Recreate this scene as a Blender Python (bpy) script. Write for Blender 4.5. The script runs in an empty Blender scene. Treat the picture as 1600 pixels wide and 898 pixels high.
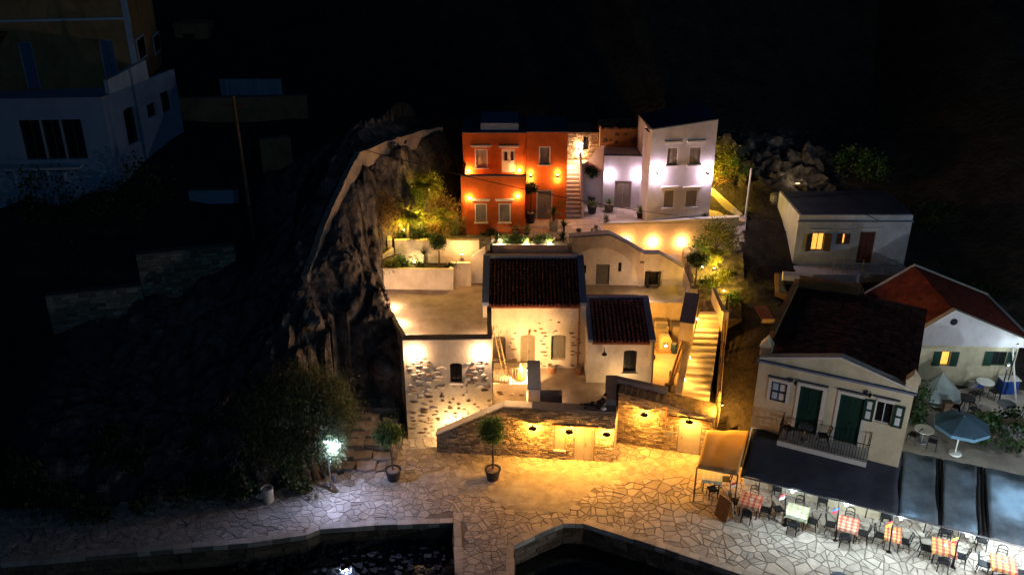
import bpy, math, random
import numpy as np
from mathutils import Vector, Matrix, noise as mnoise
R = random.Random(7)
SC = bpy.context.scene
COL = SC.collection

# ------------------------------------------------------------------ camera, world, moon
F_, TH, H = 1400.0, math.radians(25), 27.0
cam = bpy.data.cameras.new('camera')
cam.sensor_width = 36; cam.lens = 36 * F_ / 1600; cam.clip_start = 0.5; cam.clip_end = 1500
co = bpy.data.objects.new('camera', cam); COL.objects.link(co)
co.location = (0, 0, H); co.rotation_euler = (math.radians(90 - 25), 0, 0)
SC.camera = co
W = bpy.data.worlds.new('World'); SC.world = W; W.use_nodes = True
wn = W.node_tree; bg = wn.nodes['Background']
sky = wn.nodes.new('ShaderNodeTexSky'); sky.sky_type = 'NISHITA'; sky.sun_disc = False
sky.sun_elevation = math.radians(24); sky.sun_rotation = math.radians(150)
tint = wn.nodes.new('ShaderNodeMix'); tint.data_type = 'RGBA'; tint.blend_type = 'MULTIPLY'
tint.inputs[0].default_value = 1; tint.inputs[7].default_value = (0.16, 0.50, 1.0, 1)
wn.links.new(sky.outputs[0], tint.inputs[6]); wn.links.new(tint.outputs[2], bg.inputs[0])
bg.inputs[1].default_value = 0.0016
moon = bpy.data.lights.new('moon', 'SUN'); moon.energy = 0.022; moon.angle = math.radians(0.5)
moon.color = (0.2, 0.5, 1.0)
mo = bpy.data.objects.new('moon', moon); COL.objects.link(mo)
mo.rotation_euler = (math.radians(66), 0, math.radians(30))
SC.view_settings.view_transform = 'Standard'; SC.view_settings.look = 'None'
SC.view_settings.exposure = 1.35; SC.view_settings.gamma = 1
SC.render.engine = 'CYCLES'
SC.cycles.use_denoising = True
SC.cycles.max_bounces = 5; SC.cycles.diffuse_bounces = 3; SC.cycles.glossy_bounces = 2
SC.cycles.sample_clamp_indirect = 3.0

# ------------------------------------------------------------------ picture to place
def ray(px, py):
    a = (px - 800) / F_; b = (449 - py) / F_
    return Vector((a, math.cos(TH) + b * math.sin(TH), -math.sin(TH) + b * math.cos(TH)))
def atz(px, py, z):
    d = ray(px, py); t = (z - H) / d.z
    return Vector((d.x * t, d.y * t, z))
def aty(px, py, Y):
    d = ray(px, py); t = Y / d.y
    return Vector((d.x * t, Y, H + d.z * t))

# ------------------------------------------------------------------ mesh builder
class MB:
    def __init__(s): s.v = []; s.f = []; s.sh = []
    def face(s, pts, sh=1.0):
        i = len(s.v); s.v += [tuple(p) for p in pts]; s.f.append(tuple(range(i, i + len(pts)))); s.sh.append(sh)
    def add(s, vs, fs, sh=1.0):
        i = len(s.v); s.v += [tuple(p) for p in vs]
        for f in fs: s.f.append(tuple(i + k for k in f)); s.sh.append(sh)
    def box(s, x0, x1, y0, y1, z0, z1, sh=1.0):
        s.hexa([(x0,y0,z0),(x1,y0,z0),(x1,y1,z0),(x0,y1,z0)], [(x0,y0,z1),(x1,y0,z1),(x1,y1,z1),(x0,y1,z1)], sh)
    def hexa(s, b, t, sh=1.0):
        s.add(list(b) + list(t), [(3,2,1,0),(4,5,6,7),(0,1,5,4),(1,2,6,5),(2,3,7,6),(3,0,4,7)], sh)
    def prism(s, poly, z0, z1, sh=1.0):
        n = len(poly); i = len(s.v)
        s.v += [(p[0], p[1], z0) for p in poly] + [(p[0], p[1], z1) for p in poly]
        s.f.append(tuple(i + k for k in reversed(range(n)))); s.sh.append(sh)
        s.f.append(tuple(i + n + k for k in range(n))); s.sh.append(sh)
        for k in range(n):
            q = (k + 1) % n; s.f.append((i + k, i + q, i + n + q, i + n + k)); s.sh.append(sh)
    def tube(s, pts, r, n=6, sh=1.0, caps=True):
        pts = [Vector(p) for p in pts]; rs = r if isinstance(r, (list, tuple)) else [r] * len(pts)
        i = len(s.v); m = len(pts)
        for k, p in enumerate(pts):
            d = (pts[min(k + 1, m - 1)] - pts[max(k - 1, 0)]).normalized()
            up = Vector((0, 0, 1)) if abs(d.z) < .95 else Vector((1, 0, 0))
            a = d.cross(up).normalized(); b = a.cross(d)
            for j in range(n):
                t = 2 * math.pi * j / n
                s.v.append(tuple(p + (a * math.cos(t) + b * math.sin(t)) * rs[k]))
        for k in range(m - 1):
            for j in range(n):
                q = (j + 1) % n
                s.f.append((i + k*n + j, i + k*n + q, i + (k+1)*n + q, i + (k+1)*n + j)); s.sh.append(sh)
        if caps:
            s.f.append(tuple(i + j for j in reversed(range(n)))); s.sh.append(sh)
            s.f.append(tuple(i + (m-1)*n + j for j in range(n))); s.sh.append(sh)
    def lathe(s, c, prof, n=16, sh=1.0, sx=1, sy=1):
        i = len(s.v); m = len(prof)
        for r, z in prof:
            for j in range(n):
                t = 2 * math.pi * j / n; s.v.append((c[0] + r*math.cos(t)*sx, c[1] + r*math.sin(t)*sy, c[2] + z))
        for k in range(m - 1):
            for j in range(n):
                q = (j + 1) % n
                s.f.append((i + k*n + j, i + k*n + q, i + (k+1)*n + q, i + (k+1)*n + j)); s.sh.append(sh)
        s.f.append(tuple(i + j for j in reversed(range(n)))); s.sh.append(sh)
        s.f.append(tuple(i + (m-1)*n + j for j in range(n))); s.sh.append(sh)
    def mesh(s, name, mat, org=(0, 0, 0), smooth=False):
        me = bpy.data.meshes.new(name)
        o = org
        me.from_pydata([(a - o[0], b - o[1], c - o[2]) for a, b, c in s.v], [], s.f)
        at = me.attributes.new('shade', 'FLOAT', 'FACE'); at.data.foreach_set('value', s.sh)
        if smooth: me.polygons.foreach_set('use_smooth', [True] * len(me.polygons))
        me.materials.append(mat); me.update()
        return me
    def build(s, name, mat, parent=None, smooth=False, kind=None, label=None, org=None):
        if parent is not None:
            org = wloc(parent)
        elif org is None: org = (0, 0, 0)
        o = bpy.data.objects.new(name, s.mesh(name, mat, org, smooth)); COL.objects.link(o)
        if parent is not None: o.parent = parent
        else: o.location = org
        if kind: o['kind'] = kind
        if label: o['label'] = label
        return o
def wloc(o):
    v = Vector(o.location); p = o.parent
    while p: v += Vector(p.location); p = p.parent
    return v
def tag(o, label, cat, group=None):
    o['label'] = label; o['category'] = cat
    if group: o['group'] = group
    return o
def thing(name, label, cat, loc=(0, 0, 0), group=None, rz=0):
    o = bpy.data.objects.new(name, None); COL.objects.link(o); o.location = loc; o.empty_display_size = .2
    o.rotation_euler.z = rz
    return tag(o, label, cat, group)
def _cp(o, parent):
    c = o.copy(); COL.objects.link(c); c.parent = parent
    for ch in o.children: _cp(ch, c)
def dup(root, loc, rz, label, group=None, scale=None):
    c = root.copy(); COL.objects.link(c)
    for ch in root.children: _cp(ch, c)
    c.location = loc; c.rotation_euler.z = rz; c['label'] = label
    if group: c['group'] = group
    if scale: c.scale = (scale,) * 3
    return c

# ------------------------------------------------------------------ materials
MATS = {}
def mat(name, col, rough=.85, var=.15, scale=3.0, bump=.2, bscale=25.0, shade=False, col2=None, metal=0, spec=.2, transl=0, dist=.02, stain=0):
    m = bpy.data.materials.new(name); m.use_nodes = True; nt = m.node_tree; N = nt.nodes; L = nt.links
    b = N['Principled BSDF']; b.inputs['Roughness'].default_value = rough; b.inputs['Metallic'].default_value = metal
    b.inputs['Specular IOR Level'].default_value = spec
    tc = N.new('ShaderNodeTexCoord')
    n1 = N.new('ShaderNodeTexNoise'); n1.inputs['Scale'].default_value = scale; n1.inputs['Detail'].default_value = 6
    n1.inputs['Roughness'].default_value = .65
    L.new(tc.outputs['Object'], n1.inputs['Vector'])
    ramp = N.new('ShaderNodeValToRGB'); e = ramp.color_ramp.elements
    e[0].position = .3; e[1].position = .72
    c2 = col2 or tuple(min(1, c * (1 + var)) for c in col)
    e[0].color = tuple(c * (1 - var) for c in col) + (1,); e[1].color = tuple(c2) + (1,)
    L.new(n1.outputs['Fac'], ramp.inputs[0])
    out = ramp.outputs[0]
    if stain:
        mp = N.new('ShaderNodeMapping'); mp.inputs['Scale'].default_value = (1.0, 1.0, .6); L.new(tc.outputs['Object'], mp.inputs[0])
        n3 = N.new('ShaderNodeTexNoise'); n3.inputs['Scale'].default_value = 1.1; n3.inputs['Detail'].default_value = 9; n3.inputs['Roughness'].default_value = .7; L.new(mp.outputs[0], n3.inputs['Vector'])
        rs = N.new('ShaderNodeValToRGB'); rs.color_ramp.elements[0].position = .32; rs.color_ramp.elements[1].position = .58
        k_ = 1 - stain; rs.color_ramp.elements[0].color = (k_, k_ * .96, k_ * .9, 1); rs.color_ramp.elements[1].color = (1, 1, 1, 1); L.new(n3.outputs['Fac'], rs.inputs[0])
        mz = N.new('ShaderNodeMix'); mz.data_type = 'RGBA'; mz.blend_type = 'MULTIPLY'; mz.inputs[0].default_value = 1; L.new(out, mz.inputs[6]); L.new(rs.outputs[0], mz.inputs[7]); out = mz.outputs[2]
    if shade:
        at = N.new('ShaderNodeAttribute'); at.attribute_name = 'shade'
        mx = N.new('ShaderNodeMix'); mx.data_type = 'RGBA'; mx.blend_type = 'MULTIPLY'; mx.inputs[0].default_value = 1
        L.new(out, mx.inputs[6]); L.new(at.outputs['Fac'], mx.inputs[7]); out = mx.outputs[2]
    L.new(out, b.inputs['Base Color'])
    if bump:
        n2 = N.new('ShaderNodeTexNoise'); n2.inputs['Scale'].default_value = bscale; n2.inputs['Detail'].default_value = 5
        L.new(tc.outputs['Object'], n2.inputs['Vector'])
        bp = N.new('ShaderNodeBump'); bp.inputs['Strength'].default_value = bump; bp.inputs['Distance'].default_value = dist
        L.new(n2.outputs['Fac'], bp.inputs['Height']); L.new(bp.outputs[0], b.inputs['Normal'])
    if transl:
        tr = N.new('ShaderNodeBsdfTranslucent'); ms = N.new('ShaderNodeMixShader'); ms.inputs[0].default_value = transl
        L.new(out, tr.inputs['Color']); L.new(b.outputs[0], ms.inputs[1]); L.new(tr.outputs[0], ms.inputs[2])
        L.new(ms.outputs[0], N['Material Output'].inputs['Surface'])
    MATS[name] = m
    return m
def emat(name, col, strength):
    m = bpy.data.materials.new(name); m.use_nodes = True; N = m.node_tree.nodes
    b = N['Principled BSDF']; b.inputs['Base Color'].default_value = tuple(col) + (1,)
    b.inputs['Emission Color'].default_value = tuple(col) + (1,); b.inputs['Emission Strength'].default_value = strength
    return m
M = dict(
    white=mat('white_plaster', (.64, .57, .48), var=.10, scale=.9, bump=.35, bscale=9, dist=.03, stain=0.28),
    cool=mat('lilac_white_plaster', (.62, .60, .62), var=.07, scale=.8, bump=.2, bscale=9, dist=.03, stain=0.2),
    blue=mat('blue_white_plaster', (.50, .54, .60), var=.12, scale=.7, bump=.3, bscale=8, stain=0.3),
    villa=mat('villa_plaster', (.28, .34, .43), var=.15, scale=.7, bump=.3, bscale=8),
    orange=mat('orange_plaster', (.60, .125, .022), var=.16, scale=.9, bump=.25, bscale=10, dist=.03, stain=0.3),
    ochre=mat('ochre_plaster', (.42, .24, .10), var=.2, scale=.9, bump=.25, bscale=10, stain=0.35),
    cream=mat('cream_plaster', (.56, .50, .34), var=.10, scale=.8, bump=.25, bscale=10, stain=0.28),
    khcream=mat('pale_cream_plaster', (.72, .63, .43), var=.10, scale=.8, bump=.25, bscale=10, stain=.22),
    trim=mat('white_trim', (.70, .67, .60), var=.05, scale=4, bump=.1),
    bluetrim=mat('slate_blue_coping', (.16, .20, .30), var=.15, scale=4, bump=.2),
    slate=mat('slate_coping', (.17, .16, .18), var=.2, scale=5, bump=.3),
    floor=mat('screed_floor', (.44, .37, .31), var=.25, scale=.7, bump=.3, bscale=14, stain=0.3),
    plaza=mat('plaza_floor', (.56, .45, .35), var=.22, scale=1.1, bump=.35, bscale=8),
    stone=mat('masonry_stone', (.34, .27, .185), var=.3, scale=5, bump=.6, bscale=14, shade=True, dist=.04),
    mortar=mat('mortar', (.20, .165, .12), var=.3, scale=4, bump=.6, bscale=16, dist=.03),
    darkstone=mat('bare_brown_stone', (.20, .14, .09), var=.35, scale=6, bump=.7, bscale=12, shade=True, dist=.04),
    flag=mat('paving_flagstone', (.47, .405, .325), var=.24, scale=2.2, bump=.45, bscale=11, shade=True, dist=.02),
    joint=mat('paving_joint', (.21, .175, .14), var=.3, scale=4, bump=.6, bscale=20),
    cement=mat('worn_cement', (.40, .355, .295), var=.2, scale=1.1, bump=.35, bscale=9, stain=0.25),
    rock=mat('cliff_rock', (.155, .125, .105), var=.5, scale=1.0, bump=1.0, bscale=2.4, dist=.35, col2=(.33, .27, .23)),
    soil=mat('hill_soil', (.055, .045, .035), var=.5, scale=.8, bump=.8, bscale=3, dist=.2),
    ledge=mat('ledge_stone', (.27, .23, .19), var=.4, scale=2.5, bump=.8, bscale=9, shade=True, dist=.05),
    oldwall=mat('old_lime_wall', (.33, .27, .21), var=.35, scale=1.5, bump=.8, bscale=8, dist=.05),
    sand=mat('beach_rubble', (.10, .08, .065), var=.5, scale=2, bump=1, bscale=8, dist=.1),
    pebble=mat('pebble', (.07, .065, .06), var=.4, scale=5, bump=.4, shade=True),
    tile=mat('roof_tile', (.15, .048, .036), var=.35, scale=4, bump=.3, shade=True),
    ktile=mat('old_dark_tile', (.19, .10, .08), var=.4, scale=4, bump=.3, shade=True, rough=1, spec=0),
    redroof=mat('red_roof', (.26, .06, .04), var=.2, scale=2, bump=.3, shade=True),
    darkroof=mat('dark_flat_roof', (.09, .11, .15), var=.3, scale=1, bump=.4),
    shut=mat('taupe_shutter_paint', (.27, .23, .185), var=.08, scale=6, bump=.1, rough=.6),
    palepaint=mat('beige_door_paint', (.42, .37, .30), var=.08, scale=5, bump=.1, rough=.6),
    greydoor=mat('grey_door_paint', (.13, .12, .10), var=.1, scale=5, bump=.1, rough=.6),
    olive=mat('olive_grey_door', (.19, .16, .11), var=.1, scale=5, bump=.1, rough=.6),
    green=mat('green_shutter_paint', (.015, .05, .035), var=.2, scale=4, bump=.1, rough=.5),
    bluepaint=mat('blue_shutter_paint', (.02, .05, .11), var=.2, scale=4, bump=.1, rough=.5),
    black=mat('black_iron', (.02, .02, .022), var=.2, scale=8, bump=.1, rough=.5, metal=.3),
    glass=mat('dark_glass', (.012, .012, .014), var=.1, scale=3, bump=0, rough=.12, spec=.6),
    wood=mat('weathered_wood', (.12, .07, .04), var=.35, scale=5, bump=.3, bscale=20),
    palewood=mat('pale_timber', (.36, .25, .13), var=.25, scale=5, bump=.3),
    bark=mat('bark', (.11, .08, .055), var=.4, scale=9, bump=.8, bscale=20),
    leaf=mat('green_leaves', (.09, .17, .04), var=.3, scale=3, bump=0, shade=True, transl=.3, spec=.4, rough=.5),
    yleaf=mat('yellow_green_leaves', (.20, .22, .04), var=.3, scale=3, bump=0, shade=True, transl=.3, rough=.5),
    dleaf=mat('dark_leaves', (.035, .065, .02), var=.3, scale=3, bump=0, shade=True, transl=.2, rough=.5),
    tamarisk=mat('feathery_foliage', (.15, .18, .08), var=.35, scale=2, bump=0, shade=True, transl=.3, rough=.6),
    straw=mat('dry_grass', (.30, .20, .08), var=.3, scale=3, bump=0, shade=True, transl=.3),
    pot=mat('dark_pot', (.045, .043, .045), var=.3, scale=6, bump=.3, rough=.6),
    claypot=mat('clay_pot', (.28, .13, .07), var=.2, scale=6, bump=.2),
    potsoil=mat('pot_soil', (.25, .19, .14), var=.4, scale=9, bump=.7),
    awn=mat('dark_awning_cloth', (.075, .085, .11), rough=1, spec=0, var=.3, scale=.8, bump=.3, bscale=3, transl=.12, dist=.04),
    awnblue=mat('grey_awning_cloth', (.26, .32, .37), rough=1, spec=0, var=.5, scale=.7, bump=.5, bscale=1.2, transl=.5, dist=.1),
    awnbeige=mat('beige_awning_cloth', (.66, .50, .26), var=.12, scale=1.0, bump=.3, bscale=2.5, transl=.5, dist=.05),
    water=mat('harbour_water', (.004, .006, .008), var=.3, scale=1, bump=.5, bscale=3.5, rough=.10, spec=.6, dist=.02),
    metal=mat('galvanised_metal', (.30, .30, .31), var=.15, scale=8, bump=.1, metal=.6, rough=.5),
    ywhite=mat('cream_enamel', (.60, .52, .33), var=.1, scale=6, bump=.1, rough=.5),
    yellow=mat('yellow_cloth', (.62, .52, .05), var=.15, scale=6, bump=.2),
    skin=mat('skin', (.45, .27, .19), var=.05, scale=8, bump=.05, rough=.6),
    cloth=mat('black_clothing', (.018, .018, .022), var=.3, scale=8, bump=.4, rough=.9),
    hair=mat('dark_hair', (.02, .013, .01), var=.2, scale=20, bump=.4),
    parw=mat('white_parasol_cloth', (.36, .40, .38), var=.1, scale=2, bump=.2, transl=.2),
    parb=mat('blue_parasol_cloth', (.09, .17, .24), var=.15, scale=2, bump=.2, transl=.2),
    redc=mat('red_cloth', (.45, .03, .03), var=.1, bump=.1), bluec=mat('blue_cloth', (.03, .10, .4), var=.1, bump=.1),
    whitec=mat('white_cloth', (.7, .7, .68), var=.06, bump=.1), yelc=mat('yellow_flag_cloth', (.7, .5, .05), var=.1, bump=.1),
)
M['lit'] = emat('lit_curtain', (1.0, .42, .06), .8)
_n = M['lit'].node_tree; _w = _n.nodes.new('ShaderNodeTexWave'); _w.inputs['Scale'].default_value = 3.2; _w.inputs['Distortion'].default_value = 3; _w.inputs['Detail'].default_value = 3
_t = _n.nodes.new('ShaderNodeTexCoord'); _n.links.new(_t.outputs['Object'], _w.inputs['Vector']); _r = _n.nodes.new('ShaderNodeValToRGB')
_r.color_ramp.elements[0].color = (.55, .13, .012, 1); _r.color_ramp.elements[1].color = (1, .5, .09, 1); _n.links.new(_w.outputs['Fac'], _r.inputs[0]); _n.links.new(_r.outputs[0], _n.nodes['Principled BSDF'].inputs['Emission Color'])
M['bulbw'] = emat('warm_bulb', (1.0, .72, .38), 12)
M['bulbc'] = emat('cool_bulb', (.75, .92, 1.0), 14)

def checkmat(name, ca, cb, cc):
    m = bpy.data.materials.new(name); m.use_nodes = True; N = m.node_tree.nodes; L = m.node_tree.links
    b = N['Principled BSDF']; b.inputs['Roughness'].default_value = .9
    tc = N.new('ShaderNodeTexCoord'); sp = N.new('ShaderNodeSeparateXYZ'); L.new(tc.outputs['Object'], sp.inputs[0])
    def band(o, per, th):
        a = N.new('ShaderNodeMath'); a.operation = 'MULTIPLY'; a.inputs[1].default_value = per; L.new(o, a.inputs[0])
        f = N.new('ShaderNodeMath'); f.operation = 'FRACT'; L.new(a.outputs[0], f.inputs[0])
        g = N.new('ShaderNodeMath'); g.operation = 'GREATER_THAN'; g.inputs[1].default_value = th; L.new(f.outputs[0], g.inputs[0])
        return g.outputs[0]
    x = band(sp.outputs[0], 4.2, .55); y = band(sp.outputs[1], 4.2, .55)
    m1 = N.new('ShaderNodeMix'); m1.data_type = 'RGBA'; m1.inputs[6].default_value = ca + (1,); m1.inputs[7].default_value = cb + (1,)
    L.new(x, m1.inputs[0])
    m2 = N.new('ShaderNodeMix'); m2.data_type = 'RGBA'; m2.blend_type = 'MULTIPLY'; L.new(m1.outputs[2], m2.inputs[6])
    m2.inputs[7].default_value = cc + (1,); L.new(y, m2.inputs[0]); L.new(m2.outputs[2], b.inputs['Base Color'])
    return m
M['checkr'] = checkmat('red_check_cloth', (.72, .50, .33), (.62, .20, .14), (.95, .55, .45))
M['checko'] = checkmat('orange_check_cloth', (.72, .42, .13), (.50, .13, .10), (.9, .6, .5))
M['checky'] = checkmat('pale_check_cloth', (.66, .66, .52), (.58, .60, .36), (.92, .9, .72))

# ------------------------------------------------------------------ vertical faces
class Face:
    """a vertical wall plane through two ground points; u along it, d outwards to the viewer's side"""
    def __init__(s, p0, p1):
        s.p = Vector((p0[0], p0[1], 0)); q = Vector((p1[0], p1[1], 0)); s.len = (q - s.p).length
        s.a = (q - s.p).normalized(); s.n = Vector((s.a.y, -s.a.x, 0))
    def hit(s, px, py):
        d = ray(px, py); o = Vector((0, 0, H)); t = (s.p - o).dot(s.n) / d.dot(s.n); w = o + d * t
        return (w - s.p).dot(s.a), w.z
    def pt(s, u, z, d=0): return s.p + s.a * u + s.n * d + Vector((0, 0, z))
    def rect(s, x0, y0, x1, y1):
        """photo rectangle (left, top, right, bottom) as (u0, u1, z0, z1)"""
        xm = (x0 + x1) / 2; ym = (y0 + y1) / 2
        return s.hit(x0, ym)[0], s.hit(x1, ym)[0], s.hit(xm, y1)[1], s.hit(xm, y0)[1]
    def box(s, mb, u0, u1, z0, z1, d0, d1, sh=1.0):
        mb.hexa([s.pt(u0,z0,d1), s.pt(u1,z0,d1), s.pt(u1,z0,d0), s.pt(u0,z0,d0)],
                [s.pt(u0,z1,d1), s.pt(u1,z1,d1), s.pt(u1,z1,d0), s.pt(u0,z1,d0)], sh)
    def poly(s, mb, pts, d0, d1, sh=1.0):
        n = len(pts); i = len(mb.v)
        mb.v += [tuple(s.pt(u, z, d1)) for u, z in pts] + [tuple(s.pt(u, z, d0)) for u, z in pts]
        mb.f.append(tuple(i + k for k in range(n))); mb.sh.append(sh)
        mb.f.append(tuple(i + n + k for k in reversed(range(n)))); mb.sh.append(sh)
        for k in range(n):
            q = (k + 1) % n; mb.f.append((i + k, i + n + k, i + n + q, i + q)); mb.sh.append(sh)
def skin(mb, F, u0, u1, z0, z1, ops, rec):
    """front skin of a wall with real openings, reveals rec deep; ops (ua, ub, za, zb[, arch])"""
    us = sorted({u0, u1, *[o[0] for o in ops], *[o[1] for o in ops]}); zs = sorted({z0, z1, *[o[2] for o in ops], *[o[3] for o in ops]})
    for i in range(len(us) - 1):
        for j in range(len(zs) - 1):
            cu = (us[i] + us[i+1]) / 2; cz = (zs[j] + zs[j+1]) / 2
            if any(o[0] < cu < o[1] and o[2] < cz < o[3] for o in ops): continue
            mb.face([F.pt(us[i], zs[j]), F.pt(us[i+1], zs[j]), F.pt(us[i+1], zs[j+1]), F.pt(us[i], zs[j+1])])
    for o in ops:
        a, b, c, d = o[:4]
        for (p, q) in (((a, c), (b, c)), ((b, c), (b, d)), ((b, d), (a, d)), ((a, d), (a, c))):
            mb.face([F.pt(*p), F.pt(*q), F.pt(*q, -rec), F.pt(*p, -rec)])
        if len(o) > 4:                                   # shallow segmental arch: two corner pieces
            w = (b - a) / 2; cx = (a + b) / 2; k = o[4]
            for sgn in (-1, 1):
                arc = [(cx + sgn * w * math.sin(t * math.pi / 12), d - k + k * math.cos(t * math.pi / 12) ) for t in range(0, 7)]
                pts = arc + [(cx + sgn * w, d)]
                if sgn < 0: pts = pts[::-1]
                F.poly(mb, pts[::-1], -rec, -.003)
    for (p, q) in (((u0, z0), (u1, z0)), ((u1, z0), (u1, z1)), ((u1, z1), (u0, z1)), ((u0, z1), (u0, z0))):
        mb.face([F.pt(*p), F.pt(*q), F.pt(*q, -rec), F.pt(*p, -rec)])
def house_wall(parent, F, u0, u1, z0, z1, ops, m, depth, rec=.18, name='wall', back=None):
    mb = MB(); skin(mb, F, u0, u1, z0, z1, ops, rec)
    F.box(mb, u0, u1, z0, z1, -depth, -rec - .002)
    return mb.build(name, m, parent)
def leafdoor(F, par, r, m, rec, name='door', leaves=2, frame=None, panels=True, handle=True):
    """closed leaf or pair of leaves set back in an opening, each leaf a sub-part"""
    u0, u1, z0, z1 = r[:4]; d = -rec
    mb = MB(); fw = .07; f = frame or M['trim']
    F.box(mb, u0, u0 + fw, z0, z1, d, d + .10); F.box(mb, u1 - fw, u1, z0, z1, d, d + .10)
    F.box(mb, u0 + fw, u1 - fw, z1 - fw, z1, d, d + .098)
    w = mb.build(name, f, par)
    n = leaves; lw = (u1 - u0 - 2 * fw) / n
    for k in range(n):
        a = u0 + fw + k * lw + .008; b = a + lw - .016
        q = MB(); F.box(q, a, b, z0 + .01, z1 - fw - .01, d + .01, d + .045)
        if panels:
            for e in (a, b - .06): F.box(q, e, e + .06, z0 + .01, z1 - fw - .01, d + .046, d + .065)
            for zz in (z0 + .01, z0 + (z1 - z0) * .42, z1 - fw - .08): F.box(q, a + .061, b - .061, zz, zz + .07, d + .046, d + .063)
            t = a + .09
            while t < b - .09:                                        # boards
                F.box(q, t, t + .055, z0 + .1, z1 - fw - .1, d + .046, d + .054); t += .075
        q.build('leaf', m, w)
    if handle:
        q = MB(); um = (u0 + u1) / 2 + (.06 if n == 2 else -(u1 - u0) * .35)
        F.box(q, um, um + .03, z0 + (z1 - z0) * .42, z0 + (z1 - z0) * .42 + .14, d + .07, d + .11); q.build('handle', M['black'], w)
    return w
def lintel(F, par, u0, u1, z, m=None, out=.12, h=.09, name='cornice'):
    mb = MB(); F.box(mb, u0, u1, z, z + h, .002, out); F.box(mb, u0 + .05, u1 - .05, z - .06, z - .001, .002, out * .6)
    return mb.build(name, m or M['trim'], par)
def sill(F, par, u0, u1, z, m=None, out=.09):
    mb = MB(); F.box(mb, u0 - .06, u1 + .06, z - .07, z - .003, .002, out); return mb.build('sill', m or M['trim'], par)
def shutterwin(F, par, r, m=None, rec=.1, lin=True, frame=None):
    w = leafdoor(F, par, r, m or M['shut'], rec, name='window', frame=frame, handle=False)
    sill(F, w, r[0], r[1], r[2])
    return w
def darkwin(F, par, r, rec=.18, frame=None, lit=None, bars=True):
    u0, u1, z0, z1 = r[:4]; d = -rec
    q = MB(); fm = frame or M['black']
    F.box(q, u0, u0 + .05, z0, z1, d, d + .05); F.box(q, u1 - .05, u1, z0, z1, d, d + .05)
    F.box(q, u0 + .05, u1 - .05, z1 - .05, z1, d, d + .048); F.box(q, u0 + .05, u1 - .05, z0, z0 + .05, d, d + .048)
    if bars: F.box(q, (u0 + u1) / 2 - .02, (u0 + u1) / 2 + .02, z0 + .05, z1 - .05, d, d + .046)
    w = q.build('window', fm, par)
    q = MB(); F.box(q, u0 + .05, u1 - .05, z0 + .05, z1 - .05, d + .002, d + .02); q.build('pane', lit or M['glass'], w)
    return w
def leafopen(F, par, u, z0, z1, w, ang, m, sgn=1):
    """an open shutter leaf hinged at u, swung by ang from the wall"""
    q = MB(); a = F.a * (math.cos(ang) * sgn) + F.n * math.sin(ang); p = F.pt(u, 0, .02); t = F.n * .04
    b = [p + Vector((0,0,z0)), p + a*w + Vector((0,0,z0)), p + a*w + t + Vector((0,0,z0)), p + t + Vector((0,0,z0))]
    q.hexa(b, [x + Vector((0, 0, z1 - z0)) for x in b]); return q.build('shutter', m, par)

# ------------------------------------------------------------------ lamps
LK = 1.0
def plight(parent, loc, power, col, r=.05, name='lamp_light'):
    l = bpy.data.lights.new(name, 'POINT'); l.energy = power * LK; l.color = col; l.shadow_soft_size = r
    o = bpy.data.objects.new(name, l); COL.objects.link(o); o.parent = parent; o.location = Vector(loc) - wloc(parent)
    return o
WARM = (1.0, .50, .15); GOLD = (1.0, .44, .06); PEACH = (1.0, .60, .33); COOL = (.70, .88, 1.0); LILAC = (1.0, .74, .90)
YEL = (1.0, .60, .07)
def updown(F, px, py, power, col, label, group='up and down wall lights'):
    u, z = F.hit(px, py); t = thing('wall_light', label, 'wall light', F.pt(u, z), group)
    q = MB(); F.box(q, u - .07, u + .07, z - .09, z + .09, .002, .15); q.build('housing', M['black'], t)
    q = MB(); F.box(q, u - .05, u + .05, z + .091, z + .10, .03, .13); F.box(q, u - .05, u + .05, z - .10, z - .091, .03, .13)
    q.build('lens', M['bulbw'], t)
    for s in (-1, 1): plight(t, F.pt(u, z + s * .24, .15), power, col, .04)
    return t
def bulkhead(F, px, py, power, col, label, group='round bulkhead wall lights', d=.16, uz=None):
    u, z = uz or F.hit(px, py); t = thing('wall_light', label, 'wall light', F.pt(u, z), group)
    q = MB(); q.tube([F.pt(u, z, .002), F.pt(u, z, .05)], [.09, .085], 12); q.build('housing', M['trim'], t)
    q = MB(); q.tube([F.pt(u, z, .05), F.pt(u, z, .075)], [.07, .05], 12); q.build('lens', M['bulbw'], t)
    plight(t, F.pt(u, z, d), power, col, .05)
    return t
def barnlamp(F, px, py, power, col, label, group='shaded wall lamps on the stone walls'):
    u, z = F.hit(px, py); t = thing('wall_lamp', label, 'wall lamp', F.pt(u, z), group)
    q = MB(); q.tube([F.pt(u, z + .02, .002), F.pt(u, z + .14, .12), F.pt(u, z + .12, .36), F.pt(u, z + .06, .38)], .018, 6); q.build('arm', M['black'], t)
    c = F.pt(u, z, .38); q = MB()
    n = 14; prof = [(.03, .08), (.05, .03), (.20, -.01), (.205, -.03)]; i0 = len(q.v)
    for r_, zz in prof:
        for j in range(n):
            a = 2 * math.pi * j / n; q.v.append((c.x + r_ * math.cos(a), c.y + r_ * math.sin(a), c.z + zz))
    for k in range(3):
        for j in range(n): jj = (j + 1) % n; q.f.append((k*n + j, k*n + jj, (k+1)*n + jj, (k+1)*n + j)); q.sh.append(1)
    q.build('shade', M['black'], t)
    q = MB(); q.lathe(c, [(.01, -.02), (.045, -.05), (.04, -.09), (.01, -.11)], 10); q.build('bulb', M['bulbw'], t, smooth=True)
    plight(t, c + Vector((0, 0, -.10)), power, col, .05)
    return t
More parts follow.
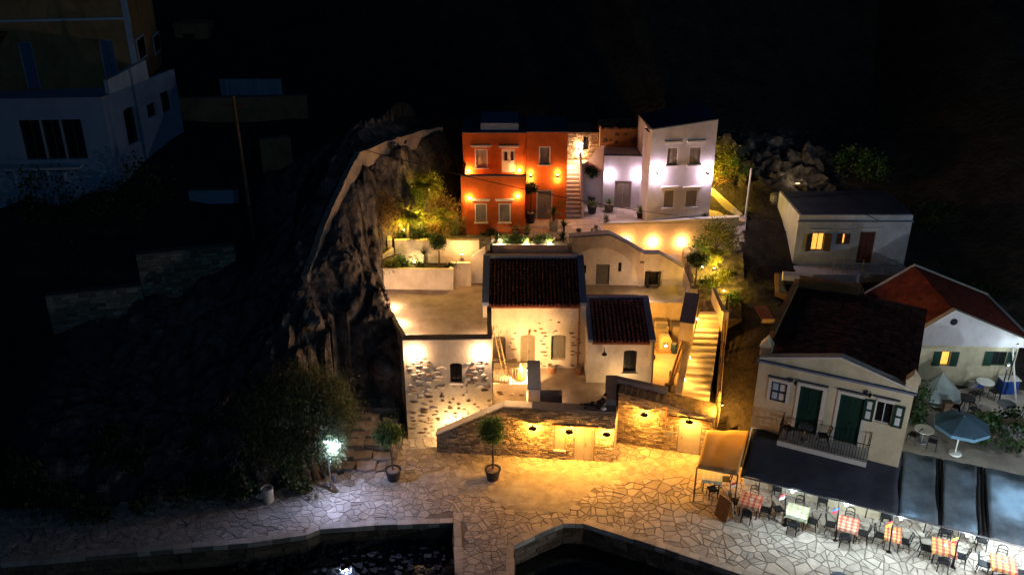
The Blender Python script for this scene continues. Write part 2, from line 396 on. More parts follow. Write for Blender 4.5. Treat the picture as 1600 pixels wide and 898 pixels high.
def spike(p, power, col, label, group='small garden spotlights', h=.12):
    t = thing('garden_spotlight', label, 'garden light', p, group)
    q = MB(); q.lathe((p[0], p[1], p[2]), [(.012, 0), (.012, .06), (.05, .07), (.06, .13)], 10); q.build('body', M['black'], t)
    q = MB(); q.lathe((p[0], p[1], p[2]), [(.05, .131), (.05, .14)], 10); q.build('lens', M['bulbw'], t)
    plight(t, (p[0], p[1] - (.35 if power > 11 else .05), p[2] + h + (.4 if power > 11 else .14)), power * 3.0, col, .05)
    return t

# ================================================================== SETTING
def inpoly(x, y, P):
    c = False; n = len(P)
    for i in range(n):
        x0, y0 = P[i]; x1, y1 = P[i-1]
        if (y0 > y) != (y1 > y) and x < (x1 - x0) * (y - y0) / (y1 - y0) + x0: c = not c
    return c
# front line of the quay, pier and basin, then back along the house fronts
def g(px, py): v = atz(px, py, 0); return (v.x, v.y)
FRONT = [(-36, 28.6), g(0, 880), g(395, 848), g(478, 836), g(500, 827), g(590, 821), g(708, 817), g(712, 898), (-2.0, 18), (.5, 18),
         g(803, 898), g(803, 852), g(840, 835), g(880, 818), g(912, 818), g(1040, 858), g(1160, 898), (20, 24.9), (36, 17.8)]
BACK = [(38, 23), (17.6, 33.4), (11.6, 36.4), (10.6, 38.3), (5.6, 39.6), (-1, 39.6), (-5.5, 39.6), (-6.0, 37.2), (-9, 35.9), (-12.2, 34.6), (-20, 33.6), (-36, 33)]
QUAY = FRONT + BACK
# terrain heights: thin-plate fit through control points taken from what stands where
CP = []
def cpx(px, py, Y): v = aty(px, py, Y); CP.append((v.x, v.y, v.z))
CWP = [(692,199,55),(660,205,53.2),(625,215,51),(592,226,49),(562,240,47),(546,268,46.2),(532,300,45.4),(518,330,44.6),(506,358,43.8),(497,388,43),(488,412,42.2),(480,432,41.5)]
for a in [(a_, b_ + 4, c_) for a_, b_, c_ in CWP] + [(575,290,46.6),(562,335,45.4),(550,385,44.0),(605,260,48.7),(650,245,51.3),(600,345,47.3)] + [(-60,320,47.9),(60,318,47.9),(186,313,47.9),(120,325,47.4)] + [(560,190,56),(640,172,60),(700,170,64),(520,235,52),(482,330,48),(470,290,50),(600,190,57)] + [(400,775,34.3),(520,768,35),(520,650,38),(600,618,40.2),(480,590,38.8),(480,510,39.8),(600,310,48.2),(560,450,42.5),(610,480,43.3),(612,540,40.8),(630,378,47.9),(600,425,45.6),(570,390,46.5),(690,330,51),(670,290,52.5),(700,258,55.5),
          (400,300,50),(300,460,44),(100,580,41),(0,560,41),(200,700,36.4),(60,700,36),(100,345,47.5),(450,330,48),(420,480,42),(420,600,38.3),(330,600,39),(350,690,36.2),
          (300,180,60),(450,180,60),(600,150,66),(0,0,75),(300,0,90),(500,60,75),
          (1165,668,37.4),(1165,560,41),(1165,450,46.5),(1180,350,52.5),(1230,425,49.8),(1440,430,49.5),(1530,470,47.2),(1590,600,41.2),(1450,640,39.3),(1590,690,38.2),
          (1300,290,59),(1320,240,61.5),(1300,180,66),(1500,300,58),(1560,200,66),(1400,60,80),(1150,260,58.5),(1140,320,55)]: cpx(*a)
CP += [(-36,33,0),(-25,33.5,0),(-22,37,2),(-40,45,5),(-40,70,18),(0,38,-1.5),(0,42,-.5),(6,41,-.5),(9,44,1),(4,48,2.5),(4,53,5),(-2,53,5.5),(8,57,6),(0,62,11),(10,64,11),
       (0,80,24),(12,80,24),(40,45,3),(40,60,9),(40,80,22),(17,36,1.2),(24,36,1.3),(30,33,1.0),(38,30,.6),(40,36,1.5),(-40,100,40),(0,100,40),(40,100,40)]
CPA = np.array(CP)
def _phi(r2): return np.where(r2 > 0, r2 * np.log(np.maximum(r2, 1e-12)) * .5, 0)
n_ = len(CPA); K_ = np.zeros((n_ + 3, n_ + 3))
d2 = ((CPA[:, None, :2] - CPA[None, :, :2]) ** 2).sum(-1)
K_[:n_, :n_] = _phi(d2) + np.eye(n_) * .15; K_[:n_, n_] = 1; K_[:n_, n_+1:] = CPA[:, :2]; K_[n_, :n_] = 1; K_[n_+1:, :n_] = CPA[:, :2].T
wts = np.linalg.solve(K_, np.concatenate([CPA[:, 2], [0, 0, 0]]))
def hts(x, y):
    p = np.stack([np.ravel(x), np.ravel(y)], 1)
    out = np.zeros(len(p))
    for i in range(0, len(p), 20000):
        q = p[i:i+20000]; d = ((q[:, None] - CPA[None, :, :2]) ** 2).sum(-1)
        out[i:i+20000] = _phi(d) @ wts[:n_] + wts[n_] + q @ wts[n_+1:]
    return out.reshape(np.shape(x))
def hz(x, y): return float(hts(np.array([x]), np.array([y]))[0])
# built-up plots: the ground is cut down below the terraces that stand there
PLOTS = [([(-5.4,39.2),(-1,39.2),(-1,37),(5.3,36.9),(10.1,37.5),(10.4,38.6),(11.4,44),(11.8,46.3),(14.9,53.4),(12.6,53.6),(12.3,57),(8.2,57),(3.5,60.5),(-3.0,57),(-3.0,50),(-6.9,47.9),(-7.6,46.4),(-7.2,45)], -3.0),
         ([(-10.6,35.8),(-5.7,35.8),(-5.5,41.0),(-9.0,41.0)], -.6),
         ([(11.3,35.6),(17.3,32.8),(21.8,42.4),(15.5,45.2)], -.5)]
def rockiness(x, y):
    """bare crag to the left of the houses"""
    v = 0
    for cx, cy, r in ((-9.5,41,6.5),(-9,46,5),(-13,38.5,6),(-6.5,49.6,3.8),(-18,39,7),(16,59.5,3.2),(-11,50,4),(20,60,3.4)):
        v = max(v, 1 - ((x - cx) ** 2 + (y - cy) ** 2) / r ** 2)
    return max(0, min(1, v * 1.6))
def ridged(p, o=5):
    s = 0; a = 1; f = 1
    for _ in range(o): s += a * (1 - abs(mnoise.noise(p * f) * 2)); a *= .5; f *= 2.1
    return s
WPT = [aty(*p_) for p_ in CWP]
def terrain(name, xs, ys, m, rocky):
    X, Y = np.meshgrid(xs, ys); Z = hts(X, Y); vs = []
    side = np.interp(Y, [33, 48, 64, 80, 96], [0, 7, 15, 25, 36])
    w_ = np.clip((np.abs(X) - 27) / 9, 0, 1); w_ = w_ * w_ * (3 - 2 * w_); w2_ = np.clip((Y - 66) / 28, 0, 1)
    w_ = np.maximum(w_, w2_ * w2_ * (3 - 2 * w2_)); Z = Z * (1 - w_) + side * w_
    for j in range(len(ys)):
        for i in range(len(xs)):
            x, y, z = X[j, i], Y[j, i], Z[j, i]
            k = 0
            if inpoly(x, y, QUAY): z = -.8
            else:
                if y < 36 and abs(x) < 40 and not rocky: pass
                for P, lv in PLOTS:
                    if inpoly(x, y, P): z = min(z, lv); k = 1
                if not k:
                    rk = rockiness(x, y)
                    p = Vector((x * .30, y * .30, z * .16))
                    wv = mnoise.noise_vector(Vector((x * .35, y * .35, z * .2))) * .9
                    dv = (ridged(p) - 1.1) * (.85 * rk + .12)
                    q = Vector((x * .55, y * .55, z * .20)) + wv; c = mnoise.voronoi(q)[0]; q2 = Vector((x * 1.5, y * 1.5, z * .55)) + wv; c2 = mnoise.voronoi(q2)[0]
                    crack = min(.28, c[1] - c[0]) * 2.4 - .5; crack2 = min(.25, c2[1] - c2[0]) * .9 - .2
                    cid = mnoise.cell(Vector((c[0] * 0 + q.x, q.y, q.z)) * .9) * .25
                    z += dv * .8 + (crack * .7 + crack2 * .35 + cid * .3) * rk
                    x += (dv * .4 + crack * .25) * rk; y -= (dv * .7 + crack * .7 + crack2 * .5) * rk
                    if z < .02: z = .02 if not inpoly(x, y, QUAY) else -.8
            if -15 < x < -2 and 40 < y < 57:                        # keep the ground at the clifftop wall's foot
                for a_, b_ in zip(WPT, WPT[1:]):
                    ex, ey = b_.x - a_.x, b_.y - a_.y; l2 = ex*ex + ey*ey; t_ = max(0, min(1, ((x - a_.x)*ex + (y - a_.y)*ey) / l2))
                    dd = math.hypot(x - a_.x - ex*t_, y - a_.y - ey*t_)
                    if dd < 1.6:
                        wz = a_.z + (b_.z - a_.z) * t_ - .25; k_ = 1 - dd / 1.6; z = min(z, wz + .9 * (1 - k_)) if z > wz else z + (wz - .2 - z) * max(0, k_ - .35)
            vs.append((x, y, z))
    nx = len(xs); fs = [(j*nx+i, j*nx+i+1, (j+1)*nx+i+1, (j+1)*nx+i) for j in range(len(ys)-1) for i in range(nx-1)]
    mb = MB(); mb.add(vs, fs); o = mb.build(name, m, kind='structure')
    return o
def groundmat():
    m = mat('hillside_ground', (.05,.042,.034), var=.5, scale=.7, bump=1.0, bscale=2.6, dist=.3)
    nt = m.node_tree; N = nt.nodes; L = nt.links; b = N['Principled BSDF']
    src = b.inputs['Base Color'].links[0].from_socket
    at = N.new('ShaderNodeAttribute'); at.attribute_name = 'shade'
    v = N.new('ShaderNodeTexVoronoi'); v.inputs['Scale'].default_value = 1.1; v.feature = 'DISTANCE_TO_EDGE'
    tc = N.new('ShaderNodeTexCoord'); n = N.new('ShaderNodeTexNoise'); n.inputs['Scale'].default_value = 1.7; n.inputs['Detail'].default_value = 8
    L.new(tc.outputs['Object'], n.inputs['Vector']); L.new(n.outputs['Color'], v.inputs['Vector'])
    r = N.new('ShaderNodeValToRGB'); r.color_ramp.elements[0].color = (.05,.043,.038,1); r.color_ramp.elements[1].color = (.30,.26,.225,1)
    r.color_ramp.elements[0].position = .3; r.color_ramp.elements[1].position = .7
    L.new(n.outputs['Fac'], r.inputs[0])
    mx = N.new('ShaderNodeMix'); mx.data_type = 'RGBA'; L.new(at.outputs['Fac'], mx.inputs[0]); L.new(src, mx.inputs[6]); L.new(r.outputs[0], mx.inputs[7])
    L.new(mx.outputs[2], b.inputs['Base Color'])
    n4 = N.new('ShaderNodeTexNoise'); n4.inputs['Scale'].default_value = 6.5; n4.inputs['Detail'].default_value = 8; n4.inputs['Roughness'].default_value = .7
    mp = N.new('ShaderNodeMapping'); mp.inputs['Scale'].default_value = (1.3, 1.3, .5); L.new(tc.outputs['Object'], mp.inputs[0]); L.new(mp.outputs[0], n4.inputs['Vector'])
    b4 = N.new('ShaderNodeBump'); b4.inputs['Strength'].default_value = 1; b4.inputs['Distance'].default_value = .16; L.new(n4.outputs['Fac'], b4.inputs['Height'])
    L.new(b.inputs['Normal'].links[0].from_socket, b4.inputs['Normal']); L.new(b4.outputs[0], b.inputs['Normal'])
    return m
GM = groundmat()
hill = terrain('hillside', np.concatenate([np.arange(-36, -15, .35), np.arange(-15, -3.5, .125), np.arange(-3.5, 37, .38)]), np.concatenate([np.arange(32.6, 50.5, .13), np.arange(50.5, 66, .3), np.arange(66, 100, 1.0)]), GM, True)
me = hill.data; at = me.attributes['shade']
at.data.foreach_set('value', [rockiness(p.center.x, p.center.y) for p in me.polygons])
# the mountain beyond, and the land around, out to the horizon
mb = MB(); xs = [-600,-300,-120,-60,-36,-18,0,18,36,60,120,300,600]; ys = [96,120,160,240,400]
hs = [35.5, 50, 75, 110, 160]
vs = [(x, y, h + 6 * mnoise.noise(Vector((x*.02, y*.02, 0)))) for y, h in zip(ys, hs) for x in xs]; nx = len(xs)
mb.add(vs, [(j*nx+i, j*nx+i+1, (j+1)*nx+i+1, (j+1)*nx+i) for j in range(len(ys)-1) for i in range(nx-1)])
for s in (-1, 1):
    sx = [35.8, 60, 120, 300, 600]; sy = [(33, .0), (48, 7), (64, 15), (80, 25), (96, 36)]
    vs = [(s*x, y, h + (x - 35.8) * .004) for y, h in sy for x in sx]
    mb.add(vs, [(j*5+i, j*5+i+1, (j+1)*5+i+1, (j+1)*5+i)[::s] for j in range(4) for i in range(4)])
mb.sh = [0] * len(mb.f)
mb.build('mountain', GM, kind='structure')
# harbour water and sea bed
mb = MB(); mb.face([(-600,-600,-1.1),(600,-600,-1.1),(600,33.2,-1.1),(-600,33.2,-1.1)]); mb.build('water', M['water'], kind='structure')
mb = MB(); mb.face([(-600,-600,-2.4),(600,-600,-2.4),(600,33.2,-2.4),(-600,33.2,-2.4)]); mb.build('seabed', M['sand'], kind='structure')
# left beach of rubble inside the harbour corner
vs = []; nx, ny = 60, 26
for j in range(ny):
    for i in range(nx):
        x = -15 + i * (12.6 / (nx - 1)); y = 27.5 + j * (5.2 / (ny - 1))
        t = (y - (29.9 if x > -9 else 30.2 - (x + 9) * .02)) / 2.6
        z = -1.45 + max(-.5, t) * .75 + .16 * mnoise.noise(Vector((x*1.3, y*1.3, 3))) + .08 * mnoise.noise(Vector((x*4, y*4, 1)))
        vs.append((x, y, min(z, -.15)))
mb = MB(); mb.add(vs, [(j*nx+i, j*nx+i+1, (j+1)*nx+i+1, (j+1)*nx+i) for j in range(ny-1) for i in range(nx-1)])
mb.build('beach', M['sand'], kind='structure', smooth=True)
mb = MB()
for k in range(260):
    x = R.uniform(-12.5, -2.9); y = R.uniform(30.4, 32.0); s = R.choice([.06,.08,.1,.16]) * R.uniform(.7, 1.4)
    ps = [(x + s*math.cos(a)*R.uniform(.7,1.2), y + s*math.sin(a)*R.uniform(.7,1.2)) for a in [i*1.05 for i in range(6)]]
    z = -1.35 + (y - 30) * .3; mb.prism(ps, z - .1, z + s * .8, R.uniform(.4, 1.2))
o = mb.build('pebbles', M['pebble'], kind='stuff'); tag(o, 'loose rubble and pebbles on the dark beach below the quay', 'rubble')

# ---------------------------------------------------------------- quay with crazy paving
mb = MB(); mb.prism(QUAY, -2.3, 0.0)
quay = mb.build('quay', M['joint'], kind='structure', org=(0, 0, 0))
def clip(poly, px, py, nx_, ny_):
    out = []; n = len(poly)
    for i in range(n):
        a = poly[i]; b = poly[(i+1) % n]; da = (a[0]-px)*nx_ + (a[1]-py)*ny_; db = (b[0]-px)*nx_ + (b[1]-py)*ny_
        if da <= 0: out.append(a)
        if (da < 0) != (db < 0) and da != db:
            t = da / (da - db); out.append((a[0] + (b[0]-a[0])*t, a[1] + (b[1]-a[1])*t))
    return out
SP = .345; cells = {}
rr = random.Random(11)
for i in range(-70, 72):
    for j in range(80, 118):
        x0, y0 = i*SP, j*SP
        big = .52 if x0 > 6.5 else (.36 if x0 > 1 else .26)
        if y0 < 32 and x0 < 2: big = .02
        if rr.random() < big + .3 * mnoise.noise(Vector((x0 * .9, y0 * .9, 5))): continue
        cells[(i, j)] = (x0 + rr.uniform(-.2, .2), y0 + rr.uniform(-.2, .2))
SMOOTH = [[g(640, 742), g(770, 720), g(960, 722), g(1090, 712), g(1095, 740), g(930, 760), g(885, 800), g(800, 800), g(760, 775), g(690, 770)],
          [g(1095, 745), g(1180, 745), (30, 27), (38, 24), (17.6, 33.4), (11.4, 36.6), g(1110, 700)]]
BARE = [g(778, 742), g(850, 738), g(940, 752), g(905, 778), g(880, 800), g(820, 800), g(775, 785)]
quayE = [(FRONT[k], FRONT[k+1]) for k in range(len(FRONT) - 1)]
stones = []
for (i, j), (x, y) in cells.items():
    if not (-24 < x < 24) or y > 39.7 or not inpoly(x, y, QUAY): continue
    gap = .010 + (.008 if x > 1 else 0) + rr.uniform(0, .008)
    P = [(x-1.3, y-1.3), (x+1.3, y-1.3), (x+1.3, y+1.3), (x-1.3, y+1.3)]
    for di in range(-4, 5):
        for dj in range(-4, 5):
            q = cells.get((i+di, j+dj))
            if not q or (di == 0 and dj == 0): continue
            dx, dy = q[0]-x, q[1]-y; l = math.hypot(dx, dy)
            P = clip(P, x + dx*(.5 - gap/l), y + dy*(.5 - gap/l), dx/l, dy/l)
            if len(P) < 3: break
        if len(P) < 3: break
    for a, b in quayE:
        ex, ey = b[0]-a[0], b[1]-a[1]; l = math.hypot(ex, ey); t = ((x-a[0])*ex + (y-a[1])*ey) / l / l
        if -.2 < t < 1.2 and len(P) > 2 and abs((x-a[0])*ey/l - (y-a[1])*ex/l) < 1.4: P = clip(P, a[0] - ey/l*.03, a[1] + ex/l*.03, ey/l, -ex/l)
    if len(P) < 3: continue
    # drop very short edges so the outlines look knapped rather than computed
    Q = [p for k, p in enumerate(P) if math.hypot(p[0]-P[k-1][0], p[1]-P[k-1][1]) > .035]
    if len(Q) < 3: continue
    if inpoly(x + rr.uniform(-.3, .3), y + rr.uniform(-.3, .3), BARE): continue
    A = abs(sum(Q[k-1][0]*Q[k][1] - Q[k][0]*Q[k-1][1] for k in range(len(Q)))) / 2
    parts_ = [Q]
    if A > .10 and rr.random() < .5:
        for _ in range(2 if A > .3 and rr.random() < .6 else 1):
            nxt = []
            for P_ in parts_:
                cx = sum(p[0] for p in P_)/len(P_) + rr.uniform(-.09, .09); cy = sum(p[1] for p in P_)/len(P_) + rr.uniform(-.09, .09); an = rr.uniform(0, math.pi); nx1, ny1 = math.cos(an), math.sin(an)
                nxt += [clip(P_, cx - nx1*gap, cy - ny1*gap, nx1, ny1), clip(P_, cx + nx1*gap, cy + ny1*gap, -nx1, -ny1)]
            parts_ = nxt
    for P_ in parts_:
        if len(P_) < 3: continue
        A = abs(sum(P_[k-1][0]*P_[k][1] - P_[k][0]*P_[k-1][1] for k in range(len(P_)))) / 2
        if A > .008: stones.append((A / ((y - 5) ** 2), P_, x, y))
stones.sort(key=lambda s: -s[0])
def slab(mb, Q, z0, z1, sh):
    cx = sum(p[0] for p in Q)/len(Q); cy = sum(p[1] for p in Q)/len(Q); n = len(Q); i = len(mb.v)
    k = .97
    tl = (rr.uniform(-.012, .012), rr.uniform(-.012, .012))
    mb.v += [(p[0], p[1], z0) for p in Q] + [(cx+(p[0]-cx)*k, cy+(p[1]-cy)*k, z1 + (p[0]-cx)*tl[0] + (p[1]-cy)*tl[1]) for p in Q]
    mb.f.append(tuple(i+n+t for t in range(n))); mb.sh.append(sh)
    for t in range(n): q = (t+1) % n; mb.f.append((i+t, i+q, i+n+q, i+n+t)); mb.sh.append(sh)
def ccw(Q): return Q if sum(Q[k-1][0]*Q[k][1] - Q[k][0]*Q[k-1][1] for k in range(len(Q))) > 0 else Q[::-1]
rest = MB()
for k, (s, Q, x, y) in enumerate(stones):
    Q = ccw(Q); sh = rr.uniform(.8, 1.14) * (1 if rr.random() > .08 else .8)
    # only stones the picture frame can see count among the single ones
    if k < 290:
        mb = MB(); slab(mb, Q, .001, rr.uniform(.018, .032), sh); mb.build('flagstone', M['flag'], quay)
    else: slab(rest, Q, .001, rr.uniform(.018, .032), sh)
rest.build('flagstones', M['flag'], quay, kind='stuff')
for S in SMOOTH:
    mb = MB(); mb.prism(ccw(S), .002, .016); mb.build('cement_surface', M['cement'], quay)
# raised edging stones on the quay's lip
mb = MB()
for a, b in quayE[1:]:
    l = math.hypot(b[0]-a[0], b[1]-a[1])
    if l < .2: continue
    ex, ey = (b[0]-a[0])/l, (b[1]-a[1])/l; t = 0
    while t < l - .1:
        w = min(rr.uniform(.5, 1.0), l - t); o1 = rr.uniform(-.02, .03)
        P = [(a[0]+ex*t - ey*o1*-1, a[1]+ey*t + ex*o1*-1), (a[0]+ex*(t+w-.02) + ey*o1, a[1]+ey*(t+w-.02) - ex*o1),
             (a[0]+ex*(t+w-.02) - ey*.34, a[1]+ey*(t+w-.02) + ex*.34), (a[0]+ex*t - ey*.34, a[1]+ey*t + ex*.34)]
        mb.prism(ccw(P), -.22, .036, rr.uniform(.8, 1.15)); t += w
mb.build('edging_stones', M['flag'], quay, kind='stuff')
# quay wall of rough blocks down to the water
mb = MB()
for a, b in quayE[1:]:
    l = math.hypot(b[0]-a[0], b[1]-a[1])
    if l < .2 or a[1] < 20: continue
    Fq = Face(a, b); z = -1.5
    while z < -.25:
        h = rr.uniform(.22, .3); t = 0
        while t < l:
            w = min(rr.uniform(.3, .8), l - t)
            if w > .08: Fq.box(mb, t+.01, t+w-.01, z, min(z+h-.02, -.23), .001, rr.uniform(.02, .07), rr.uniform(.5, 1))
            t += w
        z += h
mb.build('quay_wall_blocks', M['darkstone'], quay, kind='stuff')

# ================================================================== MASONRY AND STONE
def masonry(par, F, u0, u1, zlo, zhi, ops, m, hmin=.08, hmax=.15, wmin=.14, wmax=.42, nbig=60, out=.055, seed=3):
    """courses of rough blocks laid on a wall face; zhi may be a function of u. The widest are parts, the rest one part"""
    r = random.Random(seed); bl = []
    z = zlo
    top = zhi if callable(zhi) else (lambda u: zhi)
    zmax = max(top(u0), top(u1), top((u0+u1)/2))
    while z < zmax - .05:
        h = r.uniform(hmin, hmax); u = u0 + r.uniform(-.1, 0)
        while u < u1 - .03:
            w = r.uniform(wmin, wmax); a, b = max(u, u0) + .006, min(u + w, u1) - .006; u += w
            if b - a < .04: continue
            hh = h * r.uniform(.85, 1.0)
            for o in ops:                                    # blocks stop at openings
                if z + hh > o[2] - .01 and z < o[3] + .01 and b > o[0] and a < o[1]:
                    if a < o[0] - .05: b = o[0] - .008
                    elif b > o[1] + .05: a = o[1] + .008
                    else: a = b
            if b - a < .04 or z + hh > min(top(a), top(b)) + .01: continue
            bl.append((a, b, z + .005, z + hh - .006, r.uniform(.012, out), r.uniform(.55, 1.25) ** 1.3))
        z += h
    order = sorted(range(len(bl)), key=lambda k: bl[k][0] - bl[k][1])
    big = set(order[:nbig])
    rest = MB()
    def blk(mb, a, b, c, d, o, sh):
        j = lambda: r.uniform(-.012, .012)
        i = .02 + r.uniform(0, .012)
        bk = [F.pt(a, c, .001), F.pt(b, c, .001), F.pt(b, d, .001), F.pt(a, d, .001)]
        fr = [F.pt(a+i+j()*.5, c+i*.6+j()*.5, o+j()), F.pt(b-i+j(), c+i*.6+j()*.5, o+j()), F.pt(b-i+j(), d-i*.6+j()*.5, o+j()), F.pt(a+i+j(), d-i*.6+j()*.5, o+j())]
        mb.add(bk + fr, [(4,5,6,7),(0,1,5,4),(1,2,6,5),(2,3,7,6),(3,0,4,7)], sh)
    for k, q in enumerate(bl):
        if k in big: mb = MB(); blk(mb, *q); mb.build('stone', m, par)
        else: blk(rest, *q)
    return rest.build('small_stones', m, par, kind='stuff')
def lump(mb, F, u, z, w, h, out, sh, r):
    """a rounded field stone bedded in plaster"""
    n = 9; ph = r.uniform(0, 6); i = len(mb.v); rad = [r.uniform(.8, 1.15) for _ in range(n)]
    for lv, (k, o) in enumerate(((1.0, .001), (.82, out*.75), (.4, out))):
        for j in range(n):
            t = 2*math.pi*j/n + ph
            mb.v.append(tuple(F.pt(u + math.cos(t)*w/2*k*rad[j], z + math.sin(t)*h/2*k*rad[(j+2) % n], o)))
    for lv in range(2):
        for j in range(n):
            q = (j+1) % n; mb.f.append((i+lv*n+j, i+lv*n+q, i+(lv+1)*n+q, i+(lv+1)*n+j)); mb.sh.append(sh)
    mb.f.append(tuple(i+2*n+j for j in range(n))); mb.sh.append(sh)

# ================================================================== LOWER HOUSE WITH ROOF TERRACE
def P2(v): return (v.x, v.y)
Fc = Face(P2(atz(638, 685, 0)), P2(atz(770, 683, 0)))
stoneh = thing('stone_house', 'plastered stone house with a lamp-lit roof terrace and one small arched window', 'house', Fc.pt(0, 0))
rw = Fc.rect(703, 567, 722, 599) + (.12,)
zt = Fc.hit(700, 531)[1]
Lc = Fc.len
mb = MB(); skin(mb, Fc, 0, Lc, -.3, zt, [rw], .28)
RF = 5.2
Fc.box(mb, .0, Lc, -.3, RF, -.6, -.281)
A0 = Fc.pt(0, 0, -.28); A1 = Fc.pt(Lc, 0, -.28)
back = [(-1.12, 43.0), (-1.6, 43.2), (-1.6, 48.9), (-2.6, 48.9), (-3.5, 46.6), (-8.0, 46.3)]
mb.prism([P2(Fc.pt(0, 0, -.61)), P2(Fc.pt(Lc, 0, -.61))] + back + [(-7.35, 44.6)], -2.8, RF - .03)
mb.build('wall', M['white'], stoneh)
darkwin(Fc, stoneh, rw, rec=.28)
sill(Fc, stoneh, rw[0], rw[1], rw[2])
mb = MB(); mb.prism([P2(Fc.pt(.22, 0, -.3)), P2(Fc.pt(Lc - .22, 0, -.3))] + back + [(-7.25, 44.6)], RF - .029, RF)
mb.build('roof_terrace', M['floor'], stoneh)
# parapets round the terrace
def wallseg(mb, a, b, z0, z1, t, z1b=None, zb=None):
    """wall from a to b, t thick to its right-hand side"""
    a = Vector((a[0], a[1], 0)); b = Vector((b[0], b[1], 0)); d = (b - a).normalized(); n = Vector((d.y, -d.x, 0)) * t
    z1b = z1 if z1b is None else z1b; zb = z0 if zb is None else zb
    mb.hexa([(a.x, a.y, z0), (b.x, b.y, zb), (b.x+n.x, b.y+n.y, zb), (a.x+n.x, a.y+n.y, z0)],
            [(a.x, a.y, z1), (b.x, b.y, z1b), (b.x+n.x, b.y+n.y, z1b), (a.x+n.x, a.y+n.y, z1)])
mb = MB()
wallseg(mb, P2(Fc.pt(0, 0, -.28)), (-7.35, 44.6), 4.9, zt - .02, .22)
wallseg(mb, (-1.12, 43.0), P2(Fc.pt(Lc, 0, -.28)), 4.9, zt - .02, .22)
Fc.box(mb, .23, Lc - .23, RF, zt - .003, -.5, -.282)
mb.build('parapet', M['white'], stoneh)
mb = MB(); Fc.box(mb, .0, Lc, zt + .001, zt + .05, -.5, .02)
wallseg(mb, (-1.10, 42.9), P2(Fc.pt(Lc + .02, 0, -.51)), zt - .018, zt + .05, .24)
mb.build('coping', M['slate'], stoneh)
# field stones showing through the plaster, thick in the lamplight and sparse lower down
r = random.Random(5)
def onface(F, par, zones, m, seed, avoid=(), ns=999):
    r = random.Random(seed); placed = []
    rest = MB(); c = 0
    for (x0, y0, x1, y1, n, wmin, wmax, asp, out, dark) in zones:
        for _ in range(n):
            u, z = F.hit(r.uniform(x0, x1), r.uniform(y0, y1)); w = r.uniform(wmin, wmax); h = w * asp * r.uniform(.7, 1.3)
            if u - w/2 < .05 or u + w/2 > F.len - .03: continue
            if any(a[0] - .1 < u + w/2 and u - w/2 < a[1] + .1 and a[2] - .1 < z + h/2 and z - h/2 < a[3] + .1 for a in avoid): continue
            if any(abs(u - p[0]) < (w + p[2]) * .48 and abs(z - p[1]) < (h + p[3]) * .48 for p in placed): continue
            placed.append((u, z, w, h)); isdark = r.random() < dark
            mb = MB(); lump(mb, F, u, z, w, h, out * r.uniform(.6, 1.2), r.uniform(.6, 1.2), r)
            mb.build('stone', m if isdark else M['white'], par)
onface(Fc, stoneh, [(638, 566, 690, 680, 150, .22, .50, .36, .07, .28), (640, 556, 668, 575, 16, .2, .4, .35, .05, .1), (728, 562, 766, 612, 90, .22, .50, .36, .07, .28),
                    (655, 600, 766, 668, 75, .10, .26, .5, .05, .7)], M['darkstone'], 21, [rw])
bulkhead(Fc, 647, 552, 80, PEACH, 'bright round lamp on the stone house front, upper left corner, above the exposed stones', d=.2)
bulkhead(Fc, 752, 551, 80, PEACH, 'bright round lamp on the stone house front, upper right corner, above the arched window', d=.2)
# lamps low inside the terrace parapets
Fpl = Face((-7.30 + .225, 44.6), (Fc.pt(.25, 0, -.28).x, Fc.pt(.25, 0, -.28).y))
Fpl = Face((Fc.pt(.235, 0, -.5).x, Fc.pt(.235, 0, -.5).y), (-7.10, 44.6))
for (px, py, lb) in ((.88, 0, 'farthest of three lamps low on the left parapet of the roof terrace'), (.50, 0, 'middle of three lamps low on the left parapet of the roof terrace'), (.12, 0, 'nearest of three lamps low on the left parapet of the roof terrace')):
    bulkhead(Fpl, 0, 0, 85, PEACH, lb, 'lamps round the roof terrace', d=.16, uz=(Fpl.len * px, 5.5))
Fpr = Face((-1.35, 42.9), (Fc.pt(Lc-.23, 0, -.5).x, Fc.pt(Lc-.23, 0, -.5).y))
bulkhead(Fpr, 755, 520, 85, PEACH, 'lamp low on the right parapet of the roof terrace, beside the big tiled house', 'lamps round the roof terrace', d=.16, uz=(Fpr.len * .85, 5.5))

# ---- garden walls behind the roof terrace
gw = thing('garden_wall', 'pale plastered planter wall behind the roof terrace, stepping up towards the tiled roof', 'wall', (-5.5, 46.4, 5.2))
zp = aty(650, 421, 46.4).z
mb = MB(); wallseg(mb, (-8.15, 46.55), (-3.55, 46.4), 5.0, zp, -.2); wallseg(mb, (-3.55, 46.41), (-3.55, 47.6), 5.0, zp - .003, .2)
wallseg(mb, (-3.53, 46.95), (-2.35, 46.95), 5.0, aty(720, 411, 46.95).z, -.2)
mb.build('lower_wall', M['white'], gw)
mb = MB(); F3 = Face((-2.33, 47.35), (-1.55, 47.35))
F3.poly(mb, [(0, 5.0), (F3.len, 5.0), (F3.len, aty(752, 387, 47.35).z), (0, aty(736, 401, 47.35).z)], -.25, 0)
mb.build('sloping_wall', M['cool'], gw)
planter = MB(); planter.prism([(-8.0, 46.76), (-3.77, 46.61), (-3.77, 47.66), (-7.0, 47.66), (-8.3, 47.2)], 4.0, zp - .14)
planter.build('soil', M['soil'], gw)
upw = thing('garden_wall', 'tall warm-lit plaster retaining wall with the yellow planting above it, left of the orange house', 'wall', (-4, 47.8, 6.5))
mb = MB(); zu = aty(690, 375, 47.8).z
wallseg(mb, (-6.75, 47.75), (-1.9, 47.75), 5.0, zu, -.28); wallseg(mb, (-6.9, 47.75), (-7.1, 49.2), 5.5, zu, -.25, zu + .3)
mb.build('wall', M['white'], upw)
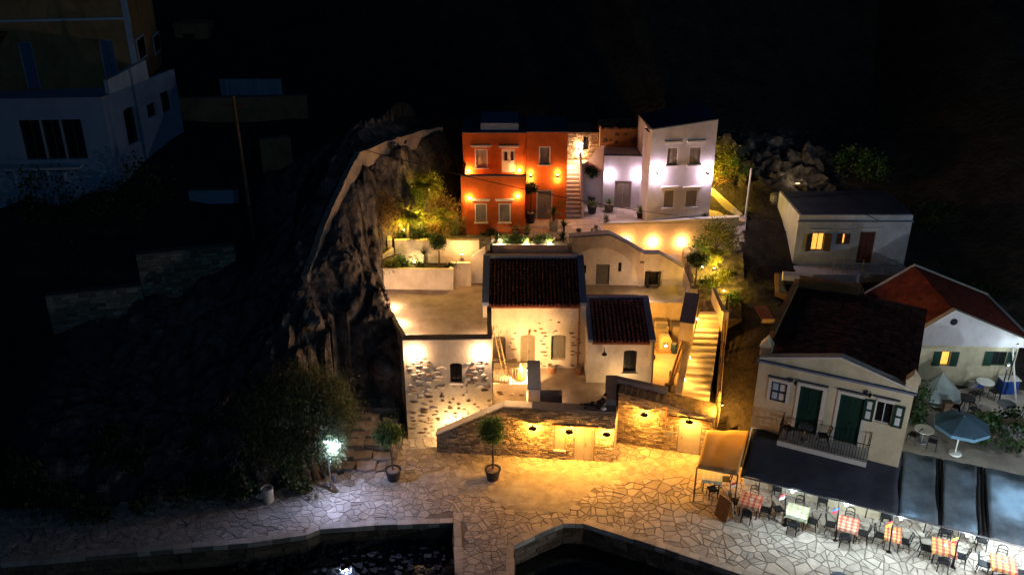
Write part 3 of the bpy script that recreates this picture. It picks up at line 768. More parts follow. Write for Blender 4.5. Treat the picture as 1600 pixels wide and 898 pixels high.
mb = MB(); wallseg(mb, (-8.0, 46.85), (-6.9, 47.7), 6.2, 6.75, .18, 7.3); mb.build('sloping_kerb', M['white'], upw)
ubed = MB(); ubed.prism([(-6.8, 48.03), (-1.3, 48.03), (-1.3, 50.49), (-3.04, 50.49), (-3.04, 52.2), (-7.0, 51.2)], 4.5, 7.0)
o = ubed.build('garden_bed', GM, kind='structure')
sq = thing('wall_stub', 'small square masonry stub catching the light beside the roof terrace, against the crag', 'masonry', (-8.0, 43.5, 4.6))
mb = MB(); mb.hexa([(-7.75,43.2,3),(-6.95,43.1,3),(-6.95,43.9,3),(-7.75,43.9,3)], [(-7.7,43.2,5.35),(-6.95,43.1,5.5),(-6.95,43.9,5.5),(-7.7,43.9,5.35)]); mb.build('block', M['ochre'], sq)

# ================================================================== BIG TILED HOUSE
def tiled_roof(par, P00, P10, P01, P11, rows, cols, m, name='tiles', sh=(.7, 1.2)):
    """barrel tiles: P00,P10 eave left/right; P01,P11 ridge left/right"""
    r = random.Random(9); mb = MB()
    P00, P10, P01, P11 = [Vector(p) for p in (P00, P10, P01, P11)]
    def S(u, v): return (P00*(1-u) + P10*u)*(1-v) + (P01*(1-u) + P11*u)*v
    nrm = (P10 - P00).cross(P01 - P00).normalized()
    for j in range(rows):
        for i in range(cols):
            v0 = j/rows; v1 = (j+1.12)/rows; v1 = min(v1, 1); s = r.uniform(*sh); w = 1/cols
            jit = nrm * r.uniform(0, .012)
            pts = []
            for v, lift in ((v0, .055), (v1, .01)):
                for du, hgt in ((0, 0), (.18, .045), (.42, .07), (.66, .045), (.84, 0), (1.0, -.005)):
                    pts.append(S((i + du) * w, v) + nrm * (hgt + lift) + jit)
            k = len(mb.v); mb.v += [tuple(p) for p in pts]
            for q in range(5): mb.f.append((k+q, k+q+1, k+7+q, k+6+q)); mb.sh.append(s)
            mb.f.append((k, k+1, k+2, k+3, k+4)[::-1]); mb.sh.append(s * .5)
    return mb.build(name, m, par, kind='stuff')
Fb = Face((-1.56, 42.9), (3.95, 42.88))
big = thing('tiled_house', 'large pale house with a dark red tiled roof edged in blue and three arched openings', 'house', (1.2, 42.9, 2.1))
w1 = Fb.rect(770, 525, 790, 562) + (.12,); d1 = Fb.rect(813, 523, 836, 575) + (.12,); w2 = Fb.rect(861, 523, 884, 562) + (.12,)
d1 = (d1[0], d1[1], 2.12, d1[3], .12)
ze = Fb.hit(830, 476)[1]; zr = aty(828, 404, 46.0).z
mb = MB(); skin(mb, Fb, 0, Fb.len, 1.2, ze, [w1, d1, w2], .25)
Fb.box(mb, 0, Fb.len, 1.2, ze - .15, -.6, -.252)
X0, X1 = -1.56, 3.95
for xa, xb in ((X0, X0 + .3), (X1 - .3, X1)):
    i = len(mb.v)
    prof = [(43.13, 1.2), (48.9, 1.2), (48.9, 6.4), (46.0, zr - .02), (43.13, ze - .02)]
    mb.v += [(xa, y, z) for y, z in prof] + [(xb, y, z) for y, z in prof]
    mb.f += [(0+i,1+i,2+i,3+i,4+i)[::-1], (5+i,6+i,7+i,8+i,9+i)]; mb.sh += [1, 1]
    for k in range(5): q = (k+1) % 5; mb.f.append((i+k, i+q, i+5+q, i+5+k)); mb.sh.append(1)
mb.box(X0 + .3, X1 - .3, 48.6, 48.9, 1.2, 6.4)
mb.build('wall', M['white'], big)
mb = MB()                                                # roof deck under the tiles
def deck(mb, a, b, c, d, t=.12):
    mb.hexa([Vector(p) - Vector((0, 0, t)) for p in (a, b, c, d)], [a, b, c, d])
deck(mb, (X0+.3, 42.75, ze-.02), (X1-.3, 42.75, ze-.02), (X1-.3, 46.0, zr-.02), (X0+.3, 46.0, zr-.02))
deck(mb, (X0+.3, 46.0, zr-.02), (X1-.3, 46.0, zr-.02), (X1-.3, 48.9, 6.45), (X0+.3, 48.9, 6.45))
mb.build('roof', M['tile'], big)
rf = [o for o in big.children if o.name.startswith('roof')][0]
tiled_roof(rf, (X0+.34, 42.74, ze), (X1-.34, 42.74, ze), (X0+.34, 45.95, zr), (X1-.34, 45.95, zr), 15, 24, M['tile'])
mb = MB()                                                # blue coping on verges and ridge
for xa, xb in ((X0 - .04, X0 + .33), (X1 - .33, X1 + .04)):
    mb.hexa([(xa, 42.8, ze - .03), (xb, 42.8, ze - .03), (xb, 46.05, zr - .03), (xa, 46.05, zr - .03)],
            [(xa, 42.8, ze + .17), (xb, 42.8, ze + .17), (xb, 46.05, zr + .17), (xa, 46.05, zr + .17)])
mb.box(X0 + .331, X1 - .331, 45.9, 46.25, zr - .05, zr + .169)
mb.box(X0 - .04, X1 + .04, 46.052, 46.4, zr - .3, zr + .12)
mb.build('coping', M['bluetrim'], big)
for q in (w1, w2):
    w = leafdoor(Fb, big, q, M['greydoor'], .25, name='window', frame=M['greydoor'], handle=False, panels=False)
leafdoor(Fb, big, d1, M['olive'], .25, name='door', frame=M['olive'], leaves=2)
onface(Fb, big, [(790, 520, 812, 572, 26, .16, .40, .3, .035, 1), (838, 520, 861, 572, 26, .16, .42, .3, .035, 1), (885, 520, 905, 572, 22, .16, .42, .3, .035, 1),
                 (765, 500, 905, 522, 14, .10, .22, .5, .03, 1)], M['darkstone'], 4, [w1, d1, w2])
mb = MB(); p = Fb.len - .33; u = Fb.hit(904, 520)[0]
mb.tube([Fb.pt(u, ze - .1, .09), Fb.pt(u, 2.15, .09)], .045, 8)
for zz in (2.9, 3.9, 4.9): Fb.box(mb, u - .07, u + .07, zz, zz + .05, .002, .14)
mb.build('drainpipe', M['claypot'], big)
mb = MB(); mb.box(X1 - .02, X1 + .0, 42.4, 42.6, 0, 0.01)
# bronze lantern over the door
t = thing('wall_lantern', 'tiny unlit brass lantern over the arched door of the big tiled house', 'lantern', Fb.pt(*Fb.hit(827, 518)))
u, z = Fb.hit(827, 518); q = MB(); q.tube([Fb.pt(u, z + .1, .002), Fb.pt(u, z + .12, .12)], .012, 5); q.build('arm', M['black'], t)
q = MB(); q.lathe(Fb.pt(u, z, .13), [(.02, -.12), (.06, -.08), (.05, .04), (.07, .06), (.01, .13)], 8); q.build('cage', M['claypot'], t)

# ================================================================== ANNEX WITH SMALL TILED ROOF
Fa = Face((3.96, 41.36), (7.46, 41.25))
ann = thing('tiled_annex', 'small pale annex with its own dark tiled roof and one arched window', 'house', (5.7, 41.4, 2.1))
wa = Fa.rect(974, 547, 995, 582) + (.1,)
ze2 = Fa.hit(965, 532)[1]; zr2 = aty(960, 468, 44.3).z
mb = MB(); skin(mb, Fa, 0, Fa.len, 1.2, ze2, [wa], .25)
Fa.box(mb, 0, Fa.len, 1.2, ze2 - .12, -.6, -.252)
for xa, xb in ((3.97, 4.2), (7.15, 7.44)):
    i = len(mb.v); prof = [(41.7, 1.2), (46.3, 1.2), (46.3, ze2 + .2), (44.3, zr2 - .02), (41.7, ze2 - .02)]
    mb.v += [(xa, y, z) for y, z in prof] + [(xb, y, z) for y, z in prof]
    mb.f += [(0+i,1+i,2+i,3+i,4+i)[::-1], (5+i,6+i,7+i,8+i,9+i)]; mb.sh += [1, 1]
    for k in range(5): q = (k+1) % 5; mb.f.append((i+k, i+q, i+5+q, i+5+k)); mb.sh.append(1)
mb.build('wall', M['white'], ann)
mb = MB(); deck(mb, (4.2, 41.15, ze2-.02), (7.2, 41.1, ze2-.02), (7.2, 44.3, zr2-.02), (4.2, 44.3, zr2-.02)); deck(mb, (4.2, 44.3, zr2-.02), (7.2, 44.3, zr2-.02), (7.2, 46.3, ze2+.3), (4.2, 46.3, ze2+.3))
rf = mb.build('roof', M['tile'], ann)
tiled_roof(rf, (4.22, 41.12, ze2), (7.14, 41.07, ze2), (4.22, 44.2, zr2), (7.14, 44.2, zr2), 14, 13, M['tile'])
mb = MB()
for xa, xb in ((3.99, 4.22), (7.15, 7.50)):
    mb.hexa([(xa, 41.18, ze2 - .03), (xb, 41.12, ze2 - .03), (xb, 44.3, zr2 - .03), (xa, 44.3, zr2 - .03)],
            [(xa, 41.18, ze2 + .14), (xb, 41.12, ze2 + .14), (xb, 44.3, zr2 + .14), (xa, 44.3, zr2 + .14)])
mb.box(3.99, 7.5, 44.301, 44.6, zr2 - .03, zr2 + .13)
mb.build('coping', M['bluetrim'], ann)
darkwin(Fa, ann, wa, rec=.25)
sill(Fa, ann, wa[0], wa[1], wa[2])
mb = MB(); mb.tube([Fa.pt(Fa.len - .03, ze2, .05), Fa.pt(Fa.len + .0, 2.15, .06)], .04, 8); mb.build('drainpipe', M['wood'], ann)
t = thing('wall_lamp', 'unlit shaded lamp on the annex front, left of its arched window', 'wall lamp', Fa.pt(*Fa.hit(944, 549)))
u, z = Fa.hit(944, 549); q = MB(); q.tube([Fa.pt(u, z + .2, .002), Fa.pt(u, z + .22, .16), Fa.pt(u, z + .14, .2)], .015, 5); q.build('arm', M['black'], t)
q = MB(); q.lathe(Fa.pt(u, z, .2), [(.15, -.08), (.13, -.02), (.04, .05), (.02, .14)], 10); q.build('shade', M['black'], t)

# ================================================================== FRONT STONE WALLS AND TERRACE
Ff = Face(P2(atz(683, 706, 0)), P2(atz(958, 722, 0)))
fw = thing('stone_wall', 'long rough stone wall with a sloping left end, a shuttered window and a double door', 'wall', Ff.pt(0, 0))
us = Ff.hit(787, 633)[0]; zs = Ff.hit(870, 640)[1]; z0_ = Ff.hit(682, 680)[1]
wf = Ff.rect(867, 669, 882, 702); df = Ff.rect(898, 667, 928, 720); df = (df[0], df[1], .03, df[3])
mb = MB(); skin(mb, Ff, us, Ff.len, -.3, zs, [wf, df], .25); Ff.box(mb, us, Ff.len, -.3, zs - .001, -.5, -.252)
Ff.poly(mb, [(0, -.3), (us - .001, -.3), (us - .001, zs), (0, z0_)], -.45, 0)
mb.build('wall', M['mortar'], fw)
mb = MB(); Ff.poly(mb, [(-.04, z0_ + .001), (us, zs + .001), (us, zs + .08), (-.04, z0_ + .08)], -.5, .05); Ff.box(mb, us + .001, us + 1.4, zs + .001, zs + .08, -.5, .05)
mb.build('pale_coping', M['white'], fw)
mb = MB(); Ff.box(mb, us + 1.401, Ff.len, zs + .001, zs + .07, -.55, .04); mb.build('coping', M['slate'], fw)
topf = lambda u: zs if u >= us else z0_ + (zs - z0_) * u / us
masonry(fw, Ff, 0.01, Ff.len - .01, .0, topf, [(wf[0]-.06, wf[1]+.06, wf[2]-.1, wf[3]+.05), (df[0]-.03, df[1]+.03, 0, df[3]+.05)], M['stone'], nbig=130, seed=3)
shutterwin(Ff, fw, wf, M['palepaint'], rec=.12, frame=M['palepaint'])
leafdoor(Ff, fw, df, M['palepaint'], .12, frame=M['palepaint'])
mb = MB(); u_, z_ = Ff.hit(862, 661); Ff.box(mb, u_, Ff.hit(935, 668)[0], df[3] + .05, df[3] + .12, .0, .10); mb.build('timber_lintel', M['wood'], fw)
for px, py, lb in ((833, 662, 'leftmost of three shaded lamps on the long stone wall, beyond the shuttered window'), (890, 667, 'shaded lamp between the shuttered window and the double door of the long stone wall'), (948, 671, 'shaded lamp at the right corner of the long stone wall')):
    barnlamp(Ff, px, py, 285, GOLD, lb)
# second wall, turned towards the viewer
Fg = Face(P2(atz(962, 691, 0)), P2(atz(1110, 714, 0)))
sw = thing('stone_wall', 'shorter rough stone wall with a wide beige door under a timber lintel, below the steps', 'wall', Fg.pt(0, 0))
za = Fg.hit(963, 614)[1]; zb_ = Fg.hit(1110, 652)[1]
dg = Fg.rect(1060, 657, 1094, 708); dg = (dg[0], dg[1], .03, dg[3])
zmin = min(za, zb_)
mb = MB(); skin(mb, Fg, 0, Fg.len, -.3, zmin, [dg], .25); Fg.box(mb, 0, Fg.len, -.3, zmin - .001, -1.2, -.252)
if za > zb_: Fg.poly(mb, [(0, zmin), (Fg.len, zmin), (0, za)], -1.2, 0)
mb.build('wall', M['mortar'], sw)
topg = lambda u: za + (zb_ - za) * u / Fg.len
masonry(sw, Fg, .01, Fg.len - .01, 0, topg, [(dg[0]-.05, dg[1]+.05, 0, dg[3]+.2)], M['stone'], nbig=90, seed=8)
mb = MB(); Fg.poly(mb, [(-.03, za + .002), (Fg.len + .03, zb_ + .002), (Fg.len + .03, zb_ + .07), (-.03, za + .07)], -1.22, .06); mb.build('coping', M['mortar'], sw)
cop = [o for o in sw.children if o.name.startswith('coping')][0]
rt = random.Random(4); mb = MB()
for i_ in range(15):
    for j_ in range(5):
        a = i_ * Fg.len / 15; zt_ = topg(a + .15) + .072
        Fg.box(mb, a + .01, a + Fg.len/15 - rt.uniform(.01, .05), zt_ - .03, zt_ + rt.uniform(.0, .02), -1.18 + j_*.24 + .01, -1.18 + (j_+1)*.24 - .01, rt.uniform(.6, 1.1))
mb.build('top_stones', M['stone'], cop, kind='stuff')
leafdoor(Fg, sw, dg, M['palepaint'], .12, leaves=1, frame=M['palepaint'])
mb = MB(); Fg.box(mb, dg[0] - .55, dg[1] + .45, dg[3] + .06, dg[3] + .19, .0, .12); mb.build('timber_lintel', M['wood'], sw)
mb = MB(); u_ = Fg.hit(1042, 640)[0]; mb.tube([Fg.pt(u_, topg(u_), .07), Fg.pt(u_, 1.4, .07)], .03, 6); mb.build('drainpipe', M['claypot'], sw)
mb = MB(); u_, z_ = Fg.hit(1046, 675); Fg.box(mb, u_ - .18, u_ + .18, z_ - .12, z_ + .14, .06, .2); mb.build('meter_box', M['metal'], sw)
barnlamp(Fg, 1008, 641, 285, GOLD, 'shaded lamp on the middle of the shorter stone wall, lighting bare masonry')
barnlamp(Fg, 1078, 652, 285, GOLD, 'shaded lamp over the wide beige door in the shorter stone wall')

# terrace deck behind
TZ = 2.1
pa = Ff.pt(us + 1.2, 0, -.46); pb = Ff.pt(Ff.len, 0, -.46); pc = Fg.pt(0.05, 0, -.0)
mb = MB(); mb.prism([P2(pa), P2(pb), P2(Fg.pt(-.0, 0, -1.21)), P2(Fg.pt(Fg.len, 0, -1.21)), (10.6, 40.2), (10.6, 46.4), (-1.4, 46.4), (-1.4, 42.4), (.75, 42.4), (.75, 38.4)], -1, TZ)
ter = mb.build('terrace_floor', M['floor'], kind='structure')
mb = MB(); mb.prism([(7.55, 41.0), (10.4, 41.0), (10.4, 46.2), (7.55, 46.2)], TZ + .001, TZ + .012); mb.build('yard_floor', M['plaza'], kind='structure')
mb = MB()
n = 10
for k in range(n):
    u0 = .9 + k * .42
    a = Ff.pt(u0, 0, -.46); b = Ff.pt(u0 + (4.5 - u0), 0, -.46)
st = thing('plaster_steps', 'narrow plastered steps climbing behind the sloping end of the long stone wall', 'steps', Ff.pt(.5, 0, -1))
for k in range(10):
    mb = MB(); u0 = .7 + k * .38; Ff.box(mb, u0, u0 + .379, -.1, .17 * (k + 1), -1.45, -.47); mb.build('step', M['white'], st)
mb = MB(); Ff.box(mb, 4.5, 6.1, -.1, 1.75, -2.2, -.47); mb.build('landing', M['white'], st)
land = thing('landing_wall', 'low warm-lit landing in front of the big tiled house, its face patched with stones', 'landing', (0, 40.3, 1.7))
LZ = 2.6
mb = MB(); mb.prism([(-1.0, 40.4), (.80, 40.4), (.80, 42.62), (-1.0, 42.62)], 0, LZ); mb.build('wall', M['white'], land)
Fl = Face((-1.0, 40.4), (.80, 40.4))
onface(Fl, land, [(772, 604, 826, 632, 14, .12, .34, .45, .04, .5)], M['darkstone'], 3)
mb = MB()
for k in range(11):
    x = -.98 + k * .145; mb.tube([(x, 40.5, LZ), (x, 40.5, LZ + .85)], .014, 5)
mb.tube([(-1.0, 40.5, LZ + .86), (.5, 40.5, LZ + .86)], .022, 6); mb.tube([(-1.0, 40.5, LZ + .08), (.5, 40.5, LZ + .08)], .016, 6)
mb.build('railing', M['wood'], land)
gp = thing('gate_pillar', 'tall slate-topped pillar wall between the warm landing and the dark terrace', 'wall', (1.0, 40, 2.1))
mb = MB(); mb.hexa([(.82, 38.7, 1.0), (1.42, 38.7, 1.0), (1.42, 40.7, 1.0), (.82, 40.7, 1.0)], [(.82, 38.7, 3.3), (1.42, 38.7, 3.3), (1.42, 40.7, 3.75), (.82, 40.7, 3.75)]); mb.build('wall', M['cool'], gp)
mb = MB(); mb.hexa([(.78, 38.66, 3.301), (1.46, 38.66, 3.301), (1.46, 40.74, 3.751), (.78, 40.74, 3.751)], [(.78, 38.66, 3.36), (1.46, 38.66, 3.36), (1.46, 40.74, 3.81), (.78, 40.74, 3.81)]); mb.build('coping', M['bluetrim'], gp)
mb = MB(); mb.box(1.43, 2.55, 38.75, 39.3, 2.101, 2.9); mb.build('bench_block', M['slate'], gp)
# right part of the terrace: high slate wall corner on which the sitter leans
tp = thing('terrace_parapet', 'slate-topped parapet at the corner of the terrace where a person sits', 'parapet', (5, 38.5, 2.1))
mb = MB(); mb.hexa([P2(Ff.pt(Ff.len - .5, 0, -.56)) + (2.1,), P2(Ff.pt(Ff.len, 0, -.56)) + (2.1,), (5.42, 40.1, 2.1), (4.85, 40.1, 2.1)],
                   [P2(Ff.pt(Ff.len - .5, 0, -.56)) + (3.3,), P2(Ff.pt(Ff.len, 0, -.56)) + (3.3,), (5.42, 40.1, 3.3), (4.85, 40.1, 3.3)])
wallseg(mb, (5.43, 40.1), (8.0, 39.45), 2.1, 3.28, .35, 3.0)
mb.build('wall', M['slate'], tp)
spike((1.9, 39.6, TZ), 9, PEACH, 'small floor light glowing at the left end of the dark terrace')

# ================================================================== YARD, STEPS AND WALLS ON THE RIGHT
CZ = 4.35                                     # courtyard level above the yard
mb = MB(); mb.prism([(-1.2, 48.95), (3.2, 48.95), (3.2, 46.42), (10.35, 46.42), (10.6, 48.6), (12.8, 52.1), (-1.2, 52.1)], 1, CZ)
mb.build('courtyard_floor', M['floor'], kind='structure')
yw = thing('yard_wall', 'warm-lit plaster wall at the back of the yard, holding up the upper courtyard', 'wall', (9, 46.3, 2.1))
Fy = Face((7.5, 46.4), (10.7, 46.4))
mb = MB(); Fy.box(mb, 0, Fy.len, 1.5, CZ + .04, -.3, 0); Fy.box(mb, 1.32, 1.40, TZ, CZ + .05, .002, .09); mb.build('wall', M['white'], yw)
cb = thing('yard_cupboard', 'pale boarded cupboard with a glazed top standing against the yard wall', 'cupboard', Fy.pt(.6, TZ))
ca = Fy.rect(1020, 493, 1040, 531); ca = (ca[0], ca[1], TZ, Fy.hit(1030, 496)[1])
mb = MB(); Fy.box(mb, ca[0], ca[1], TZ, ca[3], .02, .55); mb.build('carcass', M['palepaint'], cb)
mb = MB(); Fy.box(mb, ca[0] + .06, ca[1] - .06, ca[3] - .45, ca[3] - .08, .551, .56); mb.build('pane', M['metal'], cb)
for k in range(2):
    mb = MB(); a = ca[0] + .05 + k * (ca[1] - ca[0]) / 2; Fy.box(mb, a, a + (ca[1]-ca[0])/2 - .08, TZ + .1, ca[3] - .55, .551, .575); mb.build('door', M['palepaint'], cb)
c2 = thing('water_tank', 'tall plain taupe tank with a lid beside the boarded cupboard in the yard', 'tank', Fy.pt(2, TZ))
cc = Fy.rect(1047, 495, 1066, 528); zz = Fy.hit(1056, 500)[1]
mb = MB(); Fy.box(mb, cc[0], cc[1] + .1, TZ + .12, zz, .25, .85); mb.build('body', M['palepaint'], c2)
mb = MB(); Fy.box(mb, cc[0] - .03, cc[1] + .13, zz + .001, zz + .06, .22, .88); mb.build('lid', M['metal'], c2)
for a in (cc[0] + .02, cc[1] - .02):
    for d in (.3, .75): mb = MB(); Fy.box(mb, a, a + .08, TZ + .012, TZ + .119, d, d + .08); mb.build('leg', M['black'], c2)
p = atz(1040, 548, TZ)
ov = thing('garden_oven', 'small cream garden oven with a glowing mouth standing in the yard', 'oven', p)
mb = MB(); mb.box(p.x - .55, p.x + .45, p.y - .3, p.y + .5, TZ + .012, TZ + .16); mb.build('base', M['palewood'], ov)
mb = MB(); x0, x1, y0, y1 = p.x - .38, p.x + .3, p.y - .1, p.y + .45
mb.hexa([(x0,y0,TZ+.161),(x1,y0,TZ+.161),(x1,y1,TZ+.161),(x0,y1,TZ+.161)], [(x0,y0,TZ+.7),(x1,y0,TZ+.7),(x1,y1,TZ+.7),(x0,y1,TZ+.7)])
mb.hexa([(x0,y0,TZ+.7),(x1,y0,TZ+.7),(x1,y1,TZ+.7),(x0,y1,TZ+.7)], [(x0+.15,y0+.1,TZ+.95),(x1-.15,y0+.1,TZ+.95),(x1-.15,y1-.1,TZ+.95),(x0+.15,y1-.1,TZ+.95)]); mb.build('body', M['ywhite'], ov)
mb = MB(); mb.box(p.x - .17, p.x + .1, y0 - .02, y0 - .002, TZ + .28, TZ + .55); w = mb.build('mouth', M['black'], ov)
mb = MB(); mb.tube([(p.x + .1, p.y + .3, TZ + .95), (p.x + .1, p.y + .3, TZ + 1.4)], .05, 8); mb.build('flue', M['metal'], ov)
mb = MB(); mb.box(p.x - .11, p.x + .04, y0 - .03, y0 - .021, TZ + .34, TZ + .46); mb.build('glow', M['bulbw'], ov)
# yard flood lamp, fixed high at the annex's far corner
t = thing('flood_lamp', 'lamp glowing low on the annex side wall, flooding the yard with gold light', 'lamp', (7.47, 43.2, 3.6))
q = MB(); q.box(7.46, 7.56, 43.15, 43.3, 3.9, 4.05); q.build('housing', M['black'], t)
q = MB(); q.box(7.561, 7.575, 43.17, 43.28, 3.92, 4.03); q.build('lens', M['bulbw'], t)
plight(t, (7.75, 43.2, 3.85), 170, GOLD, .08)

# steps climbing between the two side walls
B0 = atz(1064, 622, 2.35); B1 = atz(1108, 626, 2.35); T0 = atz(1093, 487, 4.75); T1 = atz(1128, 487, 4.75)
ss = thing('stone_stairs', 'long lamp-lit stone stairs climbing from the stone wall to the garden', 'stairs', B0)
NS = 15
for k in range(NS):
    t0, t1 = k/NS, (k+1)/NS; z = 2.35 + (4.75 - 2.35) * (k + 1) / NS
    a, b, c, d = B0.lerp(T0, t0), B1.lerp(T1, t0), B1.lerp(T1, t1), B0.lerp(T0, t1)
    mb = MB(); dx = R.uniform(0, .03)
    P = [(a.x, a.y + dx), (b.x, b.y + dx), (c.x, c.y + .04), (d.x, d.y + .04)]
    mb.prism(P, z - .5, z - .001 - .002 * (k % 2)); mb.build('step', M['trim'] if k % 3 else M['white'], ss)
    mb = MB(); P2_ = [(a.x - .001, a.y + dx - .03), (b.x, b.y + dx - .03), (b.x, b.y + dx + .02), (a.x, a.y + dx + .02)]
mb = MB(); mb.prism([(B0.x, B0.y - 1.2), (B1.x, B1.y - 1.2), (B1.x, B1.y), (B0.x, B0.y)], 1.2, 2.34); mb.build('landing', M['plaza'], ss)
lw = thing('stair_wall', 'thick plaster wall with sloping top on the yard side of the lit stairs', 'wall', (9.3, 41, 2.1))
q0 = atz(1050, 612, 2.9); q1 = atz(1092, 520, 4.6); q2 = atz(1094, 489, 5.3)
mb = MB(); wallseg(mb, (B0.x - .02, B0.y - .2), (B0.lerp(T0, .52).x - .02, B0.lerp(T0, .52).y), 1.5, 2.75, -.35, 4.0)
wallseg(mb, (B0.lerp(T0, .56).x - .02, B0.lerp(T0, .56).y), (T0.x - .02, T0.y + .4), 1.5, 5.15, -.72, 5.6)
mb.build('wall', M['white'], lw)
mb = MB(); a = B0.lerp(T0, .56); wallseg(mb, (a.x + .02, a.y - .04), (T0.x + .02, T0.y + .44), 5.16, 5.2, -.8, 5.65, 5.61); mb.build('coping', M['slate'], lw)
Fst = Face((B0.x, B0.y), (T0.x, T0.y)); Fst.n = -Fst.n if Fst.n.x < 0 else Fst.n
for px, py, pw, lb in ((.74, 4.75, 70, 'brightest lamp beside the stairs, on the thick wall at the top'), (.36, 3.45, 9, 'upper of two small step lights low on the left of the stairs'), (.12, 2.85, 9, 'lower of two small step lights low on the left of the stairs')):
    bulkhead(Fst, 0, 0, pw, GOLD, lb, 'lights beside the stairs', d=.2, uz=(Fst.len * px, py + .25))
tb = thing('leaning_timbers', 'leaning pale timbers and dark posts between the yard and the lit stairs', 'timber', (8.6, 41, 2.1))
for (x0, y0, z0, x1, y1, z1, r_) in ((8.0, 39.9, 2.3, 9.35, 42.9, 4.4, .07), (8.15, 40.2, 2.15, 8.9, 42, 2.9, .12), (8.35, 40.4, 2.6, 9.3, 42.6, 3.7, .06)):
    mb = MB(); mb.tube([(x0, y0, z0), (x1, y1, z1)], r_, 4); mb.build('beam', M['palewood'], tb)
for x, y in ((8.05, 39.95), (8.5, 41.2)):
    mb = MB(); mb.box(x - .12, x + .12, y - .12, y + .12, TZ + .013, TZ + .75); mb.build('post', M['wood'], tb)
# boundary wall between garden and alley: stepped top, far to near
bw = thing('boundary_wall', 'long pale boundary wall running downhill beside the dark alley', 'wall', (13, 48, 3))
pts = [(1166, 338, 53.3, .32), (1160, 400, 50.2, .34), (1143, 470, 46.4, .36), (1136, 500, 44.9, .36)]
W3 = [aty(a, b, c) for a, b, c, _ in pts]
mb = MB()
for k in range(3):
    a, b = W3[k], W3[k+1]; wallseg(mb, (a.x, a.y), (b.x, b.y), 2.0, a.z, .6, b.z)
mb.build('wall', M['cool'], bw)
mb = MB()
for k in range(3):
    a, b = W3[k], W3[k+1]; wallseg(mb, (a.x + .03, a.y), (b.x + .03, b.y), a.z + .002, a.z + .05, .66, b.z + .05, b.z + .002)
mb.build('coping', M['white'], bw)
# lower wall along the stairs' right, with a slatted timber balustrade
rw_ = thing('stair_wall', 'low plaster wall on the garden side of the stairs ending in a pale pillar', 'wall', T1)
S0 = B1.lerp(T1, .05); S1 = B1.lerp(T1, .80)
mb = MB(); wallseg(mb, (S1.x + .04, S1.y), (T1.x - .35, T1.y + 1.3), 2.5, 5.25, .2, 5.6); wallseg(mb, (S1.x + .04, S1.y - .3), (S1.x + .04, S1.y), 2.5, 5.4, .3); mb.build('wall', M['white'], rw_)
bal = thing('timber_balustrade', 'dark timber balustrade with slats along the alley side of the lit stairs', 'balustrade', S0)
a = Vector((S0.x + .25, S0.y - .9, 0)); b = Vector((W3[3].x - .15, W3[3].y - .1, 0))
for k in range(9):
    t = k / 8; p = a.lerp(b, t); z = 2.3 + t * 2.2
    mb = MB(); mb.box(p.x - .05, p.x + .05, p.y - .05, p.y + .05, z - 1.2, z + 1.0); mb.build('post', M['wood'], bal)
for dz in (.25, .55, .95):
    mb = MB(); mb.tube([(a.x, a.y, 2.3 + dz), (b.x, b.y, 4.5 + dz)], .045, 4); mb.build('rail', M['wood'], bal)
aw = thing('alley_wall', 'pale plaster base wall under the timber balustrade, facing the alley', 'wall', (a.x + .1, a.y, 0))
mb = MB(); wallseg(mb, (b.x + .12, b.y), (a.x + .12, a.y), -.2, 4.2, .25, 2.2, -.2); mb.build('wall', M['white'], aw)
al = thing('alley_steps', 'worn dark steps going up the unlit alley beside the cream house', 'steps', atz(1160, 660, 1))
for k in range(14):
    mb = MB(); y = 37.7 + k * .55; z = .35 + k * .28; x0 = 10.75 + k * .10
    mb.box(x0, x0 + 1.5, y, y + .56, z - .5, z + R.uniform(-.01, .01)); mb.build('step', M['joint'] if k % 2 else M['darkstone'], al)
for (px, py, lb) in ((1160, 662, 'small fence'),):
    fz = thing('iron_gate', 'low dark iron gate across the foot of the unlit alley steps', 'gate', (11.2, 37.4, .2))
    mb = MB()
    for k in range(10): mb.tube([(10.75 + k * .14, 37.35 - k*.02, .02), (10.75 + k * .14, 37.35 - k*.02, 1.3)], .012, 4)
    mb.build('bars', M['black'], fz); mb = MB(); mb.tube([(10.72, 37.35, 1.31), (12.05, 37.16, 1.31)], .02, 5); mb.tube([(10.72, 37.35, .2), (12.05, 37.16, .2)], .02, 5); mb.build('rail', M['black'], fz)

# ================================================================== UPPER COURTYARD BUILDINGS
Fv = Face((3.35, 49.0), (10.2, 48.75))
vh = thing('vaulted_house', 'pale house with a rounded vault outline, grey door and stepped sloping top above the courtyard', 'house', Fv.pt(3, CZ))
h = Fv.hit
prof = [(0, CZ - .3), (Fv.len, CZ - .3), (Fv.len, h(1063, 418)[1]), h(1030, 397), h(1007, 397), h(982, 381), h(952, 366), (0, h(890, 371)[1])]
prof = [(u if u > 0 else 0, z) for u, z in prof]
gd = Fv.rect(931, 413, 952, 453); gd = (gd[0], gd[1], CZ + .02, gd[3])
o1 = Fv.rect(911, 414, 916, 427); o2 = Fv.rect(966, 410, 971, 424); bd = Fv.rect(1007, 424, 1032, 452); bd = (bd[0], bd[1], CZ + .02, bd[3])
uA = h(1001, 400)[0]; uB = h(1038, 405)[0]
T_ = sorted(prof[2:])
def tz(u):
    for m_ in range(len(T_) - 1):
        if T_[m_][0] <= u <= T_[m_+1][0]: f = (u - T_[m_][0]) / (T_[m_+1][0] - T_[m_][0]); return T_[m_][1]*(1-f) + T_[m_+1][1]*f
    return T_[-1][1] if u > T_[0][0] else T_[0][1]
mb = MB()
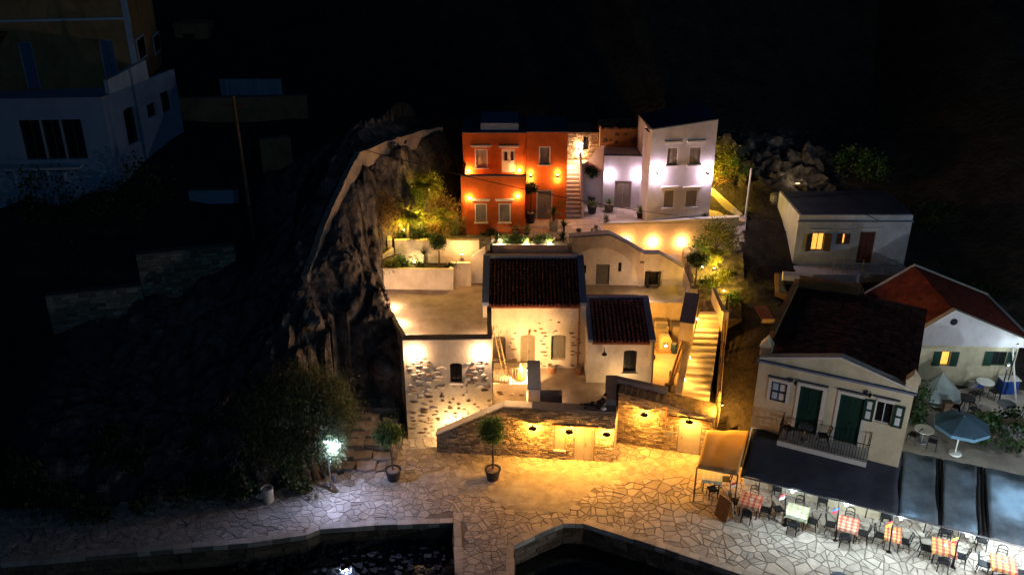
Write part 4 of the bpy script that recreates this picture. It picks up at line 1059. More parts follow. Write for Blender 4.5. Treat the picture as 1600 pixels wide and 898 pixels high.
for ua_, ub_, oo in ((0, uA, [gd, o1, o2]), (uA, uB, [bd]), (uB, Fv.len, [])):
    zm = min(tz(ua_ + .01), tz(ub_ - .01)) - .01
    skin(mb, Fv, ua_, ub_, CZ - .3, zm, oo, .22); Fv.box(mb, ua_, ub_, CZ - .3, zm, -.5, -.222)
    mid = [p for p in T_ if ua_ + .02 < p[0] < ub_ - .02][::-1]
    Fv.poly(mb, [(ua_, zm + .001), (ub_, zm + .001), (ub_, tz(ub_ - .01))] + mid + [(ua_, tz(ua_ + .01))], -.5, 0)
zm = min(h(1063, 430)[1], prof[2][1]) - .01
mb.build('wall', M['white'], vh)
mb = MB(); Fv.box(mb, .02, h(1000, 400)[0], CZ, zm, -2.4, -.51); Fv.box(mb, h(1002, 400)[0], Fv.len - .02, CZ, h(1040, 412)[1] - .4, -2.4, -.51); mb.build('roof', M['floor'], vh)
mb = MB(); top = prof[2:]
for k in range(len(top) - 1):
    (ua, za_), (ub, zb2) = top[k], top[k+1]; Fv.poly(mb, [(ub, zb2 + .002), (ua, za_ + .002), (ua, za_ + .05), (ub, zb2 + .05)], -.55, .03)
mb.build('coping', M['slate'], vh)
# raised vault moulding: a band between a big arc and the wall top
uc = h(935, 455)[0]; ra = h(997, 450)[0] - uc; mb = MB(); zc = CZ; hh_ = h(935, 386)[1] - CZ
arc = [(uc + ra * math.cos(t), zc + hh_ * math.sin(t)) for t in [math.pi * k / 24 for k in range(0, 25)] if uc + ra * math.cos(t) > .02]
for k in range(len(arc) - 1):
    (ua, z1_), (ub, z2_) = arc[k], arc[k+1]
    Fv.poly(mb, [(ub, z2_), (ua, z1_), (ua, tz(ua) - .01), (ub, tz(ub) - .01)], .002, .13)
Fv.box(mb, arc[0][0] + .001, bd[0] - .1, CZ + .001, tz(5.4) - .5, .002, .128)
mb.build('vault_band', M['floor'], vh)
leafdoor(Fv, vh, gd, M['greydoor'], .2, leaves=1, frame=M['greydoor'])
darkwin(Fv, vh, o1, rec=.2, bars=False); darkwin(Fv, vh, o2, rec=.2, bars=False)
w = darkwin(Fv, vh, bd, rec=.2)
leafopen(Fv, w, bd[0] + .02, bd[2], bd[3], .42, 1.1, M['black'], 1); leafopen(Fv, w, bd[1] - .02, bd[2], bd[3], .42, 1.1, M['black'], -1)
Fr = Face((10.22, 48.2), (10.75, 49.3))
mb = MB()
cw = thing('courtyard_kerb', 'small white block wall at the head of the stairs beside the courtyard', 'wall', (10.3, 47, CZ))
mb.hexa([(9.85, 46.45, CZ), (10.7, 46.45, CZ), (10.7, 47.3, CZ), (10.2, 47.3, CZ)], [(9.85, 46.45, CZ+.3), (10.7, 46.45, CZ+.5), (10.7, 47.3, CZ+.9), (10.2, 47.3, CZ+.7)]); mb.build('wall', M['white'], cw)

# retaining wall with three round lamps under the upper plaza
Fo = Face((5.55, 52.2), (14.2, 52.6))
PZ = 7.0
rt_ = thing('retaining_wall', 'long cream retaining wall with three glowing round lamps under the white tower', 'wall', Fo.pt(0, 5))
mb = MB(); Fo.poly(mb, [(0, 3.5), (Fo.len, 3.5), (Fo.len, Fo.hit(1160, 340)[1]), (0, Fo.hit(945, 350)[1])], -.3, 0); mb.build('wall', M['cream'], rt_)
mb = MB(); Fo.poly(mb, [(-.02, Fo.hit(945, 350)[1] + .002), (Fo.len, Fo.hit(1160, 340)[1] + .002), (Fo.len, Fo.hit(1160, 340)[1] + .05), (-.02, Fo.hit(945, 350)[1] + .05)], -.33, .03); mb.build('coping', M['trim'], rt_)
for px, py, lb in ((977, 377, 'leftmost round lamp on the cream retaining wall, half hidden by the sloping roof edge'), (1020, 378, 'middle round lamp on the cream retaining wall below the white tower'), (1065, 378, 'rightmost round lamp on the cream retaining wall, next to the garden trees')):
    bulkhead(Fo, px, py, 60, WARM, lb, 'round lamps on the retaining wall', d=.2)

# ================================================================== UPPER PLAZA
mb = MB(); mb.prism([(-1.25, 49.55), (3.6, 49.0), (5.54, 49.9), (5.6, 52.15), (14.6, 52.65), (14.8, 57), (12.4, 57.2), (8.5, 60), (-3.1, 58), (-3.1, 50.4), (-1.25, 50.4)], 3, PZ)
mb.build('plaza', M['plaza'], kind='structure')
# flagstones of the plaza that can still be told apart
pz = [o for o in COL.objects if o.name == 'plaza'][0]
mb = MB(); r = random.Random(12); y = 49.9
while y < 55.2:
    x = 1.0; hh = r.uniform(.5, .8)
    while x < 8.5:
        w = r.uniform(.6, 1.2)
        if not (x < 5.6 and y > 52.9) and not (x > 5 and y < 52.4) : mb.box(x + .015, x + w - .015, y + .015, y + hh - .015, PZ + .001, PZ + .012, r.uniform(.8, 1.15))
        x += w
    y += hh
mb.build('flagstones', mat('plaza_slab', (.55,.44,.34), var=.2, scale=1.5, bump=.3, shade=True), pz, kind='stuff')
bd_ = thing('planting_bed', 'raised planting bed with a pale rim and thin rail in front of the orange house', 'planter', (1, 49.2, 6.5))
mb = MB(); mb.box(-1.15, 3.25, 48.92, 49.12, 5, 6.95); mb.box(-1.15, 3.25, 49.55, 49.7, 5, 7.12); mb.build('rim', M['white'], bd_)
mb = MB(); mb.box(-1.13, 3.23, 49.121, 49.549, 5, 6.85); mb.build('soil', M['soil'], bd_)
mb = MB()
for k in range(8): mb.tube([(-.9 + k * .55, 49.62, 7.12), (-.9 + k * .55, 49.62, 7.75)], .012, 4)
mb.tube([(-.95, 49.62, 7.76), (2.95, 49.62, 7.76)], .018, 5); mb.tube([(-.95, 49.62, 7.45), (2.95, 49.62, 7.45)], .012, 5)
mb.build('rail', M['metal'], bd_)

# ---- orange house
Fo1 = Face((-3.02, 50.5), (.78, 50.5))
oh = thing('orange_house', 'orange two-storey house with roof terrace over its left half, taupe shutters and white cornices', 'house', (-1, 50.5, PZ))
zt1 = Fo1.hit(770, 276)[1]
wl = [Fo1.rect(742, 318, 761, 347), Fo1.rect(779, 318, 798, 347)]
mb = MB(); skin(mb, Fo1, 0, Fo1.len, PZ, zt1, wl, .14); Fo1.box(mb, 0, Fo1.len, PZ, zt1 - .6, -2.6, -.142)
Fo1.box(mb, 0, .2, zt1 - .601, zt1, -2.6, -.142)
mb.build('lower_wall', M['orange'], oh)
Fo2 = Face((-3.0, 53.05), (.86, 53.05)); zt2 = Fo2.hit(770, 208)[1]
ow = Fo2.rect(742, 233, 762, 262); od = Fo2.rect(784, 233, 806, 277); od = (od[0], od[1], zt1 - .58, od[3])
mb = MB(); skin(mb, Fo2, 0, Fo2.len, zt1 - .6, zt2, [ow, od], .14); Fo2.box(mb, 0, Fo2.len, PZ, zt2, -3.6, -.142); mb.build('upper_wall', M['orange'], oh)
Fo3 = Face((.87, 52.95), (3.38, 52.95)); zt3 = Fo3.hit(850, 207)[1]
w3 = Fo3.rect(842, 229, 860, 257); d3 = Fo3.rect(838, 297, 863, 340); d3 = (d3[0], d3[1], PZ + .03, d3[3])
mb = MB(); skin(mb, Fo3, 0, Fo3.len, PZ, zt3, [w3, d3], .14); Fo3.box(mb, 0, Fo3.len, PZ, zt3, -3.7, -.142); mb.build('right_wall', M['orange'], oh)
mb = MB(); Fo1.box(mb, 0, Fo1.len, zt1 + .001, zt1 + .05, -.3, .03); mb.build('parapet_coping', M['slate'], oh)
mb = MB(); Fo2.box(mb, -.05, Fo2.len, zt2 + .001, zt2 + .06, -3.6, .05); Fo3.box(mb, 0, Fo3.len + .05, zt3 + .001, zt3 + .06, -3.7, .05); mb.build('roof', M['darkroof'], oh)
for q in wl: w = shutterwin(Fo1, oh, q); lintel(Fo1, w, q[0] - .2, q[1] + .2, q[3] + .22)
w = shutterwin(Fo2, oh, ow, m=M['palepaint']); lintel(Fo2, w, ow[0] - .25, ow[1] + .2, ow[3] + .18)
w = leafdoor(Fo2, oh, od, M['trim'], .14); lintel(Fo2, w, od[0] - .2, od[1] + .2, od[3] + .15)
for s in (0, 1):
    mb = MB(); a = od[0] + .17 + s * ((od[1]-od[0]) / 2 - .04); Fo2.box(mb, a, a + .17, od[2] + .75, od[3] - .2, -.085, -.06); mb.build('pane', M['glass'], w)
w = shutterwin(Fo3, oh, w3)
w = leafdoor(Fo3, oh, d3, M['shut'], .12, frame=M['trim'])
mb = MB(); mb.box(-1.9, .4, 53.2, 56, zt3 + .06, zt3 + .5); mb.build('water_cistern', M['bluetrim'], oh)
for px, py, F__, lb in ((733, 309, Fo1, 'round lamp left of the lower windows of the orange house'), (809, 306, Fo1, 'round lamp right of the lower windows of the orange house')):
    bulkhead(F__, px, py, 34, WARM, lb, 'round lamps on the orange house', d=.15)
for px, py, lb in ((732, 267, 'lamp at the left end of the orange house terrace'), (811, 266, 'lamp at the right end of the orange house terrace')):
    bulkhead(Fo2, px, py, 42, WARM, lb, 'terrace lamps of the orange house', d=.18)
updown(Fo3, 829, 275, 24, WARM, 'up and down light left of the upper window on the orange house')
updown(Fo3, 871, 275, 24, WARM, 'up and down light on the orange house at the foot of the stairs')
# ---- outdoor stairs up beside it
us_ = thing('plaza_stairs', 'white stone stairs climbing between the orange house and the curved pink wall', 'stairs', (3.9, 53.2, PZ))
for k in range(13):
    y = 53.3 + k * .28; z = PZ + (k + 1) * .185; mb = MB(); mb.box(3.42, 4.35 , y, y + .30, z - .4, z - .002 * (k % 2)); mb.build('step', M['trim'], us_)
mb = MB(); mb.box(3.42, 5.6, 56.93, 58.2, 7, PZ + 13 * .185); mb.build('landing', M['plaza'], us_)
Fs = Face((3.42, 57.9), (5.75, 57.9))
sb = thing('stone_building', 'rough stone building with a small dark window at the top of the plaza stairs', 'building', (5, 58, 9))
zt4 = Fs.hit(910, 207)[1]; swn = Fs.rect(912, 214, 920, 234)
mb = MB(); skin(mb, Fs, 0, Fs.len, PZ, zt4, [swn], .2); Fs.box(mb, 0, Fs.len, PZ, zt4, -2.5, -.202); mb.build('wall', M['mortar'], sb)
masonry(sb, Fs, .02, Fs.len - .01, 9.2, zt4, [swn], mat('pale_masonry', (.48,.38,.26), var=.25, scale=5, bump=.5, shade=True), nbig=30, seed=14)
darkwin(Fs, sb, swn, rec=.18, bars=False)
updown(Fs, 905, 232, 34, PEACH, 'up and down light on the rough stone building at the top of the stairs')
t = thing('step_light', 'small bright light at the head of the white plaza stairs, against the orange wall', 'step light', (3.5, 56.6, 9.3))
q = MB(); q.box(3.39, 3.46, 56.2, 56.35, 9.5, 9.6); q.build('lens', M['bulbw'], t); plight(t, (3.75, 56.0, 9.8), 45, PEACH, .05)
F5 = Face((5.76, 57.3), (8.9, 57.3))
pb_ = thing('plaster_building', 'ochre plaster building with dark stone patches behind the white annex', 'building', (7.3, 57.5, 9))
zt5 = F5.hit(960, 202)[1]
mb = MB(); F5.box(mb, 0, F5.len, PZ, zt5, -2.5, 0); mb.build('wall', M['ochre'], pb_)
onface(F5, pb_, [(928, 206, 996, 240, 26, .18, .42, .8, .03, 1)], M['darkstone'], 6)
mb = MB()
r = random.Random(2)
for k in range(26):
    u = k * F5.len / 26; F5.box(mb, u + .01, u + F5.len / 26 - .01, zt5 + .001, zt5 + r.uniform(.05, .16), -.5, .04, r.uniform(.6, 1.1))
mb.build('rubble_coping', M['darkstone'], pb_, kind='stuff')
# ---- white annex of the tower
F6 = Face((5.86, 55.1), (8.42, 54.9))
wx = thing('white_annex', 'low lilac-white annex with a taupe double door between the curved wall and the tower', 'house', (7, 55, PZ))
zt6 = F6.hit(970, 244)[1]; d6 = F6.rect(960, 283, 986, 325); d6 = (d6[0], d6[1], PZ + .05, d6[3])
mb = MB(); skin(mb, F6, 0, F6.len, PZ, zt6, [d6], .15); F6.box(mb, 0, F6.len, PZ, zt6 - .02, -2.1, -.152); mb.build('wall', M['cool'], wx)
mb = MB(); F6.box(mb, -.03, F6.len, zt6 + .001, zt6 + .05, -.25, .03); mb.build('coping', M['slate'], wx)
leafdoor(F6, wx, d6, M['shut'], .13, frame=M['shut'])
bulkhead(F6, 952, 274, 30, LILAC, 'round lamp left of the taupe door on the low white annex', 'round lamps on the white annex', d=.17)
bulkhead(F6, 998, 273, 30, LILAC, 'round lamp right of the taupe door on the low white annex', 'round lamps on the white annex', d=.17)
# curved wall beside the stairs: high at the annex, sweeping down to the foot of the steps
cvw = thing('curved_wall', 'pinkish plaster wall with a swooping curved top beside the white plaza stairs', 'wall', (4.5, 54, PZ))
mb = MB(); N_ = 12; path = []
for k in range(N_ + 1):
    t = k / N_; y = 53.2 + t * 3.6; x = 4.38 + t * .0
    z = PZ + 1.0 + 13 * .185 * t * .95
    path.append((x, y, z))
for k in range(N_): a, b = path[k], path[k+1]; wallseg(mb, (a[0], a[1]), (b[0], b[1]), PZ, a[2], .16, b[2])
a0 = path[-1]
for k in range(8):
    t0, t1 = k / 8, (k+1) / 8
    zA = 9.6 + .75 * math.sin(t0 * math.pi / 2) ** 2 * 2; zB = 9.6 + .75 * math.sin(t1 * math.pi / 2) ** 2 * 2
    xa, xb = 4.55 + 1.3 * t0, 4.55 + 1.3 * t1
    wallseg(mb, (xa, 56.4 - t0 * .9), (xb, 56.4 - t1 * .9), PZ, zA, -.18, zB)
mb.build('wall', M['cool'], cvw)
# ---- the white tower with sloping roof
F7 = Face(P2(atz(1009, 349, PZ)), P2(atz(1107, 343, PZ)))
tw = thing('white_tower_house', 'tall lilac-white tower house with a slanting dark roof and four taupe shuttered windows', 'house', F7.pt(2, PZ))
zl, zr_ = F7.hit(1021, 203)[1], F7.hit(1124, 187)[1]
wt = [F7.rect(1041, 230, 1060, 258), F7.rect(1076, 229, 1096, 257), F7.rect(1036, 296, 1054, 324), F7.rect(1070, 296, 1090, 323)]
zmn = min(zl, zr_) - .3
mb = MB(); skin(mb, F7, 0, F7.len, PZ, zmn, wt, .14)
F7.box(mb, 0, F7.len, PZ, zmn, -1.5, -.142)
F7.poly(mb, [(0, zmn + .001), (F7.len, zmn + .001), (F7.len, zr_), (0, zl)], -.35, 0)
bl_ = aty(998, 180, 57.0); br_ = aty(1096, 160, 57.3)
fl = F7.pt(0, 0, -.14); fr = F7.pt(F7.len, 0, -.14)
LB = Vector((aty(998, 180, 57.0).x, 57.0, 0)); RB = Vector((aty(1096, 160, 57.3).x, 57.3, 0))
zlb = aty(998, 180, 57.0).z; zrb = aty(1096, 160, 57.3).z
b_ = [(F7.pt(.0, 0, -.2)), (F7.pt(F7.len, 0, -.2)), RB, LB]
mb.hexa([(p.x, p.y, PZ) for p in b_], [(b_[0].x, b_[0].y, zl - .12), (b_[1].x, b_[1].y, zr_ - .12), (RB.x, RB.y, zrb - .02), (LB.x, LB.y, zlb - .02)])
mb.build('wall', M['cool'], tw)
mb = MB(); q = [F7.pt(-.02, zl + .001, .04), F7.pt(F7.len + .02, zr_ + .001, .04), Vector((RB.x + .03, RB.y, zrb)), Vector((LB.x - .03, LB.y, zlb))]
mb.hexa(q, [v + Vector((0, 0, .07)) for v in q]); mb.build('roof', M['darkroof'], tw)
for k, q in enumerate(wt): w = shutterwin(F7, tw, q); lintel(F7, w, q[0] - .18, q[1] + .18, q[3] + (.3 if k < 2 else .12))
updown(F7, 1026, 270, 40, LILAC, 'up and down light on the tower, left of its shuttered windows')
updown(F7, 1105, 270, 40, LILAC, 'up and down light on the tower, right of its shuttered windows')
mb = MB(); 
pw = thing('garden_ramp_wall', 'dim low wall with a post at the right of the tower garden', 'wall', (13.8, 53.5, PZ))
wallseg(mb, (13.3, 56.5), (14.6, 53.3), PZ - 1, PZ + .9, .2, PZ + .25); mb.build('wall', M['cream'], pw)
pst = thing('white_pole', 'tall leaning white pole standing on the corner of the retaining wall', 'pole', (14.6, 53.0, 7))
mb = MB(); p0 = aty(1164, 342, 53.2); p1 = aty(1174, 263, 53.2); mb.tube([p0 - Vector((0, 0, .5)), p1], .06, 8); mb.build('shaft', M['trim'], pst)
mb = MB(); mb.lathe(p0 - Vector((0, 0, .5)), [(.14, 0), (.14, .05)], 10); mb.build('base', M['metal'], pst)
mb = MB()
mb.hexa([(10.75, 46.3, 1), (13.6, 46.3, 1), (14.6, 52.3, 1), (10.75, 52.3, 1)], [(10.75, 46.3, 5.0), (13.3, 46.3, 5.2), (14.4, 52.2, 6.3), (10.75, 52.2, 5.4)])
mb.hexa([(10.9, 44.2, 1), (12.9, 44.2, 1), (13.3, 46.29, 1), (10.9, 46.29, 1)], [(10.95, 44.2, 4.5), (12.7, 44.2, 4.5), (13.1, 46.29, 4.9), (10.95, 46.29, 4.9)])
mb.build('garden_ground', GM, kind='structure')

# ================================================================== CREAM HOUSE
Fk = Face(P2(atz(1173, 665, 3.3)), P2(atz(1405, 722, 3.3)))
kh = thing('cream_house', 'cream two-storey house with a pediment, green balcony doors and a low dark roof', 'house', Fk.pt(0, 0))
ztl = Fk.hit(1187, 567)[1]; ztr = Fk.hit(1427, 612)[1]; ztk = (ztl + ztr) / 2
k1 = Fk.rect(1204, 597, 1229, 627); kd1 = Fk.rect(1247, 605, 1283, 655); kd2 = Fk.rect(1309, 618, 1348, 672); k2 = Fk.rect(1366, 628, 1395, 662)
BZ = 3.62
kd1 = (kd1[0], kd1[1], BZ, kd1[3]); kd2 = (kd2[0], kd2[1], BZ, kd2[3])
mb = MB(); skin(mb, Fk, 0, Fk.len, 0, ztk, [k1, kd1, kd2, k2], .16); Fk.box(mb, 0, Fk.len, -.3, ztk, -8.8, -.162)
mb.build('wall', M['khcream'], kh)
ap = Fk.hit(1314, 561); up_ = ap[0]; zp_ = ap[1]
mb = MB(); Fk.poly(mb, [(.12, ztk + .1), (Fk.len - .12, ztk + .1), (up_, zp_)], -.3, 0); mb.build('pediment', M['khcream'], kh)
mb = MB(); Fk.box(mb, -.1, Fk.len + .1, ztk + .001, ztk + .099, -.32, .12); mb.build('cornice', M['bluetrim'], kh)
mb = MB()
for (ua, z_a, ub, z_b) in ((.0, ztk + .12, up_, zp_ + .03), (up_, zp_ + .03, Fk.len, ztk + .12)):
    Fk.poly(mb, [(ua, z_a), (ub, z_b), (ub, z_b + .09), (ua, z_a + .09)], -.35, .06)
mb.build('pediment_coping', M['trim'], kh)
rfk = MB()
zr3 = ztk + .30
for (ua, z_a, ub, z_b) in ((.0, ztk + .1, up_, zr3), (up_, zr3, Fk.len, ztk + .1)):
    Fk.poly(rfk, [(ua, z_a - .1), (ub, z_b - .1), (ub, z_b), (ua, z_a)], -8.8, -.351)
rfk = rfk.build('roof', M['ktile'], kh)
mb = MB(); rr2 = random.Random(5)
for side in (0, 1):
    for j in range(22):
        d0, d1 = -.36 - j * .38, -.36 - (j + 1) * .38 - .05
        for i in range(9):
            f0, f1 = i / 9, (i + 1) / 9
            if side == 0: ua, ub = up_ * f0, up_ * f1; z0_2, z1_2 = ztk + .1 + (zr3 - ztk - .1) * f0, ztk + .1 + (zr3 - ztk - .1) * f1
            else: ua, ub = Fk.len - (Fk.len - up_) * f1, Fk.len - (Fk.len - up_) * f0; z1_2, z0_2 = ztk + .1 + (zr3 - ztk - .1) * f0, ztk + .1 + (zr3 - ztk - .1) * f1
            li = rr2.uniform(.02, .05)
            mb.face([Fk.pt(ua, z0_2 + li, d0), Fk.pt(ub, z1_2 + li, d0), Fk.pt(ub, z1_2 + li * .5, d1), Fk.pt(ua, z0_2 + li * .5, d1)], rr2.uniform(.5, 1.0))
mb.build('tiles', M['ktile'], rfk, kind='stuff')
# parapet and terrace on the left rear roof, two toy-gable vents
mb = MB(); Fk.box(mb, -.05, .2, ztk + .1, ztk + .5, -8.8, -2.2); Fk.box(mb, .201, 3.2, ztk + .1, ztk + .75, -8.8, -8.5); mb.build('parapet', M['ochre'], kh)
for uu, dd, nm in ((.15, -.4, 0), (Fk.len - .15, .0, 1)):
    mb = MB(); Fk.box(mb, uu - .25, uu + .25, ztk + .1, ztk + .55, dd - .5, dd + .02); Fk.poly(mb, [(uu - .3, ztk + .551), (uu + .3, ztk + .551), (uu, ztk + .95)], dd - .5, dd + .05)
    mb.build('chimney', M['khcream'], kh)
w = leafdoor(Fk, kh, k1, M['bluepaint'], .1, name='window', frame=M['bluepaint'], handle=False, panels=False)
mb = MB()
for a in (.27, .73):
    for b in (.25, .72):
        uu = k1[0] + (k1[1] - k1[0]) * a; zz = k1[2] + (k1[3] - k1[2]) * b; Fk.box(mb, uu - .12, uu + .12, zz - .17, zz + .17, -.05, -.04)
mb.build('panel', M['whitec'], w)
for q in (kd1, kd2): leafdoor(Fk, kh, q, M['green'], .1, frame=M['green'])
w = darkwin(Fk, kh, k2, rec=.12, frame=M['trim'])
for s, ub in ((1, k2[0]), (-1, k2[1])):
    mb = MB(); a = ub - .46 if s > 0 else ub + .02; Fk.box(mb, a, a + .44, k2[2] - .02, k2[3] + .02, .01, .05); l = mb.build('shutter', M['green'], w)
    mb = MB()
    for b in (.27, .73): zz = k2[2] + (k2[3] - k2[2]) * b; Fk.box(mb, a + .12, a + .32, zz - .19, zz + .19, .051, .056)
    l2 = mb.build('louvre', M['whitec'], w)
for q in (k1, kd1, kd2, k2):
    mb = MB(); e = .14 if q is not k2 else .05
    Fk.box(mb, q[0] - e, q[0] - .002, q[2], q[3] + .14, .002, .04) if q is not k2 else None
    Fk.box(mb, q[1] + .002, q[1] + e, q[2], q[3] + .14, .002, .04) if q is not k2 else None
    Fk.box(mb, q[0], q[1], q[3] + .01, q[3] + .16, .002, .038); mb.build('surround', M['trim'], kh)
    mb = MB(); Fk.box(mb, q[0] - .2, q[1] + .2, q[3] + .22, q[3] + .28, .002, .1); mb.build('drip_moulding', M['darkroof'], kh)
# sunk balcony
bu0, bu1 = Fk.hit(1222, 668)[0], Fk.hit(1361, 690)[0]
mb = MB(); Fk.box(mb, bu0, bu1, BZ - .25, BZ - .01, .002, 1.15); mb.build('balcony_slab', M['trim'], kh)
mb = MB(); n = int((bu1 - bu0) / .12)
for k in range(n + 1): u = bu0 + .03 + (bu1 - bu0 - .06) * k / n; mb.tube([Fk.pt(u, BZ, 1.1), Fk.pt(u, BZ + .85, 1.1)], .013, 4)
for k in range(8):
    for u in (bu0 + .03, bu1 - .03): mb.tube([Fk.pt(u, BZ, .05 + k * .14), Fk.pt(u, BZ + .85, .05 + k * .14)], .013, 4)
for u in (bu0 + .03, bu1 - .03): mb.tube([Fk.pt(u, BZ + .86, .0), Fk.pt(u, BZ + .86, 1.1)], .022, 4)
mb.tube([Fk.pt(bu0, BZ + .86, 1.1), Fk.pt(bu1, BZ + .86, 1.1)], .022, 4); mb.tube([Fk.pt(bu0, BZ + .1, 1.1), Fk.pt(bu1, BZ + .1, 1.1)], .016, 4)
mb.build('balcony_railing', M['black'], kh)
for px, py, lb in ((1244, 595, 'small dark lantern between the blue window and the left green door of the cream house'), (1360, 614, 'small dark lantern above the open window of the cream house')):
    u, z = Fk.hit(px, py); t = thing('wall_lantern', lb, 'lantern', Fk.pt(u, z), 'unlit lanterns on the cream house')
    q = MB(); q.tube([Fk.pt(u, z + .08, .002), Fk.pt(u, z + .12, .16)], .014, 5); q.build('arm', M['black'], t)
    q = MB(); q.lathe(Fk.pt(u, z, .16), [(.03, -.14), (.08, .0), (.09, .03), (.02, .12)], 8); q.build('cage', M['black'], t)
# balcony furniture
def make_chair(name, label, m, m2=None):
    """slatted taverna chair, 0.86 m high, facing +Y"""
    t = thing(name, label, 'chair', (0, 0, 0)); m2 = m2 or m
    mb = MB()
    for k in range(4): mb.box(-.20, .20, -.20 + k*.103, -.20 + k*.103 + .09, .44, .465)
    mb.box(-.21, .21, -.21, .21, .415, .438); mb.build('seat', m2, t)
    for s in (-1, 1):
        mb = MB(); mb.tube([(s*.19, .18, .415), (s*.20, .21, 0)], .022, 5); mb.build('leg', m, t)
        mb = MB(); mb.tube([(s*.19, -.19, .415), (s*.21, -.25, 0)], .022, 5); mb.build('leg', m, t)
    mb = MB()
    for s in (-1, 1): mb.tube([(s*.19, -.20, .415), (s*.195, -.24, .65), (s*.17, -.29, .86)], .02, 5)
    pts = [(-.17, -.29, .85), (-.09, -.315, .895), (0, -.32, .905), (.09, -.315, .895), (.17, -.29, .85)]
    mb.tube(pts, .026, 5)
    mb.tube([(-.19, -.25, .70), (0, -.28, .73), (.19, -.25, .70)], .02, 5); mb.tube([(-.19, -.235, .58), (.19, -.235, .58)], .014, 5)
    mb.build('backrest', m, t)
    mb = MB()
    for s in (-1, 1): mb.tube([(s*.197, .2, .2), (s*.2, -.22, .2)], .012, 4)
    mb.build('stretcher', m, t)
    return t
chair0 = make_chair('chair', 'dark taverna chair at the near side of the leftmost checked table', M['black'])
used0 = [False]
def chair(p, rz, label, group='dark chairs at the quayside tables'):
    if not used0[0]:
        used0[0] = True; chair0.location = p; chair0.rotation_euler.z = rz; chair0['label'] = label; chair0['group'] = group; return chair0
    return dup(chair0, p, rz, label, group)
def roundtable(p, r, h, m, name, label, group=None):
    t = thing(name, label, 'table', p, group); x, y, z = p
    mb = MB(); mb.lathe((x, y, z), [(r, h - .03), (r, h)], 20); mb.build('table_top', m, t)
    mb = MB(); mb.tube([(x, y, z + .03), (x, y, z + h - .03)], .03, 8); mb.build('leg', M['metal'], t)
    mb = MB(); mb.lathe((x, y, z), [(r * .55, 0), (r * .5, .03)], 12); mb.build('base', M['metal'], t)
    return t
roundtable(Fk.pt(Fk.hit(1262, 660)[0], BZ, .55), .32, .7, M['metal'], 'balcony_table', 'small round table on the dark balcony of the cream house')
chair(Fk.pt(Fk.hit(1236, 655)[0], BZ, .6), -1.2, 'chair at the left end of the dark balcony of the cream house', 'chairs on the balcony')
chair(Fk.pt(Fk.hit(1290, 665)[0], BZ, .5), 1.4, 'chair between the two green balcony doors of the cream house', 'chairs on the balcony')

# ================================================================== HOUSE WITH LIT WINDOWS
Fw = Face(P2(atz(1238, 413, 5)), P2(atz(1412, 413, 5)))
wh = thing('flat_roof_house', 'low blue-white house with a flat roof and one glowing shuttered window on the slope', 'house', Fw.pt(0, 5))
ztw = Fw.hit(1330, 336)[1]
q1 = Fw.rect(1268, 364, 1287, 391); q2 = Fw.rect(1313, 365, 1322, 381); qd = Fw.rect(1341, 362, 1365, 408); qd = (qd[0], qd[1], 5.1, qd[3])
mb = MB(); skin(mb, Fw, 0, Fw.len, 4, ztw, [q1, q2, qd], .15); Fw.box(mb, 0, Fw.len, 4, ztw, -4.4, -.152); mb.build('wall', M['blue'], wh)
mb = MB(); Fw.box(mb, .1, Fw.len - .1, ztw + .001, ztw + .04, -4.3, -.1); mb.build('roof', M['darkroof'], wh)
mb = MB(); Fw.box(mb, -.06, Fw.len + .06, ztw - .42, ztw - .34, .002, .1); mb.build('string_course', M['bluetrim'], wh)
w = darkwin(Fw, wh, q1, rec=.12, frame=M['wood'], lit=M['lit'])
leafopen(Fw, w, q1[0], q1[2], q1[3], .42, 2.7, M['wood'], 1); leafopen(Fw, w, q1[1], q1[2], q1[3], .42, 2.7, M['wood'], -1)
w = darkwin(Fw, wh, q2, rec=.12, frame=M['wood'], lit=M['lit'], bars=False)
mb = MB(); Fw.box(mb, q2[0] - .22, q2[0] + .12, q2[2], q2[3], .005, .04); mb.build('shutter', M['wood'], w)
mb = MB(); Fw.box(mb, q2[1] - .12, q2[1] + .22, q2[2], q2[3], .005, .04); mb.build('shutter', M['wood'], w)
leafdoor(Fw, wh, qd, mat('brown_red_door', (.09,.025,.02), rough=.6), .12, leaves=2, frame=M['wood'])
for q in (q1, q2, qd): mb = MB(); Fw.box(mb, q[0] - .2, q[1] + .2, q[3] + .2, q[3] + .27, .002, .1); mb.build('lintel', M['trim'], wh)
mb = MB(); Fw.box(mb, 0, Fw.len, 4.2, 4.98, .002, 1.5); mb.build('porch', M['blue'], wh)
mb = MB()
for (a, b) in (((1290, 1335)), ((1366, 1395))):
    u0, u1 = Fw.hit(a, 408)[0], Fw.hit(b, 408)[0]
    for zz in (.3, .6, .9): mb.tube([Fw.pt(u0, 4.98 + zz, 1.35), Fw.pt(u1, 4.98 + zz, 1.35)], .015, 4)
    for k in range(4): u = u0 + (u1 - u0) * k / 3; mb.tube([Fw.pt(u, 4.98, 1.35), Fw.pt(u, 5.9, 1.35)], .02, 4)
mb.build('railing', M['metal'], wh)
t = thing('rooftop_lamp', 'hidden lamp behind the flat-roofed house, lighting the crag cold white', 'lamp', (19.3, 58.3, 8.1))
q = MB(); q.tube([(19.3, 57.8, 6.2), (19.3, 57.8, 7.7)], .05, 6); q.build('post', M['metal'], t)
q = MB(); q.box(19.15, 19.45, 57.7, 57.9, 7.7, 7.8); q.build('head', M['trim'], t)
plight(t, (19.3, 57.7, 8.3), 15, (1, .76, .5), .1)
